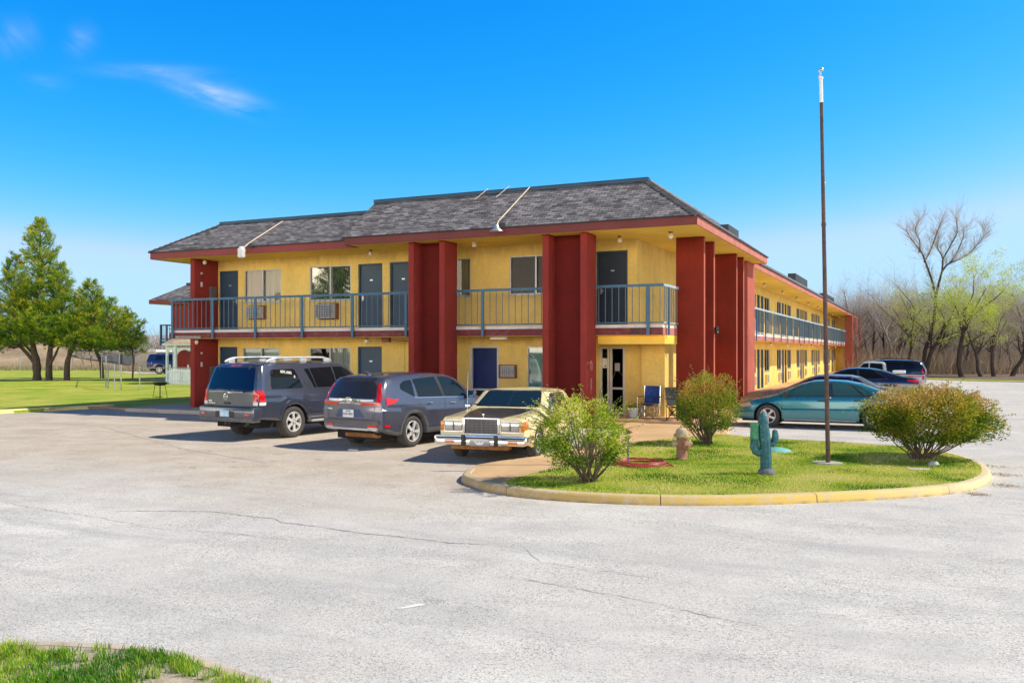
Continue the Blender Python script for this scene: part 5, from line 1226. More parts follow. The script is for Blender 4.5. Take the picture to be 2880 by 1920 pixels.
b = MB(); b.tube([(-1.7, -.55, .31), (-2.1, -.62, .29), (-2.2, -.62, .29)], .035, 10); b.bbox(-2.1, -1.6, -.5, .4, .24, .34, .04); b.build('exhaust_pipe', RUST, C.t, local=True)
mirror_(C, .82, 1.03, PC, (.1, .2, .16)); handle_(C, -.72, .96, CHROME); handle_(C, .18, .93, CHROME)
C.patch('windshield', GLS, 'F', [(-.70, 1.09), (.70, 1.09), (.58, 1.50), (-.58, 1.50)], rnd=.05)

# --- pale yellow boxy sedan nosed toward the drive
P_FRD = dict(L=4.92, top=[(-2.46, .84), (-2.36, .92), (-1.60, .955), (-1.48, .965), (-1.08, 1.28), (-.92, 1.325), (-.4, 1.345), (.1, 1.345), (.33, 1.315), (.90, .985), (1.0, .955), (2.30, .875), (2.42, .86), (2.46, .84)],
    belt=[(-2.46, .86), (-1.4, .90), (.9, .905), (2.30, .85), (2.46, .82)], plan=[(-2.46, .85), (-2.38, .88), (0, .905), (2.2, .88), (2.40, .865), (2.46, .85)], sill=[(-2.46, .36), (-1.9, .27), (1.9, .26), (2.46, .40)],
    axles=(-1.16, 1.52), R=.325, arch=.385, flare=.0, flean=(2.2, .10, .6), tum=.27, crease=.60, fbow=.015, rbow=.03, ub=.2)
PF_ = paint('pale yellow paint', (.86, .72, .36), .0, .3, .14)
F = Car('vintage_sedan', 'boxy pale yellow vintage sedan with a black bare hood and chrome bumper facing the drive', (-7.96, 17.72), R(-90 + 6.9), P_FRD, PF_, 'car')
F.wheels('disc', mat('dusty wheel cover', (.6, .58, .55), .35, .6, var=.2, vs=14, dirt=.4, dirtc=(.3, .25, .2)), .2, .62)
HB = mat('bare black hood', (.030, .026, .027), .32, var=.4, vs=3, coat=.2, dirt=.4, dirtc=(.10, .09, .085))
F.patch('hood_panel', HB, 'T', [(.98, -.60), (1.7, -.56), (2.385, -.40), (2.385, .40), (1.7, .56), (.98, .60)], off=.006, rnd=.03)
F.gap('T', [(.96, -.66), (2.3, -.64)], .01); F.gap('T', [(.96, .66), (2.3, .64)], .01)
WS = carglass('clear windscreen', (.012, .03, .055), .9, .38)
F.patch('windshield', carglass('blue windscreen', (.010, .028, .045), .5), 'F', [(-.71, .985), (.71, .985), (.595, 1.285), (-.595, 1.285)], rnd=.03)
F.patch('windshield_trim', CHROME, 'F', [(-.66, 1.288), (.66, 1.288), (.64, 1.302), (-.64, 1.302)], off=.008)
F.patch('rear_window', GLS, 'B', [(-.70, .985), (.70, .985), (.58, 1.25), (-.58, 1.25)], rnd=.03)
for sd in 'RL':
    F.patch('side_window', carglass('side tint', (.03, .035, .06), .7), sd, [(-.02, .925), (.72, .925), (.30, 1.24), (-.03, 1.255)], rnd=.03)
    F.patch('side_window', carglass('plum tint', (.05, .02, .06), .6), sd, [(-.86, .925), (-.12, .925), (-.13, 1.255), (-.80, 1.235)], rnd=.03)
    F.patch('window_frame', CHROME, sd, [(-.92, .905), (.82, .905), (.80, .921), (-.90, .921)], off=.007); F.patch('window_frame', CHROME, sd, [(-.82, 1.258), (.30, 1.272), (.30, 1.286), (-.82, 1.272)], off=.007)
    F.patch('b_pillar_trim', CHROME, sd, [(-.115, .925), (-.025, .925), (-.035, 1.256), (-.125, 1.256)], off=.006)
    F.patch('side_lamp', AMB, sd, [(2.24, .64), (2.40, .64), (2.40, .80), (2.24, .80)], off=.006)
    F.patch('rocker_trim', CHROME, sd, [(-.75, .29), (1.1, .29), (1.1, .33), (-.75, .33)], off=.008)
    F.patch('rust_patch', RUST, sd, [(1.93, .42), (2.40, .46), (2.40, .52), (1.95, .50)], off=.003)
doors_(F, [[(.88, .33), (.88, .90)], [(-.08, .33), (-.08, .90)], [(-.72, .62), (-.95, .90)], [(2.2, .55), (2.2, .84)]], 0, 0); handle_(F, .05, .79, CHROME); handle_(F, -.80, .79, CHROME)
def fbox(name, m, y0, y1, z0, z1, x0, x1, par=None, b=.008): q = MB(); q.bbox(x0, x1, y0, y1, z0, z1, b); return q.build(name, m, par or F.t, local=True)
gs = fbox('grille', mat('grille shadow', (.03, .03, .036), .4), -.335, .335, .555, .845, 2.38, 2.475)
fbox('grille_surround', CHROME, -.355, .355, .83, .872, 2.34, 2.515, gs, .014); fbox('grille_surround', CHROME, -.37, -.332, .55, .86, 2.36, 2.51, gs); fbox('grille_surround', CHROME, .332, .37, .55, .86, 2.36, 2.51, gs); fbox('grille_surround', CHROME, -.33, .33, .548, .564, 2.37, 2.495, gs)
q = MB()
for i in range(25): y = -.31 + i * .62 / 24; q.box(2.470, 2.486, y - .004, y + .004, .566, .83)
for i in range(5): z = .60 + i * .05; q.box(2.470, 2.483, -.33, .33, z - .004, z + .004)
q.box(2.472, 2.492, -.006, .006, .566, .83); q.build('grille_bars', mat('grille bars', (.16, .16, .18), .35, .6), gs, local=True)
for s_ in (-1, 1):
    a, b_ = sorted((s_ * .39, s_ * .76)); hl = fbox('headlight', LAMP, a, b_, .605, .79, 2.36, 2.472); fbox('headlight_bezel', CHROME, a - .008, b_ + .008, .793, .808, 2.36, 2.478, hl, .004); fbox('headlight_bezel', CHROME, a - .008, b_ + .008, .585, .60, 2.36, 2.478, hl, .004); m_ = (a + b_) / 2; fbox('headlight_divider', TRIM, m_ - .008, m_ + .008, .61, .785, 2.40, 2.477, hl, .003)
    for yy in (a + .092, b_ - .092): q = MB(); q.bbox(2.4722, 2.480, yy - .07, yy + .07, .63, .765, .02); q.build('lens', mat('sealed beam', (.5, .5, .5), .08, .5), hl, local=True)
    a, b_ = sorted((s_ * .775, s_ * .85)); fbox('turn_signal', AMB, a, b_, .60, .79, 2.33, 2.462)
bm_ = fbox('bumper', CHROME, -.90, .90, .455, .535, 2.44, 2.60, None, .03); fbox('bumper_lower', CHROME, -.89, .89, .345, .455, 2.44, 2.585, bm_, .02); fbox('rub_strip', TRIM, -.905, .905, .475, .508, 2.43, 2.612, bm_, .012)
for y in (-.33, .33): fbox('bumper_guard', TRIM, y - .035, y + .035, .335, .545, 2.56, 2.635, bm_, .015)
for y in (-.62, .66): fbox('fog_lamp', AMB, y - .10, y + .10, .375, .435, 2.57, 2.598, bm_, .008)
for s_ in (-1, 1): fbox('bumper_end', CHROME, *sorted((s_ * .86, s_ * .935)), .36, .52, 2.2, 2.57, bm_, .02)
pl = fbox('license_plate', mat('front plate', (.28, .28, .30), .3, .5), -.20, .20, .335, .475, 2.59, 2.606, None, .004)
q = MB(); pts = [(-.11, .045), (-.085, .005), (-.06, -.03), (0, -.04), (.06, -.03), (.085, .005), (.11, .045), (.06, .02), (.03, .005), (.012, .03), (0, .012), (-.012, .03), (-.03, .005), (-.06, .02)]
q.face([(2.6075, y, .395 + z) for y, z in pts]); q.build('plate_emblem', PLATE, pl, local=True)
fbox('valance', RUST, -.62, .55, .25, .34, 2.28, 2.5, None, .03)
q = MB(); q.tube([(2.375, 0, .865), (2.375, 0, .90), (2.37, 0, .925)], [.006, .006, .012], 6); q.bbox(2.365, 2.38, -.018, .018, .90, .935, .006); q.build('hood_ornament', CHROME, F.t, local=True)
h, n = F.hit('T', 1.15, -.79); q = MB(); q.tube([(h.x, h.y, h.z), (h.x - .01, h.y, h.z + .5), (h.x - .06, h.y, h.z + .80)], [.005, .004, .003], 6); q.build('antenna', STEEL, F.t, local=True)
for y0 in (-.35, .28):
    q = MB(); h0, _ = F.hit('F', y0, 1.0); h1, _ = F.hit('F', y0 - .42, 1.03); q.tube([(h0.x + .03, y0, 1.0), (h1.x + .02, y0 - .42, 1.03)], .009, 5); q.build('wiper', TRIM, F.t, local=True)
# clutter on the dash seen through the screen sits just inside the glass
mirror_(F, .66, .93, CHROME, (.09, .13, .09))

# --- teal sedan nosed to the wing
P_TEAL = dict(L=4.85, top=[(-2.425, .80), (-2.33, .93), (-1.85, 1.0), (-1.68, 1.015), (-1.0, 1.25), (-.6, 1.325), (-.15, 1.345), (.25, 1.32), (.6, 1.225), (1.22, .93), (1.38, .885), (2.0, .745), (2.3, .65), (2.425, .56)],
    belt=[(-2.425, .86), (-1, .905), (1.1, .86), (2.0, .70), (2.425, .54)], plan=[(-2.425, .74), (-2.25, .85), (-1.5, .905), (1.3, .905), (1.9, .84), (2.25, .70), (2.425, .56)], sill=[(-2.425, .34), (-1.9, .22), (1.8, .22), (2.425, .22)],
    axles=(-1.36, 1.43), R=.325, arch=.385, flare=.008, tum=.44, bulge=.014, crease=.52, fbow=.10, rbow=.07, ub=.16, rlean=(-1.8, .25, .8))
PT = paint('teal paint', (.012, .20, .245), .45, .25, .22)
T = Car('teal_sedan', 'teal four door sedan, nearest of the row nosed to the side wing', (-2.50, 26.62), R(180), P_TEAL, PT, 'car')
T.wheels(5, mat('silver wheel cover', (.62, .58, .56), .4, .4, var=.1), .21, .66)
GT = carglass('sea glass', (.035, .10, .11), .45)
def sedan_glass(c, g, front, rear, belt, sides):
    c.patch('windshield', g, 'F', front, rnd=.05); c.patch('rear_window', g, 'B', rear, rnd=.05)
    for sd in 'RL':
        xs = [p[0] for q in sides for p in q]; zs = [p[1] for q in sides for p in q]
        for q in sides:
            cx, cz = sum(p[0] for p in q) / len(q), sum(p[1] for p in q) / len(q)
            def gr_(p, e): dx, dz = p[0] - cx, p[1] - cz; l = math.hypot(dx, dz); return (p[0] + dx / l * e, p[1] + dz / l * e)
            c.patch('window_surround', TRIM, sd, [gr_(p, .045) for p in q], off=.0025, th=.008, rnd=.03)
            c.patch('side_window', g, sd, q, off=.006, rnd=.03)
sedan_glass(T, GT, [(-.68, .95), (.68, .95), (.52, 1.25), (-.52, 1.25)], [(-.66, 1.03), (.66, 1.03), (.52, 1.24), (-.52, 1.24)], 0, ([(-.10, .915), (1.0, .89), (.58, 1.14), (.22, 1.25), (-.08, 1.27)], [(-1.05, .93), (-.30, .917), (-.27, 1.27), (-.72, 1.23)], [(-1.28, .955), (-1.10, .935), (-.82, 1.205), (-1.02, 1.13)]))
for sd in 'RL':
    T.patch('window_trim', TRIM, sd, [(-1.32, .91), (1.08, .872), (1.06, .888), (-1.3, .93)], off=.006); T.patch('b_pillar_trim', TRIM, sd, [(-.245, .917), (-.145, .915), (-.125, 1.266), (-.215, 1.266)], off=.005)
    T.patch('door_moulding', PT, sd, [(-.95, .50), (.98, .49), (.98, .525), (-.95, .535)], off=.012, th=.02)
    T.patch('headlight', mat('amber headlamp', (.62, .40, .22), .15, coat=.8), sd, [(1.88, .60), (2.22, .54), (2.24, .62), (1.95, .70)], off=.008, rnd=.02)
    T.patch('tail_lamp', REDL, sd, [(-2.36, .68), (-2.05, .70), (-2.02, .86), (-2.32, .88)], off=.008, rnd=.02)
    T.patch('rocker_trim', SILV, sd, [(-.9, .225), (.98, .225), (.98, .255), (-.9, .255)], off=.01, th=.02)
T.patch('tail_lamp', REDL, 'B', [(.30, .70), (.78, .70), (.76, .86), (.30, .86)], off=.008, rnd=.02); T.patch('tail_lamp', REDL, 'B', [(.30, .70), (.78, .70), (.76, .86), (.30, .86)], off=.008, rnd=.02, mirror=True)
doors_(T, [[(1.02, .27), (1.06, .85)], [(-.19, .27), (-.19, .91)], [(-.92, .34), (-1.1, .70), (-1.16, .92)], [(-.92, .28), (-.92, .34)]], 0, 0); handle_(T, .0, .775, TRIM); handle_(T, -.95, .79, TRIM); mirror_(T, .93, .87, TRIM, (.1, .19, .13))

# --- cars further along the wing
P_GRY = dict(P_TEAL, L=5.3, top=[(-2.65, .84), (-2.55, .97), (-1.7, 1.03), (-1.5, 1.05), (-.95, 1.33), (-.7, 1.385), (0, 1.405), (.3, 1.385), (.55, 1.31), (1.2, .99), (1.35, .95), (2.4, .82), (2.65, .62)], belt=[(-2.65, .90), (1.2, .93), (2.65, .60)], plan=[(-2.65, .82), (-2.5, .92), (1.9, .93), (2.5, .82), (2.65, .70)], axles=(-1.45, 1.5), tum=.40, sill=[(-2.65, .34), (-1.9, .25), (2, .25), (2.65, .3)])
PG = paint('taupe paint', (.24, .21, .24), .5, .25, .2)
Gc = Car('taupe_sedan', 'long taupe sedan half hidden behind the teal sedan', (-2.72, 30.3), R(180), P_GRY, PG, 'car'); Gc.wheels(5, ALLOY, .21, .64)
sedan_glass(Gc, GLB, [(-.70, 1.02), (.70, 1.02), (.56, 1.32), (-.56, 1.32)], [(-.72, 1.07), (.72, 1.07), (.58, 1.32), (-.58, 1.32)], 0, ([(0, .965), (1.02, .965), (.5, 1.24), (.25, 1.325), (.02, 1.335)], [(-.82, .965), (-.1, .965), (-.08, 1.335), (-.70, 1.315)], [(-1.32, .97), (-.9, .965), (-.78, 1.305), (-.95, 1.24)]))
for sd in 'RL': Gc.patch('tail_lamp', REDL, sd, [(-2.6, .70), (-2.42, .70), (-2.42, .90), (-2.58, .90)], off=.008, rnd=.02); Gc.patch('window_trim', CHROME, sd, [(-1.36, .945), (1.1, .945), (1.08, .958), (-1.34, .96)], off=.006)
for k in (0, 1): Gc.patch('tail_lamp', REDL, 'B', [(.35, .72), (.80, .72), (.80, .90), (.35, .90)], off=.008, rnd=.02, mirror=bool(k))
P_NAV = dict(P_TEAL, L=4.9, top=[(-2.45, .90), (-2.36, 1.03), (-1.95, 1.10), (-1.8, 1.12), (-1.0, 1.37), (-.6, 1.44), (-.1, 1.46), (.3, 1.43), (.62, 1.34), (1.3, .99), (1.45, .94), (2.1, .82), (2.45, .62)], belt=[(-2.45, .95), (-1, .985), (1.1, .93), (2.45, .60)], plan=[(-2.45, .78), (-2.25, .88), (-1.5, .93), (1.5, .93), (2.1, .82), (2.45, .62)], R=.34, arch=.40)
PN = paint('navy paint', (.012, .022, .06), .4, .2, .15)
Nv = Car('navy_sedan', 'dark navy fastback sedan with a slim red tail lamp beyond the taupe sedan', (-2.5, 39.9), R(180), P_NAV, PN, 'car'); Nv.wheels(5, ALLOY, .22, .68)
sedan_glass(Nv, GLS, [(-.70, 1.02), (.70, 1.02), (.54, 1.36), (-.54, 1.36)], [(-.68, 1.14), (.68, 1.14), (.54, 1.36), (-.54, 1.36)], 0, ([(-.1, 1.0), (1.02, .97), (.55, 1.25), (.2, 1.36), (-.08, 1.385)], [(-1.2, 1.03), (-.2, 1.003), (-.18, 1.385), (-.7, 1.345)]))
for sd in 'RL': Nv.patch('tail_lamp', REDL, sd, [(-2.36, .88), (-1.98, .93), (-1.98, .99), (-2.32, .99)], off=.008, rnd=.015); Nv.patch('window_trim', CHROME, sd, [(-1.25, 1.012), (1.1, .952), (1.1, .96), (-1.25, 1.02)], off=.006)
for k in (0, 1): Nv.patch('tail_lamp', REDL, 'B', [(.35, .88), (.76, .88), (.74, .98), (.35, .98)], off=.008, rnd=.02, mirror=bool(k))
P_PK = dict(P_ARM, L=5.0, top=[(-2.5, .93), (-2.45, .95), (-.80, .96), (-.74, 1.0), (-.66, 1.52), (-.5, 1.585), (.1, 1.61), (.4, 1.57), (1.0, 1.05), (1.12, 1.0), (2.2, .92), (2.5, .80)], belt=[(-2.5, .90), (1.0, .97), (2.5, .76)], plan=[(-2.5, .86), (1.8, .87), (2.3, .82), (2.5, .72)], sill=[(-2.5, .45), (2.5, .36)], axles=(-1.42, 1.55), R=.34, arch=.41, bed=(-2.44, -.82), tum=.3, rbow=.01, flare=.012)
for k in ('rlean', 'rtuck'): P_PK.pop(k)
PW = paint('white paint', (.50, .49, .50), .05, .3, .3)
Pk = Car('pickup_truck', 'small white pickup with an open bed beyond the navy sedan', (-2.35, 50.4), R(180), P_PK, PW, 'pickup'); Pk.wheels(6, ALLOY, .22, .62)
Pk.patch('windshield', GLS, 'F', [(-.68, 1.06), (.68, 1.06), (.56, 1.52), (-.56, 1.52)], rnd=.05); Pk.patch('rear_window', GLS, 'B', [(-.62, 1.08), (.62, 1.08), (.56, 1.48), (-.56, 1.48)], rnd=.05)
for sd in 'RL': Pk.patch('side_window', GLS, sd, [(-.58, 1.0), (.10, 1.0), (.08, 1.51), (-.52, 1.48)], rnd=.03); Pk.patch('side_window', GLS, sd, [(.16, 1.0), (.86, 1.0), (.38, 1.48), (.14, 1.51)], rnd=.03); Pk.patch('tail_lamp', REDL, sd, [(-2.47, .66), (-2.38, .66), (-2.38, .88), (-2.47, .88)], off=.006)
for k in (0, 1): Pk.patch('tail_lamp', REDL, 'B', [(.72, .62), (.84, .62), (.84, .90), (.72, .90)], off=.008, mirror=bool(k))
b = MB(); b.bbox(-1.6, -1.0, -.7, .7, .98, 1.12, .02); b.build('tool_box', PLATE, Pk.t, local=True)
def far_suv(name, label, pos, hd, pm, spec=P_CRV, sc=1.):
    c = Car(name, label, pos, hd, spec, pm, 'suv'); c.wheels(6, ALLOY, .24, .64); big = spec is P_ARM; k = .14 if big else 0
    c.patch('rear_window', GLB, 'B', [(-.66, 1.115 + k), (.66, 1.115 + k), (.58, 1.45 + k * 1.5), (-.58, 1.45 + k * 1.5)], rnd=.05)
    for sd in 'RL':
        for q in ([(-1.9, 1.16), (-1.15, 1.14), (-1.2, 1.50), (-1.7, 1.47)], [(-1.06, 1.12), (-.17, 1.10), (-.25, 1.53), (-1.1, 1.50)], [(-.06, 1.09), (.88, 1.07), (.5, 1.38), (.25, 1.50), (-.14, 1.53)]): c.patch('side_window', GLS, sd, [(x, z + k * (1 if z < 1.2 else 1.4)) for x, z in q], rnd=.03)
    for s_ in (0, 1): c.patch('tail_lamp', REDL, 'B', [(.70, .92), (.78, .92), (.78, 1.2), (.70, 1.2)], off=.01, mirror=bool(s_), rnd=.02)
    for sd in 'RL': c.patch('tail_lamp', REDL, sd, [(-2.2, .92), (-2.1, .93), (-2.1, 1.15), (-2.16, 1.15)], off=.01, rnd=.02)
    for s_ in (1, -1): b = MB(); b.tube([(-1.7, s_ * .62, 1.62 + k * 1.7), (-1.5, s_ * .62, 1.70 + k * 1.7), (-.2, s_ * .62, 1.72 + k * 1.7), (.0, s_ * .62, 1.64 + k * 1.7)], .02, 6); b.build('roof_rail', TRIM, c.t, local=True)
    return c
far_suv('black_suv', 'black SUV with roof rails farthest along the row at the side wing', (-2.1, 54.2), R(180), paint('black paint', (.010, .014, .028), .3, .2, .15))
far_suv('blue_suv', 'dark blue SUV parked beyond the lawn behind the white gazebo', (-62.8, 62.3), R(28), paint('deep blue paint', (.012, .03, .12), .4, .2, .2), P_ARM)
# ------------------------------------------------------------------ vegetation
BARK = mat('grey bark', (.24, .195, .16), .95, var=.35, vs=4, bmp=.6, bs=20)
BARKD = mat('dark bark', (.060, .046, .038), .95, var=.35, vs=4, bmp=.6, bs=20)
TWIG = mat('bare twigs', (.46, .395, .335), .95, var=.35, vs=.8)
TWIGD = mat('brown twigs', (.42, .32, .25), .95, var=.4, vs=.8)
CEDAR = mat('cedar bark', (.095, .062, .05), .95, var=.4, vs=8, bmp=.6, bs=30, dirt=.4, dirtc=(.30, .25, .2))
LEAF = leafmat('leaf')
NEED = leafmat('needle', .7, .2)
CAMR = Vector((math.cos(R(YAW)), math.sin(R(YAW)), 0)); CAMF = Vector((-math.sin(R(YAW)), math.cos(R(YAW)), 0))
def grow(rnd, p, d, L, r, lv, maxlv, T, C, tips, up=.25, kids=(5, 5, 5, 4, 4), spread=.75, thick=.035, wob=.16):
    n = max(2, 5 - lv); pts = [p]; dirs = [d]; q = p; dd = d
    for i in range(n):
        dd = (dd + Vector((rnd.gauss(0, wob), rnd.gauss(0, wob), rnd.gauss(0, wob * .6) + up * .16))).normalized(); q = q + dd * (L / n); pts.append(q); dirs.append(dd)
    rad = [r * (1 - .62 * i / n) for i in range(n + 1)]
    (T if r > thick else C).tube(pts, rad, 7 if r > .08 else (5 if r > thick else 3), 0, False)
    if lv >= maxlv: tips.append((pts[-1], dd)); return
    k = kids[min(lv, len(kids) - 1)]
    for j in range(k):
        t = rnd.uniform(.35 if lv == 0 else .2, 1.); i = min(n - 1, int(t * n)); b = pts[i].lerp(pts[i + 1], t * n - i); a = rnd.uniform(0, 6.283)
        u = dirs[i + 1].orthogonal().normalized(); w = dirs[i + 1].cross(u); s = spread * rnd.uniform(.6, 1.25)
        nd = (dirs[i + 1] * math.cos(s) + (u * math.cos(a) + w * math.sin(a)) * math.sin(s) + Vector((0, 0, up * .5))).normalized()
        grow(rnd, b, nd, L * rnd.uniform(.45, .72), rad[i] * rnd.uniform(.42, .62), lv + 1, maxlv, T, C, tips, up, kids, spread, thick, wob)
def leaf_quad(mb, p, d, l, w, c, rnd):
    d = d.normalized(); u = d.orthogonal().normalized(); v = d.cross(u); a = rnd.uniform(0, 6.28); s = u * math.cos(a) + v * math.sin(a); nn = d.cross(s)
    mb.idx([p, p + d * l * .5 + s * w * .5 + nn * w * .12, p + d * l, p + d * l * .5 - s * w * .5 + nn * w * .12], [(0, 1, 2, 3)], 0, False, c)
def tree(name, label, cat, loc, seed, h, kids=(6, 5, 5, 5, 3), maxlv=4, trunk=.38, r=.16, lean=(0, 0), up=.3, spread=.75, tm=BARK, cm=TWIG, group=None, leaves=None):
    rnd = random.Random(seed); T = MB(); C = MB(); tips = []
    d = Vector((lean[0], lean[1], 1)).normalized()
    grow(rnd, Vector((0, 0, -.1)), d, h * trunk * 1.35, r, 0, maxlv, T, C, tips, up, kids, spread)
    zmax = max(max((v[2] for v in C.v), default=1), 1); k = h / zmax
    for m in (T, C): m.v = [(x * k, y * k, z * k) for x, y, z in m.v]
    t = thing(name, label, cat, loc, 0, group); T.build('trunk', tm, t, local=True); C.build('crown', cm, t, local=True)
    if leaves:
        n, sz, cols, z0 = leaves; Lm = MB()
        for p, dd in tips:
            p = p * k
            if p.z < z0: continue
            for j in range(n):
                q = p + Vector((rnd.gauss(0, .22), rnd.gauss(0, .22), rnd.gauss(0, .18))); c = rnd.choice(cols); f = rnd.uniform(.7, 1.25)
                leaf_quad(Lm, q, Vector((rnd.gauss(0, 1), rnd.gauss(0, 1), rnd.gauss(-.2, .8))), rnd.uniform(.7, 1.3) * sz, sz * .5, tuple(v * f for v in c), rnd)
        Lm.build('foliage', LEAF, t, local=True)
    return t
# --- the wood beyond the far end of the lot
proto = [tree('bare_tree', 'bare grey brown tree in the wood beyond the far end of the lot', 'tree', (-9 + i * 3., 95, 0), 20 + i, h, group='bare trees in the wood', lean=(.1 * (i % 3 - 1), 0), tm=(BARK, BARKD)[i % 2], cm=(TWIG, TWIGD)[i % 2], r=.13 + .015 * (i % 3), up=.22 + .06 * (i % 3), kids=(7, 6, 5, 5, 3))
         for i, h in enumerate((10.8, 12.2, 9.4, 11.4, 8.6, 10.2))]
rnd = random.Random(77); used = set()
def pol(px, d):
    l = (px - 1440) / 2504 * d; return CAMF * d + CAMR * l
spots = []
for row, (d0, n) in enumerate(((86, 13), (93, 15), (101, 16), (111, 16), (124, 14))):
    for i in range(n):
        px = lerp(2330 if row else 2480, 2990, (i + rnd.uniform(.1, .9)) / n); v = pol(px, d0 + rnd.uniform(-3, 3)); spots.append((v.x, v.y, rnd.uniform(.85, 1.1) * (1 + .05 * row)))
for px, d in ((2410, 84), (2455, 90), (2350, 112), (2300, 120), (2270, 135), (2240, 150)): v = pol(px, d); spots.append((v.x, v.y, 1.05))
for i, (x, y, s) in enumerate(spots):
    k = i % 6; o = proto[k] if i < 6 else copy_tree(proto[k])
    o.location = (x, y, -.03); o.rotation_euler = (0, 0, rnd.uniform(0, 6.28)); o.scale = (s * rnd.uniform(.9, 1.1), s * rnd.uniform(.9, 1.1), s)
# nearer trunks at the verge, each with its own lean
for j, (px, d, h, ln, sd_, lab) in enumerate(((2760, 74, 7.6, (-.34, .1), 41, 'bare tree with a dark trunk leaning left just right of the leafing tree'), (2795, 75, 8.2, (-.12, 0), 42, 'slender bare tree with a dark straight trunk at the grass verge near the right edge'), (2845, 76, 7.4, (.22, .1), 43, 'bare tree with a pale trunk leaning right at the grass verge at the right edge'))):
    v = pol(px, d); tree('bare_tree', lab, 'tree', (v.x, v.y, -.02), sd_, h, lean=ln, tm=BARKD, cm=TWIG, r=.2, kids=(7, 6, 5, 5, 3))
# the tall bare tree with two spreading leaders
def poly_tree(name, label, base, paths, k, seed, tm, cm):
    rnd = random.Random(seed); T = MB(); C = MB(); tips = []
    for (P, r0, r1, dep) in paths:
        pts = [CAMR * ((x - 1040) / k) + Vector((0, 0, (1440 - y) / k)) + CAMF * lerp(0, dep, i / (len(P) - 1)) for i, (x, y) in enumerate(P)]
        sp = [Vector(q) for q in smoothpoly([tuple(q) for q in pts], 4, False)]; n = len(sp)
        T.tube(sp, [lerp(r0, r1, i / (n - 1)) for i in range(n)], 7, 0, False)
        if r1 < .07:
            for i in range(2, n):
                for q in range(4):
                    dd = (sp[i] - sp[i - 1]).normalized(); a = Vector((rnd.gauss(0, 1), rnd.gauss(0, 1), rnd.gauss(.3, .6))).normalized()
                    grow(rnd, sp[i], (dd + a * 1.0).normalized(), rnd.uniform(.7, 1.5), .017, 2, 4, T, C, tips, .5, (4, 4, 4, 3), .6)
    t = thing(name, label, 'tree', base); T.build('trunk', tm, t, local=True); C.build('crown', cm, t, local=True); return t
v = pol(2598, 79)
poly_tree('tall_bare_tree', 'tallest bare tree, two dark leaders fanning out high above the leafing crowns', (v.x, v.y, 0), [
    ([(1040, 1450), (1050, 1250), (1085, 1140), (1130, 950), (1140, 780)], .20, .12, 0), ([(1140, 790), (1100, 660), (1040, 510), (1000, 430), (920, 340), (860, 250)], .11, .02, -.8),
    ([(1140, 790), (1165, 680), (1190, 590)], .11, .09, 0), ([(1190, 595), (1240, 530), (1330, 490), (1430, 440), (1510, 370), (1580, 290), (1600, 220)], .08, .015, 1.2), ([(1190, 595), (1200, 470), (1165, 390), (1175, 290)], .09, .02, .3),
    ([(1200, 480), (1250, 370), (1290, 270), (1270, 150)], .07, .02, -.8), ([(1250, 520), (1320, 440), (1390, 300), (1410, 210)], .06, .02, .8), ([(1000, 430), (1015, 330), (985, 240), (1030, 150)], .07, .02, .6), ([(1040, 510), (1075, 430), (1110, 300), (1140, 190)], .07, .02, -1)], 93.2, 5, BARKD, TWIG)
GW = [(.62, .72, .08), (.52, .64, .06), (.74, .78, .16), (.40, .52, .05)]
for px, d, h, sd_, lab, nl in ((2705, 73, 10.2, 51, 'tree coming into yellow green leaf, its trunk leaning left at the grass verge', 5), (2600, 78, 9.4, 57, 'yellow green leafing tree with a thick dark trunk behind the parked cars', 4), (2880, 84, 10.4, 54, 'half leafed yellow green tree at the right edge of the wood', 5), (2500, 92, 9.0, 56, 'thin pale green leafing tree low behind the motel end', 2)):
    v = pol(px, d); tree('leafing_tree', lab, 'tree', (v.x, v.y, -.02), sd_, h, lean=(-.22, -.05) if sd_ == 51 else (.05, 0), tm=BARKD, cm=TWIG, r=.22, up=.12, spread=.85, kids=(7, 6, 5, 5), maxlv=4 if nl < 3 else 3, leaves=(nl * 3 if nl < 3 else nl * 8, .13, GW, 2.6))
# undergrowth and the far wood: brown masses of stems
def brush(name, label, dr, pr, n, hr, cols, seed, w=.02):
    rnd = random.Random(seed); mb = MB()
    for i in range(n):
        v = pol(rnd.uniform(*pr), rnd.uniform(*dr)); h = rnd.uniform(*hr) * rnd.uniform(.5, 1); c = rnd.choice(cols); f = rnd.uniform(.7, 1.3); c = tuple(q * f for q in c)
        p = Vector((v.x, v.y, -.05)); d = Vector((rnd.gauss(0, .35), rnd.gauss(0, .35), 1))
        for s in range(3):
            q = p + d.normalized() * h / 3; ww = w * (1 - s * .28); side = Vector((rnd.gauss(0, 1), rnd.gauss(0, 1), 0)).normalized() * ww
            mb.idx([p - side, p + side, q + side * .7, q - side * .7], [(0, 1, 2, 3)], 0, False, c)
            for t in range(2):
                e = q + Vector((rnd.gauss(0, .5), rnd.gauss(0, .5), rnd.uniform(.0, .7))) * h * .28; mb.idx([q - side * .5, q + side * .5, e], [(0, 1, 2)], 0, False, c)
            p = q; d = d + Vector((rnd.gauss(0, .3), rnd.gauss(0, .3), 0))
    return tag(mb.build(name, leafmat('brush', .9, .1)), label, 'undergrowth', kind='stuff')
BC = [(.42, .31, .235), (.56, .43, .33), (.32, .235, .185), (.60, .47, .35), (.38, .33, .18)]
brush('undergrowth', 'brown leafless undergrowth filling the floor of the wood', (82, 100), (2380, 2990), 9000, (1.2, 3.6), BC, 61)
brush('undergrowth', 'brown leafless brush in the depth of the wood', (100, 150), (2230, 3000), 9000, (4, 9.5), [(.48, .40, .335), (.58, .48, .41), (.40, .325, .28), (.54, .46, .39)], 62, .05)
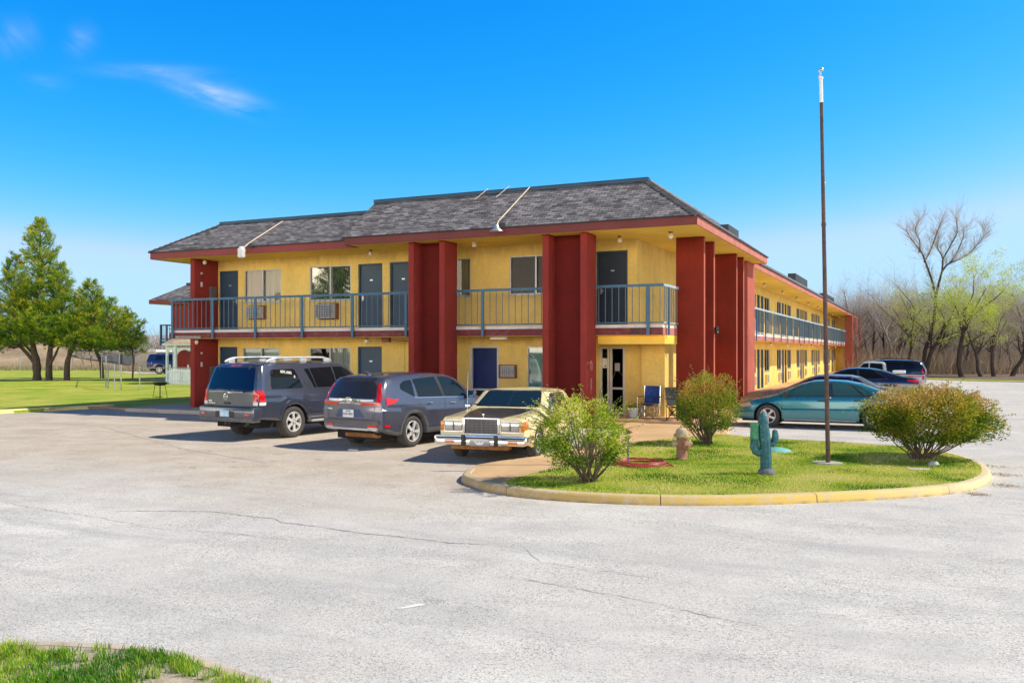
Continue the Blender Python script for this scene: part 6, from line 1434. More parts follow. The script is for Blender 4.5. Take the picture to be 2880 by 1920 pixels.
# left distance: pale bare trees
for i, (px, d, h) in enumerate(((362, 130, 8.5), (395, 150, 7.5), (330, 140, 6.5), (455, 160, 8.), (285, 155, 5.5), (430, 120, 4.5), (232, 96, 5.2), (262, 98, 4.6))):
    o = copy_tree(proto[i % 6]); v = pol(px, d); o.location = (v.x, v.y, -.03); o.rotation_euler = (0, 0, i * 1.3); s = h / (10.8, 12.2, 9.4, 11.4, 8.6, 10.2)[i % 6]; o.scale = (s, s, s); tag(o, 'small pale bare tree far off beyond the left lawn', 'tree', 'bare trees far beyond the lawn')
brush('far_brush', 'grey brown brush along the left horizon', (150, 210), (-200, 560), 3500, (3, 7), [(.30, .27, .25), (.36, .32, .29), (.25, .22, .2)], 63, .09)
brush('weeds', 'tan dry weeds on the bank behind the lawn', (92, 118), (-200, 420), 7000, (.4, 1.1), [(.38, .30, .18), (.30, .24, .13), (.24, .25, .09), (.45, .36, .24)], 64, .03)
# --- junipers
def juniper(name, label, base, leaders, trunks, seed, dens=8.):
    """several leaders, each hung with tapering foliage branches that end in points"""
    rnd = random.Random(seed); t = thing(name, label, 'tree', base); T = MB(); Fm = MB()
    cols = [(.022, .065, .014), (.045, .12, .016), (.095, .22, .02), (.24, .37, .025), (.52, .50, .035), (.60, .42, .03)]
    def loc(dx, dep, z): return CAMR * dx + CAMF * dep + Vector((0, 0, z))
    for (P, r0, r1) in trunks:
        sp = [Vector(q) for q in smoothpoly([tuple(loc(a, b, c)) for a, b, c in P], 4, False)]; n = len(sp); T.tube(sp, [lerp(r0, r1, i / (n - 1)) * (1 + .12 * rnd.uniform(-1, 1)) for i in range(n)], 8, 0, False)
    for (dx, dep, zb, zt, r0) in leaders:
        n = int((zt - zb) * r0 * dens)
        for i in range(n):
            f = ((i + rnd.random()) / n) ** 1.25; z = lerp(zb, zt - .25, f); Rz = max(.25, 1.16 * r0 * (1 - f) ** .72 * (1 - .35 * max(0, .18 - f) / .18)); L = Rz * rnd.uniform(.62, 1.18); ph = rnd.uniform(0, 6.283); up = rnd.uniform(.05, .6) + .5 * f
            d = Vector((math.cos(ph), math.sin(ph), up)).normalized(); lat = Vector((-math.sin(ph), math.cos(ph), 0)); a = loc(dx, dep, z); bt = rnd.gauss(0, .28) + .5 * noise.noise(a * .6)
            if L > .6: T.tube([a, a + d * L * .5, a + d * L * .92], [.035, .022, .008], 4, 0, False)
            for k in range(int(6 + L * 6)):
                u = rnd.uniform(.22, 1.) ** .8; w = (.30 * (1 - u) + .07) * L + .04; p = a + d * (L * u) + lat * rnd.gauss(0, w) + Vector((0, 0, rnd.gauss(.03, w * .5)))
                ci = 2.1 + bt + 2.3 * (u - .5) + .35 * f + rnd.gauss(0, .35)
                for b_ in range(13):
                    tt = rnd.random(); dd = (d * .8 + lat * rnd.gauss(0, .5) + Vector((rnd.gauss(0, .25), rnd.gauss(0, .25), rnd.gauss(.28, .3)))).normalized(); q = p + dd * (.22 * tt); c = cols[max(0, min(5, int(ci + tt * 1.2)))]; g = rnd.uniform(.72, 1.28)
                    leaf_quad(Fm, q, dd, rnd.uniform(.11, .22), rnd.uniform(.022, .042), tuple(v * g for v in c), rnd)
    T.build('trunk', CEDAR, t, local=True); Fm.build('crown', NEED, t, local=True); return t
jl = [(-.35, 0, 2.6, 11.4, 2.8), (-2.4, .4, 2.2, 8.9, 2.4), (-4.6, -.3, 1.9, 7.2, 2.2), (1.3, -.5, 2.3, 8.2, 2.4), (3.1, .3, 2.0, 7.1, 2.3), (4.6, 0, 2.0, 5.8, 1.7), (5.6, .8, 1.9, 5.0, 1.4), (-1.4, -1.0, 2.3, 6.2, 1.9), (.6, -1.4, 2.4, 5.6, 1.8), (-3.4, -1.0, 2.1, 5.2, 1.7), (2.4, -1.0, 2.2, 4.9, 1.5)]
jt = [([(-.75, .3, -.1), (-.8, .3, 1.2), (-1.0, .2, 2.6), (-.9, .1, 4.6), (-.5, 0, 7.6), (-.35, 0, 10.3)], .30, .05), ([(-.75, .3, 1.0), (-1.6, 0, 2.2), (-2.8, -.3, 3.2), (-4.4, -.5, 4.2)], .15, .02), ([(-.85, .3, 1.6), (-2.0, .5, 2.9), (-3.0, .6, 4.4)], .12, .02),
      ([(.25, 0, -.1), (.2, .1, 1.2), (.3, .2, 2.8), (.5, .2, 4.8), (.4, 0, 7.0)], .27, .05), ([(.3, 0, 1.1), (.8, -.2, 1.8), (1.2, -.4, 2.6), (1.3, -.4, 3.4)], .11, .03), ([(.25, 0, 2.2), (1.4, .3, 2.9), (2.6, .4, 3.6)], .11, .02), ([(1.45, .1, -.1), (1.5, .1, 1.3), (1.9, .2, 2.4), (2.6, .3, 3.4), (3.6, .2, 4.6)], .22, .05), ([(1.5, .1, 1.2), (1.7, 0, 2.6), (1.6, -.1, 4.2)], .13, .04)]
v = pol(128, 62.5)
JA = juniper('juniper', 'largest juniper on the left lawn, three leaning trunks under a peaked green and gold crown', (v.x, v.y, .08), jl, jt, 71)
v = pol(284, 67)
juniper('juniper', 'smaller juniper with one leaning reddish trunk, to the right of the big three trunked one', (v.x, v.y, .05), [(0, 0, 2.2, 6.2, 2.0), (1.5, .2, 2.0, 5.3, 1.7), (-1.3, 0, 2.1, 5.9, 1.8), (2.6, 0, 1.7, 4.3, 1.2), (.6, -.8, 1.9, 4.7, 1.6)], [([(.1, 0, -.1), (0, 0, 1.2), (-.5, .1, 2.4), (-.2, 0, 4.2), (.1, 0, 5.2)], .17, .04), ([(-.3, 0, 2.0), (.6, 0, 3.0), (1.6, 0, 3.6)], .09, .03), ([(2.2, .4, -.1), (2.25, .4, 1.6), (2.0, .3, 3.2)], .08, .04)], 73)
o = copy_tree(JA); o.location = (-42, -9, 0); o.rotation_euler = (0, 0, 2); o.scale = (1.15, 1.15, 1.15); tag(o, 'dense evergreen across the lot, seen only as a reflection in the upstairs window', 'tree')
# --- shrubs on the island
def shrub(name, label, base, c, rad, nleaf, cols, seed, lsz=.038, nst=46, clump=2.6, sprigs=14, flat=.0, zmin=.25, gapk=.8):
    rnd = random.Random(seed); t = thing(name, label, 'shrub', base); St = MB(); Lf = MB()
    C = CAMR * c[0] + CAMF * c[1] + Vector((0, 0, c[2])); rx, ry, rz = rad
    def pt(u, r): return C + CAMR * (u.x * rx * r) + CAMF * (u.y * ry * r) + Vector((0, 0, u.z * rz * r))
    ends = []
    for i in range(nst):
        u = Vector((rnd.gauss(0, 1), rnd.gauss(0, 1), rnd.gauss(.25, .9))).normalized(); e = pt(u, rnd.uniform(.75, 1.0)); b = Vector((rnd.gauss(0, .07), rnd.gauss(0, .07), -.03)); m = b.lerp(e, .5) + Vector((rnd.gauss(0, .05), rnd.gauss(0, .05), rnd.uniform(-.12, .1)))
        St.tube(smoothpoly([tuple(b), tuple(m), tuple(e)], 3, False), [.015, .013, .012, .010, .008, .006, .004], 5, 0, False)
        for k in range(3):
            q = m.lerp(e, rnd.uniform(.0, .8)); w = (e - b).normalized() + Vector((rnd.gauss(0, .6), rnd.gauss(0, .6), rnd.gauss(.1, .5))); f = q + w.normalized() * rnd.uniform(.2, .4) * rx; St.tube([q, f], [.006, .003], 3, 0, False); ends.append((q, f))
        ends.append((m, e))
    for i in range(sprigs):
        u = Vector((rnd.gauss(0, 1), rnd.gauss(0, .6), abs(rnd.gauss(.5, .6)))).normalized(); a = pt(u, .85); e = pt(u, rnd.uniform(1.12, 1.5)) + Vector((0, 0, rnd.uniform(0, .12))); St.tube([a, a.lerp(e, .5) + Vector((rnd.gauss(0, .03), rnd.gauss(0, .03), .02)), e], [.005, .004, .002], 4, 0, False)
        for k in range(16): q = a.lerp(e, rnd.uniform(.1, 1)); leaf_quad(Lf, q + Vector((rnd.gauss(0, .012), rnd.gauss(0, .012), rnd.gauss(0, .012))), Vector((rnd.gauss(0, 1), rnd.gauss(0, 1), rnd.gauss(.5, .7))), lsz * rnd.uniform(.6, 1.1), lsz * .5, rnd.choice(cols[1:]), rnd)
    n = 0
    while n < nleaf:
        if rnd.random() < .4:
            a, e = rnd.choice(ends); p = a.lerp(e, rnd.uniform(.35, 1.05)) + Vector((rnd.gauss(0, .035), rnd.gauss(0, .035), rnd.gauss(0, .03))); r = 1
        else:
            u = Vector((rnd.gauss(0, 1), rnd.gauss(0, 1), rnd.gauss(0, 1))).normalized(); r = rnd.uniform(.45, 1.0) ** .55; r *= 1 + .42 * noise.noise(u * 1.9 + Vector((seed, 0, 0))) + .16 * noise.noise(u * 5 + Vector((seed, 7, 0))); p = pt(u, r)
        if p.z < zmin + .12 * noise.noise(p * 5): continue
        g = noise.noise(p * clump * 2 + Vector((seed, 3, 1)))
        if g < -.2 and rnd.random() < gapk: continue
        d = (p - C); d.z += .25; d = d.normalized() + Vector((rnd.gauss(0, .6), rnd.gauss(0, .6), rnd.gauss(.1, .5)))
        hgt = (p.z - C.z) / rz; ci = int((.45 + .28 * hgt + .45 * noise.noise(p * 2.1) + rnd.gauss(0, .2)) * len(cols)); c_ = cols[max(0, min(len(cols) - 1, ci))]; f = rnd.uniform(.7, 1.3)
        leaf_quad(Lf, p, d, lsz * rnd.uniform(.65, 1.3), lsz * rnd.uniform(.4, .62), tuple(v * f for v in c_), rnd); n += 1
    St.build('stems', mat('shrub stems', (.12, .085, .065), .9, var=.3, vs=20), t, local=True); Lf.build('foliage', LEAF, t, local=True); return t
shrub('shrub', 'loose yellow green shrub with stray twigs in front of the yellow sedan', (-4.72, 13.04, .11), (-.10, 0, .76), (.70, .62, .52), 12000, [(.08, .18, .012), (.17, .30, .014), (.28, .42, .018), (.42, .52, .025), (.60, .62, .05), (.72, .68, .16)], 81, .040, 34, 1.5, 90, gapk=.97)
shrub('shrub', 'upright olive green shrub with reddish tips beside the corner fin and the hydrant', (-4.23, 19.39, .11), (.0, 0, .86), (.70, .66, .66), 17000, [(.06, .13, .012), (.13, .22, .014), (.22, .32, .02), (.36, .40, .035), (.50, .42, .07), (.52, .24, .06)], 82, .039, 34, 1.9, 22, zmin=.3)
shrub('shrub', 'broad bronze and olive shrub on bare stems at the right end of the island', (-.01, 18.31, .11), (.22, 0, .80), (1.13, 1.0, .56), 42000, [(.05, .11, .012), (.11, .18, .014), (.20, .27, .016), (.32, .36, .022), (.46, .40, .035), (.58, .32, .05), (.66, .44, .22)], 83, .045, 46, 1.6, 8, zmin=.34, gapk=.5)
# ------------------------------------------------------------------ small things on the island
# hydrant
t = thing('fire_hydrant', 'weathered buff and rust fire hydrant on the grass in front of the upright shrub', 'hydrant', (-4.07, 16.44, .11))
HYD = mat('hydrant paint', (.34, .17, .10), .75, var=.3, vs=6, bmp=.2, bs=40, dirt=.6, dirtc=(.19, .075, .04)); HYT = mat('hydrant bonnet', (.47, .37, .23), .75, var=.25, vs=6, bmp=.2, bs=40, dirt=.5, dirtc=(.28, .17, .09))
m = MB(); m.lathe([(.135, -.03), (.135, .03), (.105, .045), (.098, .09), (.098, .40), (.10, .43)], (0, 0, 0), 'z', 28); m.build('barrel', HYD, t, local=True)
m = MB(); m.lathe([(.13, .425), (.152, .435), (.152, .465), (.125, .475), (.122, .50), (.108, .545), (.085, .58), (.05, .60), (.03, .605), (.03, .635), (.018, .64), (0, .64)], (0, 0, 0), 'z', 28)
for i in range(8): a = i * math.pi / 4; m.lathe([(.014, .42), (.014, .485), (0, .488)], (.139 * math.cos(a), .139 * math.sin(a), 0), 'z', 6)
m.build('bonnet', HYT, t, local=True)
for s in (-1, 1):
    m = MB(); c = CAMR * s; M = Matrix.Translation((0, 0, .31)) @ Matrix.Rotation(R(YAW) if s > 0 else R(YAW + 180), 4, 'Z')
    q = MB(); q.lathe([(.05, .08), (.05, .12), (.066, .122), (.066, .165), (.05, .175), (.022, .178), (.022, .205), (0, .206)], (0, 0, 0), 'x', 16); m.idx([M @ Vector(v) for v in q.v], q.f, 0, True); m.build('side_outlet', HYT, t, local=True)
m = MB(); M = Matrix.Translation((0, 0, .27)) @ Matrix.Rotation(R(YAW - 60), 4, 'Z'); q = MB(); q.lathe([(.07, .07), (.07, .11), (.085, .112), (.085, .15), (.06, .165), (.025, .167), (.025, .195), (0, .196)], (0, 0, 0), 'x', 18); m.idx([M @ Vector(v) for v in q.v], q.f, 0, True); m.build('front_outlet', HYD, t, local=True)
# painted cactus statue
t = thing('cactus_statue', 'teal painted cactus statue with two raised arms on a grey base, standing on the grass', 'statue', (-2.34, 15.02, .11))
CAC = mat('cactus paint', (.014, .115, .145), .55, var=.4, vs=9, bmp=.6, bs=45, dirt=.4, dirtc=(.28, .45, .42)); CAG = mat('cactus green paint', (.04, .24, .13), .55, var=.3, vs=9, bmp=.3, bs=35, dirt=.35, dirtc=(.4, .55, .42))
def ribbed(m, pts, rad, ribs=9, dep=.035, n=54):
    pts = [Vector(p) for p in pts]; V = []; k = len(pts)
    for i, p in enumerate(pts):
        d = (pts[min(i + 1, k - 1)] - pts[max(i - 1, 0)]).normalized(); u = (CAMF - d * CAMF.dot(d)).normalized(); w = d.cross(u)
        for j in range(n): a = 2 * math.pi * j / n; r = rad[i] * (1 + dep * math.cos(ribs * a)); V.append(p + (u * math.cos(a) + w * math.sin(a)) * r)
    F = [(i * n + j, i * n + (j + 1) % n, (i + 1) * n + (j + 1) % n, (i + 1) * n + j) for i in range(k - 1) for j in range(n)] + [tuple(range(n))[::-1], tuple((k - 1) * n + j for j in range(n))]
    m.idx(V, F, 0, True)
def L_(dx, z, dp=0): return CAMR * dx + CAMF * dp + Vector((0, 0, z))
m = MB(); ribbed(m, [L_(.02, .10), L_(.02, .3), L_(.0, .6), L_(-.02, .80), L_(-.025, .90), L_(-.027, .945), L_(-.028, .962)], [.085, .085, .085, .075, .062, .038, .008]); m.build('stem', CAC, t, local=True)
m = MB(); ribbed(m, [L_(-.05, .36), L_(-.09, .345), L_(-.135, .37), L_(-.16, .43), L_(-.158, .56)], [.055, .065, .07, .068, .060], 7); a = m.build('arm', CAC, t, local=True)
m = MB(); m.lathe([(.062, .555), (.07, .57), (.066, .60), (.062, .74), (.075, .77), (.078, .80), (.05, .806), (0, .80)], L_(-.158, 0), 'z', 24); m.build('arm_tip', CAG, a, local=True)
m = MB(); ribbed(m, [L_(.07, .50), L_(.12, .48), L_(.155, .52), L_(.165, .60), L_(.155, .68), L_(.15, .70)], [.05, .055, .055, .052, .038, .01], 7); m.build('arm', CAC, t, local=True)
m = MB(); m.lathe([(.125, -.03), (.135, .03), (.128, .07), (.10, .105), (.06, .11), (0, .11)], L_(.03, 0), 'z', 28); m.build('base', mat('statue base', (.13, .13, .15), .8, var=.5, vs=14, bmp=.4, bs=40, dirt=.5, dirtc=(.35, .33, .3)), t, local=True)
for o_ in t.children: o_.scale = (1.06, 1.06, 1.07)
# flagpole, leaning a little
t = thing('flagpole', 'tall bare rust brown flagpole with a white top section on a concrete pad', 'flagpole', (-1.52, 16.86, .11))
tl = CAMR * -.13; H = 7.08
m = MB(); m.tube([(0, 0, -.02), tl * .45 + Vector((0, 0, 3.2)), tl * .93 + Vector((0, 0, 6.5))], [.040, .037, .029], 14)
for z in (2.1, 4.3): m.tube([tl * (z / H) + Vector((0, 0, z - .03)), tl * (z / H) + Vector((0, 0, z + .03))], .042, 14)
m.build('pole', mat('rusty pole paint', (.085, .042, .036), .6, var=.45, vs=5, bmp=.2, bs=30, dirt=.5, dirtc=(.22, .11, .07)), t, local=True)
m = MB(); m.tube([tl * .93 + Vector((0, 0, 6.48)), tl + Vector((0, 0, 6.92))], [.033, .031], 14); m.tube([tl + Vector((0, 0, 6.90)), tl + Vector((0, 0, 6.935)), tl + Vector((0, 0, 6.95))], [.043, .043, .012], 12); m.build('top_section', mat('pole white', (.82, .83, .84), .4, var=.05), t, local=True)
m = MB(); m.tube([tl + Vector((0, 0, 6.94)), tl + Vector((0, 0, 7.05))], .009, 6); m.lathe([(0, 7.03), (.022, 7.04), (.035, 7.06), (.035, 7.075), (.02, 7.10), (0, 7.105)], (tl.x + .015, tl.y, 0), 'z', 12); m.tube([tl + L_(-.05, 6.93), tl + L_(-.02, 6.97), tl + L_(-.03, 7.06)], .012, 6); m.build('truck', STEEL, t, local=True)
m = MB(); m.lathe([(.011, 5.02), (.018, 5.05), (.011, 5.08)], tl * .72 + CAMR * .035, 'z', 8); m.tube([tl * .18 + L_(.045, 1.2, -.02), tl * .18 + L_(.05, 1.2, -.05)], .012, 6); m.build('cleat', STEEL, t, local=True)
m = MB(); rnd = random.Random(3); P = [(.27 * math.cos(a) * rnd.uniform(.85, 1.05), .2 * math.sin(a) * rnd.uniform(.85, 1.05)) for a in [2 * math.pi * i / 14 for i in range(14)]]; m.prism(P, -.05, .045); m.build('concrete_pad', mat('pad concrete', (.50, .46, .40), .9, var=.2, vs=5, bmp=.4, bs=30, dirt=.4, dirtc=(.3, .26, .2)), t, local=True)
# stone and sunken plaque
def rock(name, label, loc, r, m, seed, sq=(1, 1, .75)):
    bm = bmesh.new(); bmesh.ops.create_icosphere(bm, subdivisions=3, radius=1)
    mb = MB(); V = [tuple(v.co * (1 + .28 * noise.noise(v.co * 1.5 + Vector((seed, 0, 0))) + .1 * noise.noise(v.co * 4 + Vector((seed, 0, 0))))) for v in bm.verts]; bm.verts.index_update()
    mb.idx([(x * r * sq[0] + loc[0], y * r * sq[1] + loc[1], z * r * sq[2] + loc[2]) for x, y, z in V], [tuple(v.index for v in f.verts) for f in bm.faces], 0, True); bm.free()
    return tag(mb.build(name, m, loc=loc, sharp=50), label, 'rock')
rock('rock', 'pale lumpy stone on the grass under the broad bronze shrub', (.19, 17.30, .16), .085, mat('pale stone', (.42, .42, .40), .9, var=.3, vs=14, bmp=.5, bs=40), 2)
m = MB(); m.prism([(-.20, 16.62), (.16, 16.72), (.10, 16.86), (-.24, 16.78)], .10, .135); tag(m.build('stone_plaque', mat('plaque stone', (.56, .55, .50), .85, var=.2, vs=8, bmp=.3, bs=40), loc=(-.03, 16.75, .11)), 'flat pale stone slab sunk in the grass near the broad shrub', 'slab')
m = MB(); rnd = random.Random(8); P = [(-2.95 + 3 * 0 + .42 * math.cos(a) * rnd.uniform(.8, 1.1), 18.35 + .22 * math.sin(a) * rnd.uniform(.8, 1.1)) for a in [2 * math.pi * i / 12 for i in range(12)]]
m.lathe([(.5, -.03), (.42, .05), (.2, .11), (0, .12)], (0, 0, 0), 'z', 20); m.v = [(x * .62 - y * .2 - 2.65, y * .35 + x * .25 + 18.5, z * .9 + .11) for x, y, z in m.v]
tag(m.build('painted_mound', mat('pale teal paint', (.16, .44, .40), .7, var=.3, vs=8, bmp=.3, bs=30), loc=(-2.65, 18.5, .11)), 'low pale teal painted mound in the grass behind the cactus statue', 'garden ornament')
# coiled red hose and its stake
m = MB(); rnd = random.Random(4)
cx, cy = -4.52, 15.28
for k in range(4):
    P = []; ra = rnd.uniform(.40, .52); rb = rnd.uniform(.38, .46); ox, oy = rnd.gauss(0, .03), rnd.gauss(0, .03)
    for i in range(26):
        a = 2 * math.pi * i / 24 + k; P.append((cx + ox + ra * math.cos(a) * CAMR.x - rb * math.sin(a) * CAMF.x * -1, cy + oy + ra * math.cos(a) * CAMR.y + rb * math.sin(a) * CAMF.y, .147 + k * .016 + .008 * rnd.uniform(-1, 1)))
    m.tube(smoothpoly(P, 2, False), .0125, 7)
m.tube(smoothpoly([(cx + .44, cy + .1, .15), (cx + .55, cy + .02, .15), (cx + .62, cy - .12, .15)], 4, False), .0125, 7)
tag(m.build('garden_hose', mat('red hose', (.42, .045, .045), .45, var=.25, vs=10, dirt=.3, dirtc=(.5, .3, .25)), loc=(cx, cy, .12)), 'coiled red garden hose lying on the grass', 'hose')
m = MB(); m.tube([(-4.68, 15.05, .08), (-4.68, 15.05, .62)], .017, 8); m.bbox(-4.72, -4.64, 15.03, 15.07, .60, .66, .01); tag(m.build('metal_stake', mat('stake grey', (.22, .20, .22), .5, .5), loc=(-4.68, 15.05, .12)), 'thin grey metal stake standing inside the hose coil', 'stake')
# --- porch things
def camp_chair(name, label, x, y, z, rz, fab, fr):
    t = thing(name, label, 'chair', (x, y, z), rz); m = MB()
    for s in (-1, 1):
        m.tube([(s * .25, -.22, 0), (s * .23, .22, .40)], .011, 6); m.tube([(s * .25, .22, 0), (s * .23, -.22, .40)], .011, 6); m.tube([(s * .24, .22, .0), (s * .25, .27, .92)], .011, 6); m.tube([(s * .26, -.23, 0), (s * .27, -.23, .62)], .011, 6)
    for yy in (-.22, .22): m.tube([(-.25, yy, .0), (.25, yy, .40)], .011, 6); m.tube([(.25, yy, .0), (-.25, yy, .40)], .011, 6)
    m.build('frame', fr, t, local=True)
    def sheet_(name, P0, P1, P2, P3, sag):
        q = MB(); n = 8; G = [[Vector(P0).lerp(Vector(P1), i / n).lerp(Vector(P3).lerp(Vector(P2), i / n), j / n) + Vector(sag) * (math.sin(math.pi * i / n) * math.sin(math.pi * j / n)) for j in range(n + 1)] for i in range(n + 1)]
        V = [p for r in G for p in r]; q.idx(V, [(i * (n + 1) + j, (i + 1) * (n + 1) + j, (i + 1) * (n + 1) + j + 1, i * (n + 1) + j + 1) for i in range(n) for j in range(n)], 0, True); return q.build(name, fab, t, local=True)
    sheet_('seat', (-.24, -.24, .42), (.24, -.24, .42), (.23, .22, .37), (-.23, .22, .37), (0, 0, -.06)); sheet_('backrest', (-.23, .22, .40), (.23, .22, .40), (.25, .29, .92), (-.25, .29, .92), (0, .05, 0))
    for s in (-1, 1): q = MB(); q.bbox(s * .27 - .035, s * .27 + .035, -.25, .26, .60, .615, .006); q.build('armrest', TRIM, t, local=True)
    return t
camp_chair('camp_chair', 'blue folding camp chair on the porch by the yellow wall', -7.28, 25.45, .19, R(-8), mat('blue canvas', (.012, .055, .25), .7, var=.45, vs=6, dirt=.35, dirtc=(.12, .2, .38)), CHROME)
camp_chair('camp_chair', 'dark folding camp chair partly hidden by the upright shrub', -6.25, 24.85, .19, R(60), mat('dark canvas', (.02, .022, .024), .8), TRIM)
t = thing('plant_pot', 'white plastic pot with a small leafy plant on the porch beside the blue chair', 'pot', (-7.68, 25.2, .19)); m = MB(); m.lathe([(.12, 0), (.155, .26), (.165, .265), (.165, .29), (.145, .29), (.135, .22), (0, .22)], (0, 0, 0), 'z', 24); m.build('pot', mat('pot white', (.74, .70, .68), .6, var=.1, dirt=.3), t, local=True)
rnd = random.Random(6); q = MB()
for i in range(140): leaf_quad(q, Vector((rnd.gauss(0, .09), rnd.gauss(0, .09), .26 + abs(rnd.gauss(0, .07)))), Vector((rnd.gauss(0, 1), rnd.gauss(0, 1), 1)), .06, .03, rnd.choice([(.2, .25, .03), (.34, .3, .05), (.1, .16, .02)]), rnd)
q.build('foliage', LEAF, t, local=True)
# litter by the cars
m = MB(); M = Matrix.Translation((-11.15, 16.05, .012)) @ Matrix.Rotation(.2, 4, 'Z'); m.bbox(-.11, .11, -.035, .035, -.011, .012, .008, 0, M); tag(m.build('paper_litter', PAPER, loc=(-11.15, 16.05, 0)), 'crumpled white paper on the asphalt behind the violet crossover', 'litter')
# --- lawn things on the left
t = thing('charcoal_grill', 'low round black charcoal grill on thin legs on the lawn left of the motel', 'grill', (-30.0, 28.7, .08), R(20)); m = MB(); m.lathe([(0, .55), (.20, .57), (.29, .63), (.315, .70), (.30, .70), (.27, .64), (0, .60)], (0, 0, 0), 'z', 24); m.build('bowl', TRIM, t, local=True)
m = MB(); m.lathe([(.30, .695), (.30, .705), (0, .705)], (0, 0, 0), 'z', 20); m.build('grate', mat('grate', (.06, .055, .05), .6, .5), t, local=True)
for i in range(4): a = i * math.pi / 2 + .4; m = MB(); m.tube([(.20 * math.cos(a), .20 * math.sin(a), .60), (.30 * math.cos(a), .30 * math.sin(a), -.02)], .012, 6); m.build('leg', TRIM, t, local=True)
m = MB(); m.bbox(-.22, .08, -.1, .12, .05, .075, .01); m.build('shelf', TRIM, t, local=True)
# chain link fence: posts, rails, fabric of thin wire
GALV = mat('fence galvanised', (.42, .44, .45), .5, .5, var=.1)
t = thing('chain_link_fence', 'grey chain link fence with an open gateway on the left lawn', 'fence', (-38, 34, .05))
def fence_run(t, P, h, step=3., wire=True, rail=True, sp=.16):
    for a, b in zip(P, P[1:]):
        A, B = Vector((*a, .05)), Vector((*b, .05)); n = max(1, round((B - A).length / step))
        for i in range(n + 1):
            p = A.lerp(B, i / n); m = MB(); m.tube([p + Vector((0, 0, -.1)), p + Vector((0, 0, h + .04))], .032, 8); m.lathe([(.04, h + .03), (.03, h + .07), (0, h + .085)], (p.x, p.y, .05), 'z', 8); m.build('fence_post', GALV, t)
        if rail: m = MB(); m.tube([A + Vector((0, 0, h)), B + Vector((0, 0, h))], .021, 6); m.build('top_rail', GALV, t)
        if wire:
            m = MB(); L = (B - A).length; d = (B - A) / L; k = int((L + h) / sp); rr = .0022
            for i in range(k):
                for s in (0, 1):
                    u0 = i * sp - h; u1 = u0 + h; z0, z1 = 0, h
                    if u0 < 0: z0 = -u0; u0 = 0
                    if u1 > L: z1 = h - (u1 - L); u1 = L
                    if u1 <= u0: continue
                    p, q = (u0, z0), (u1, z1)
                    if s: p, q = (L - u0, z0), (L - u1, z1)
                    a_ = A + d * p[0] + Vector((0, 0, p[1])); b_ = A + d * q[0] + Vector((0, 0, q[1])); m.idx([a_ + Vector((0, 0, -rr)), a_ + Vector((0, 0, rr)), b_ + Vector((0, 0, rr)), b_ + Vector((0, 0, -rr))], [(0, 1, 2, 3)])
            m.build('wire_mesh', GALV, t)
fence_run(t, [(-52, 44.5), (-41.5, 35.8)], 1.75, 14); fence_run(t, [(-41.5, 35.8), (-40.4, 35.0), (-38.2, 33.9)], 1.3, 1.4, True, True); fence_run(t, [(-37.3, 34.3), (-33.5, 36.5), (-24.2, 38.5)], 1.2, 4.8)
t = thing('chain_link_fence', 'long chain link fence at the foot of the dry bank behind the lawn', 'fence', (-85, 62, .05)); fence_run(t, [(-106, 54), (-82, 66.5), (-74, 71.5)], 1.7, 6, sp=.3)
# gazebo
t = thing('gazebo', 'white gazebo with arched bays and a tan shingled roof behind the motel corner', 'gazebo', (-42.1, 43.0, .05))
WG = mat('gazebo white', (.70, .77, .80), .6, var=.06); gr = 1.55; oc = [(gr * math.cos(R(YAW + 22.5 + 45 * i)), gr * math.sin(R(YAW + 22.5 + 45 * i))) for i in range(8)]
for x, y in oc: b = MB(); b.bbox(x - .07, x + .07, y - .07, y + .07, 0, 2.42, .01); b.build('post', WG, t, local=True)
b = MB()
for i in range(8):
    p, q = Vector((*oc[i], 0)), Vector((*oc[(i + 1) % 8], 0)); d = (q - p); L = d.length; d.normalize(); n = Vector((d.y, -d.x, 0)); M = Matrix(((d.x, n.x, 0, p.x), (d.y, n.y, 0, p.y), (0, 0, 1, 0), (0, 0, 0, 1)))
    b.box(0, L, -.03, .03, 2.22, 2.28, 0, M)
    for k in range(11): u = lerp(.1, L - .1, k / 10); b.box(u - .015, u + .015, -.015, .015, 2.28, 2.42, 0, M)
    A_ = [(.09 + (L - .18) * (.5 - .5 * math.cos(math.pi * j / 14)), 1.72 + .44 * math.sin(math.pi * j / 14)) for j in range(15)]
    for (u0, z0), (u1, z1) in zip(A_, A_[1:]): v = [M @ Vector((u, yy, z)) for u, z in ((u0, z0), (u1, z1), (u1, 2.22), (u0, 2.22)) for yy in (-.02, .02)]; b.idx(v, [(0, 2, 4, 6), (1, 7, 5, 3), (0, 1, 3, 2)])
    b.box(0, L, -.03, .03, .78, .86, 0, M); b.box(0, L, -.03, .03, .10, .16, 0, M)
    for k in range(12): u = lerp(.1, L - .1, k / 11); b.box(u - .02, u + .02, -.015, .015, .16, .78, 0, M)
    b.build('arch_panel', WG, t, local=True); b = MB()
b = MB(); b.lathe([(1.85, 2.42), (1.85, 2.56), (.15, 3.35), (.12, 3.6), (0, 3.65)], (0, 0, 0), 'z', 8, 0, False); b.build('roof', mat('gazebo shingles', (.46, .34, .22), .9, var=.25, vs=5, bmp=.3, bs=20), t, local=True); b = MB(); b.lathe([(1.87, 2.43), (1.87, 2.53), (1.8, 2.53)], (0, 0, 0), 'z', 8, 0, False); b.build('eave_board', WG, t, local=True)
b = MB(); b.bbox(-.9, .9, -.03, .03, .05, 2.2, .02, 0, Matrix.Translation((CAMF.x * 1.3, CAMF.y * 1.3, 0)) @ Matrix.Rotation(R(YAW), 4, 'Z')); b.build('back_panel', mat('brick red panel', (.26, .05, .05), .8), t, local=True)
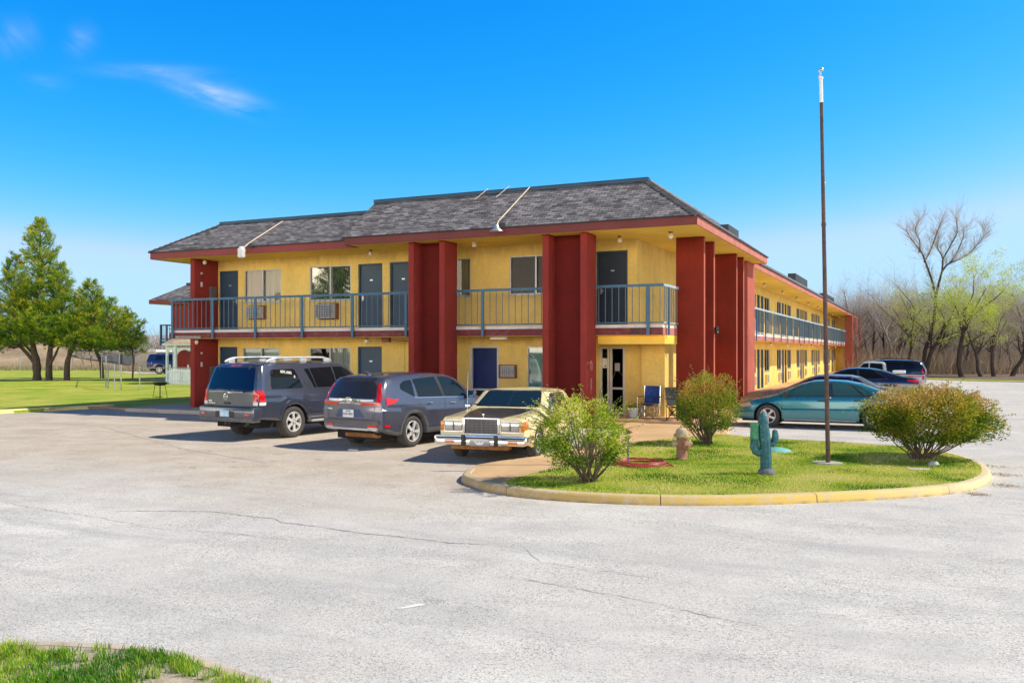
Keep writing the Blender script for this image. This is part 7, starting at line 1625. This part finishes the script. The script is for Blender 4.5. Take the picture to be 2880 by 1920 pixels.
t = thing('picket_fence', 'short white picket fence in front of the gazebo', 'fence', (-40.2, 40.4, .05)); b = MB()
for i in range(22):
    p = Vector((-42.1, 41.05, .05)) + Vector((.909, -.12, 0)) * (i * .17); hh = 1.05 if i % 11 else 1.3; b.bbox(p.x - .04, p.x + .04, p.y - .012, p.y + .012, 0, hh, .01)
b.build('picket', WG, t); b = MB(); b.tube([(-42.2, 41.07, .35), (-38.4, 40.57, .35)], .03, 4); b.tube([(-42.2, 41.07, .85), (-38.4, 40.57, .85)], .03, 4); b.build('rail', WG, t)
# --- second motel block behind, only its end shows
t = thing('motel_block', 'end of a second two storey motel block seen behind the white gazebo', 'motel', (-46, 52, 0))
# tip of the eave at about (-50, 47)
ex, ey = -49.25, 46.1; E_ = MB()
def bp(mb, n, m, p=t): return mb.build(n, m, p)
b = MB(); b.bbox(ex + 1.6, ex + 14, ey + 2.0, ey + 14, 0, 5.44, .01); bp(b, 'wall', STUC)
b = MB(); b.bbox(ex + 1.35, ex + 1.6, ey + .9, ey + 14, 0, 2.5, .01); b.bbox(ex + 1.35, ex + 3.3, ey + .9, ey + 1.1, 0, 5.44, .01); b.bbox(ex + 1.35, ex + 1.6, ey + 1.1, ey + 2.2, 2.5, 5.44, .01); bp(b, 'end_wall', RED)
b = MB(); b.bbox(ex + .9, ex + 14, ey + .7, ey + 14, 2.55, 2.86, .01); bp(b, 'balcony_slab', BAND)
b = MB(); b.bbox(ex, ex + 14, ey, ey + .05, 5.42, 5.66, .01); b.bbox(ex, ex + .05, ey + .05, ey + 14, 5.42, 5.66, .01); bp(b, 'fascia', FASC)
b = MB(); b.face([(ex, ey, 5.43), (ex + 14, ey, 5.43), (ex + 14, ey + 14, 5.43), (ex, ey + 14, 5.43)]); bp(b, 'soffit', SOFF)
rf = MB(); z0, z1 = 5.67, 6.85; rq([(ex - .05, ey - .05, z0), (ex + 14, ey - .05, z0), (ex + 14, ey + 1.8, z1), (ex + 1.8, ey + 1.8, z1)]); rq([(ex - .05, ey + 14, z0), (ex - .05, ey - .05, z0), (ex + 1.8, ey + 1.8, z1), (ex + 1.8, ey + 14, z1)]); rf.face([(ex + 1.8, ey + 1.8, z1 - .02), (ex + 14, ey + 1.8, z1 - .02), (ex + 14, ey + 14, z1 - .02), (ex + 1.8, ey + 14, z1 - .02)]); r2 = bp(rf, 'roof', SHIN)
b = MB(); b.bbox(ex + 1.75, ex + 14, ey + 1.72, ey + 1.9, z1 - .03, z1 + .12, .02); b.build('ridge_coping', COPE, r2)
b = MB()
for z in (3.92, 2.92): b.box(ex + .35, ex + 1.4, ey + .74, ey + .80, z, z + .08); b.box(ex + .35, ex + .41, ey + .80, ey + 3, z, z + .08)
b.box(ex + .9, ex + 1.0, ey + .68, ey + .76, 2.5, 4.0); b.box(ex + .30, ex + .4, ey + .7, ey + .8, 2.5, 4.0)
for i in range(6): b.box(ex + .45 + i * .17, ex + .47 + i * .17, ey + .75, ey + .78, 2.95, 3.95)
b.bbox(ex + .3, ex + 1.4, ey + .75, ey + 3, 2.55, 2.84, .01); bp(b, 'railing', BLUE)
b = MB(); b.bbox(ex + 3.6, ex + 5.2, ey + 1.93, ey + 1.99, 3.6, 5.0, .01); w_ = bp(b, 'window', ALUW); b = MB(); b.box(ex + 3.7, ex + 5.1, ey + 1.91, ey + 1.925, 3.7, 4.9); b.build('window_pane', CURTG, w_)
# --- low buildings and shed beyond the lawn
t = thing('storage_building', 'long low tan building with a white roof edge beyond the left lawn', 'building', (-78, 80, 0)); v0, v1 = pol(215, 108), pol(440, 104); d = (v1 - v0); L = d.length; d.normalize(); n = Vector((-d.y, d.x, 0)); M = Matrix(((d.x, n.x, 0, v0.x), (d.y, n.y, 0, v0.y), (0, 0, 1, 0), (0, 0, 0, 1)))
b = MB(); b.box(0, L, 0, 6, -.1, 2.0, 0, M); bp(b, 'wall', mat('tan siding', (.55, .46, .36), .85, var=.12), t); b = MB(); b.box(-.2, L + .2, -.35, 6.2, 2.003, 2.28, 0, M); bp(b, 'roof', mat('white roof', (.75, .73, .72), .7), t)
for u in (.28, .42, .56): b = MB(); b.box(L * u, L * u + 2.1, -.06, -.005, .1, 1.85, 0, M); bp(b, 'door', mat('grey roller door', (.20, .20, .21), .7, var=.2), t)
t = thing('distant_house', 'small house with a pale blue roof far beyond the lawn', 'house', (-88, 118, 0)); v0 = pol(418, 140); M = Matrix.Translation(v0) @ Matrix.Rotation(R(YAW), 4, 'Z')
b = MB(); b.box(-1.6, 1.6, 0, 3, 0, 1.3, 0, M); bp(b, 'wall', mat('far siding', (.6, .6, .58), .8), t); b = MB(); b.idx([M @ Vector(p) for p in ((-1.8, -.2, 1.3), (1.8, -.2, 1.3), (1.8, 3.2, 1.3), (-1.8, 3.2, 1.3), (-1.2, 1.5, 2.0), (1.2, 1.5, 2.0))], [(0, 1, 5, 4), (2, 3, 4, 5), (1, 2, 5), (3, 0, 4), (0, 3, 2, 1)]); bp(b, 'roof', mat('pale blue roof', (.40, .55, .66), .6), t)
b = MB(); P = [pol(300, 90), pol(560, 74), pol(600, 78), pol(330, 96)]; b.face([(p.x, p.y, -.02) for p in P]); structure(b.build('gravel_drive', mat('gravel drive', (.58, .50, .42), .95, var=.15, vs=2)))
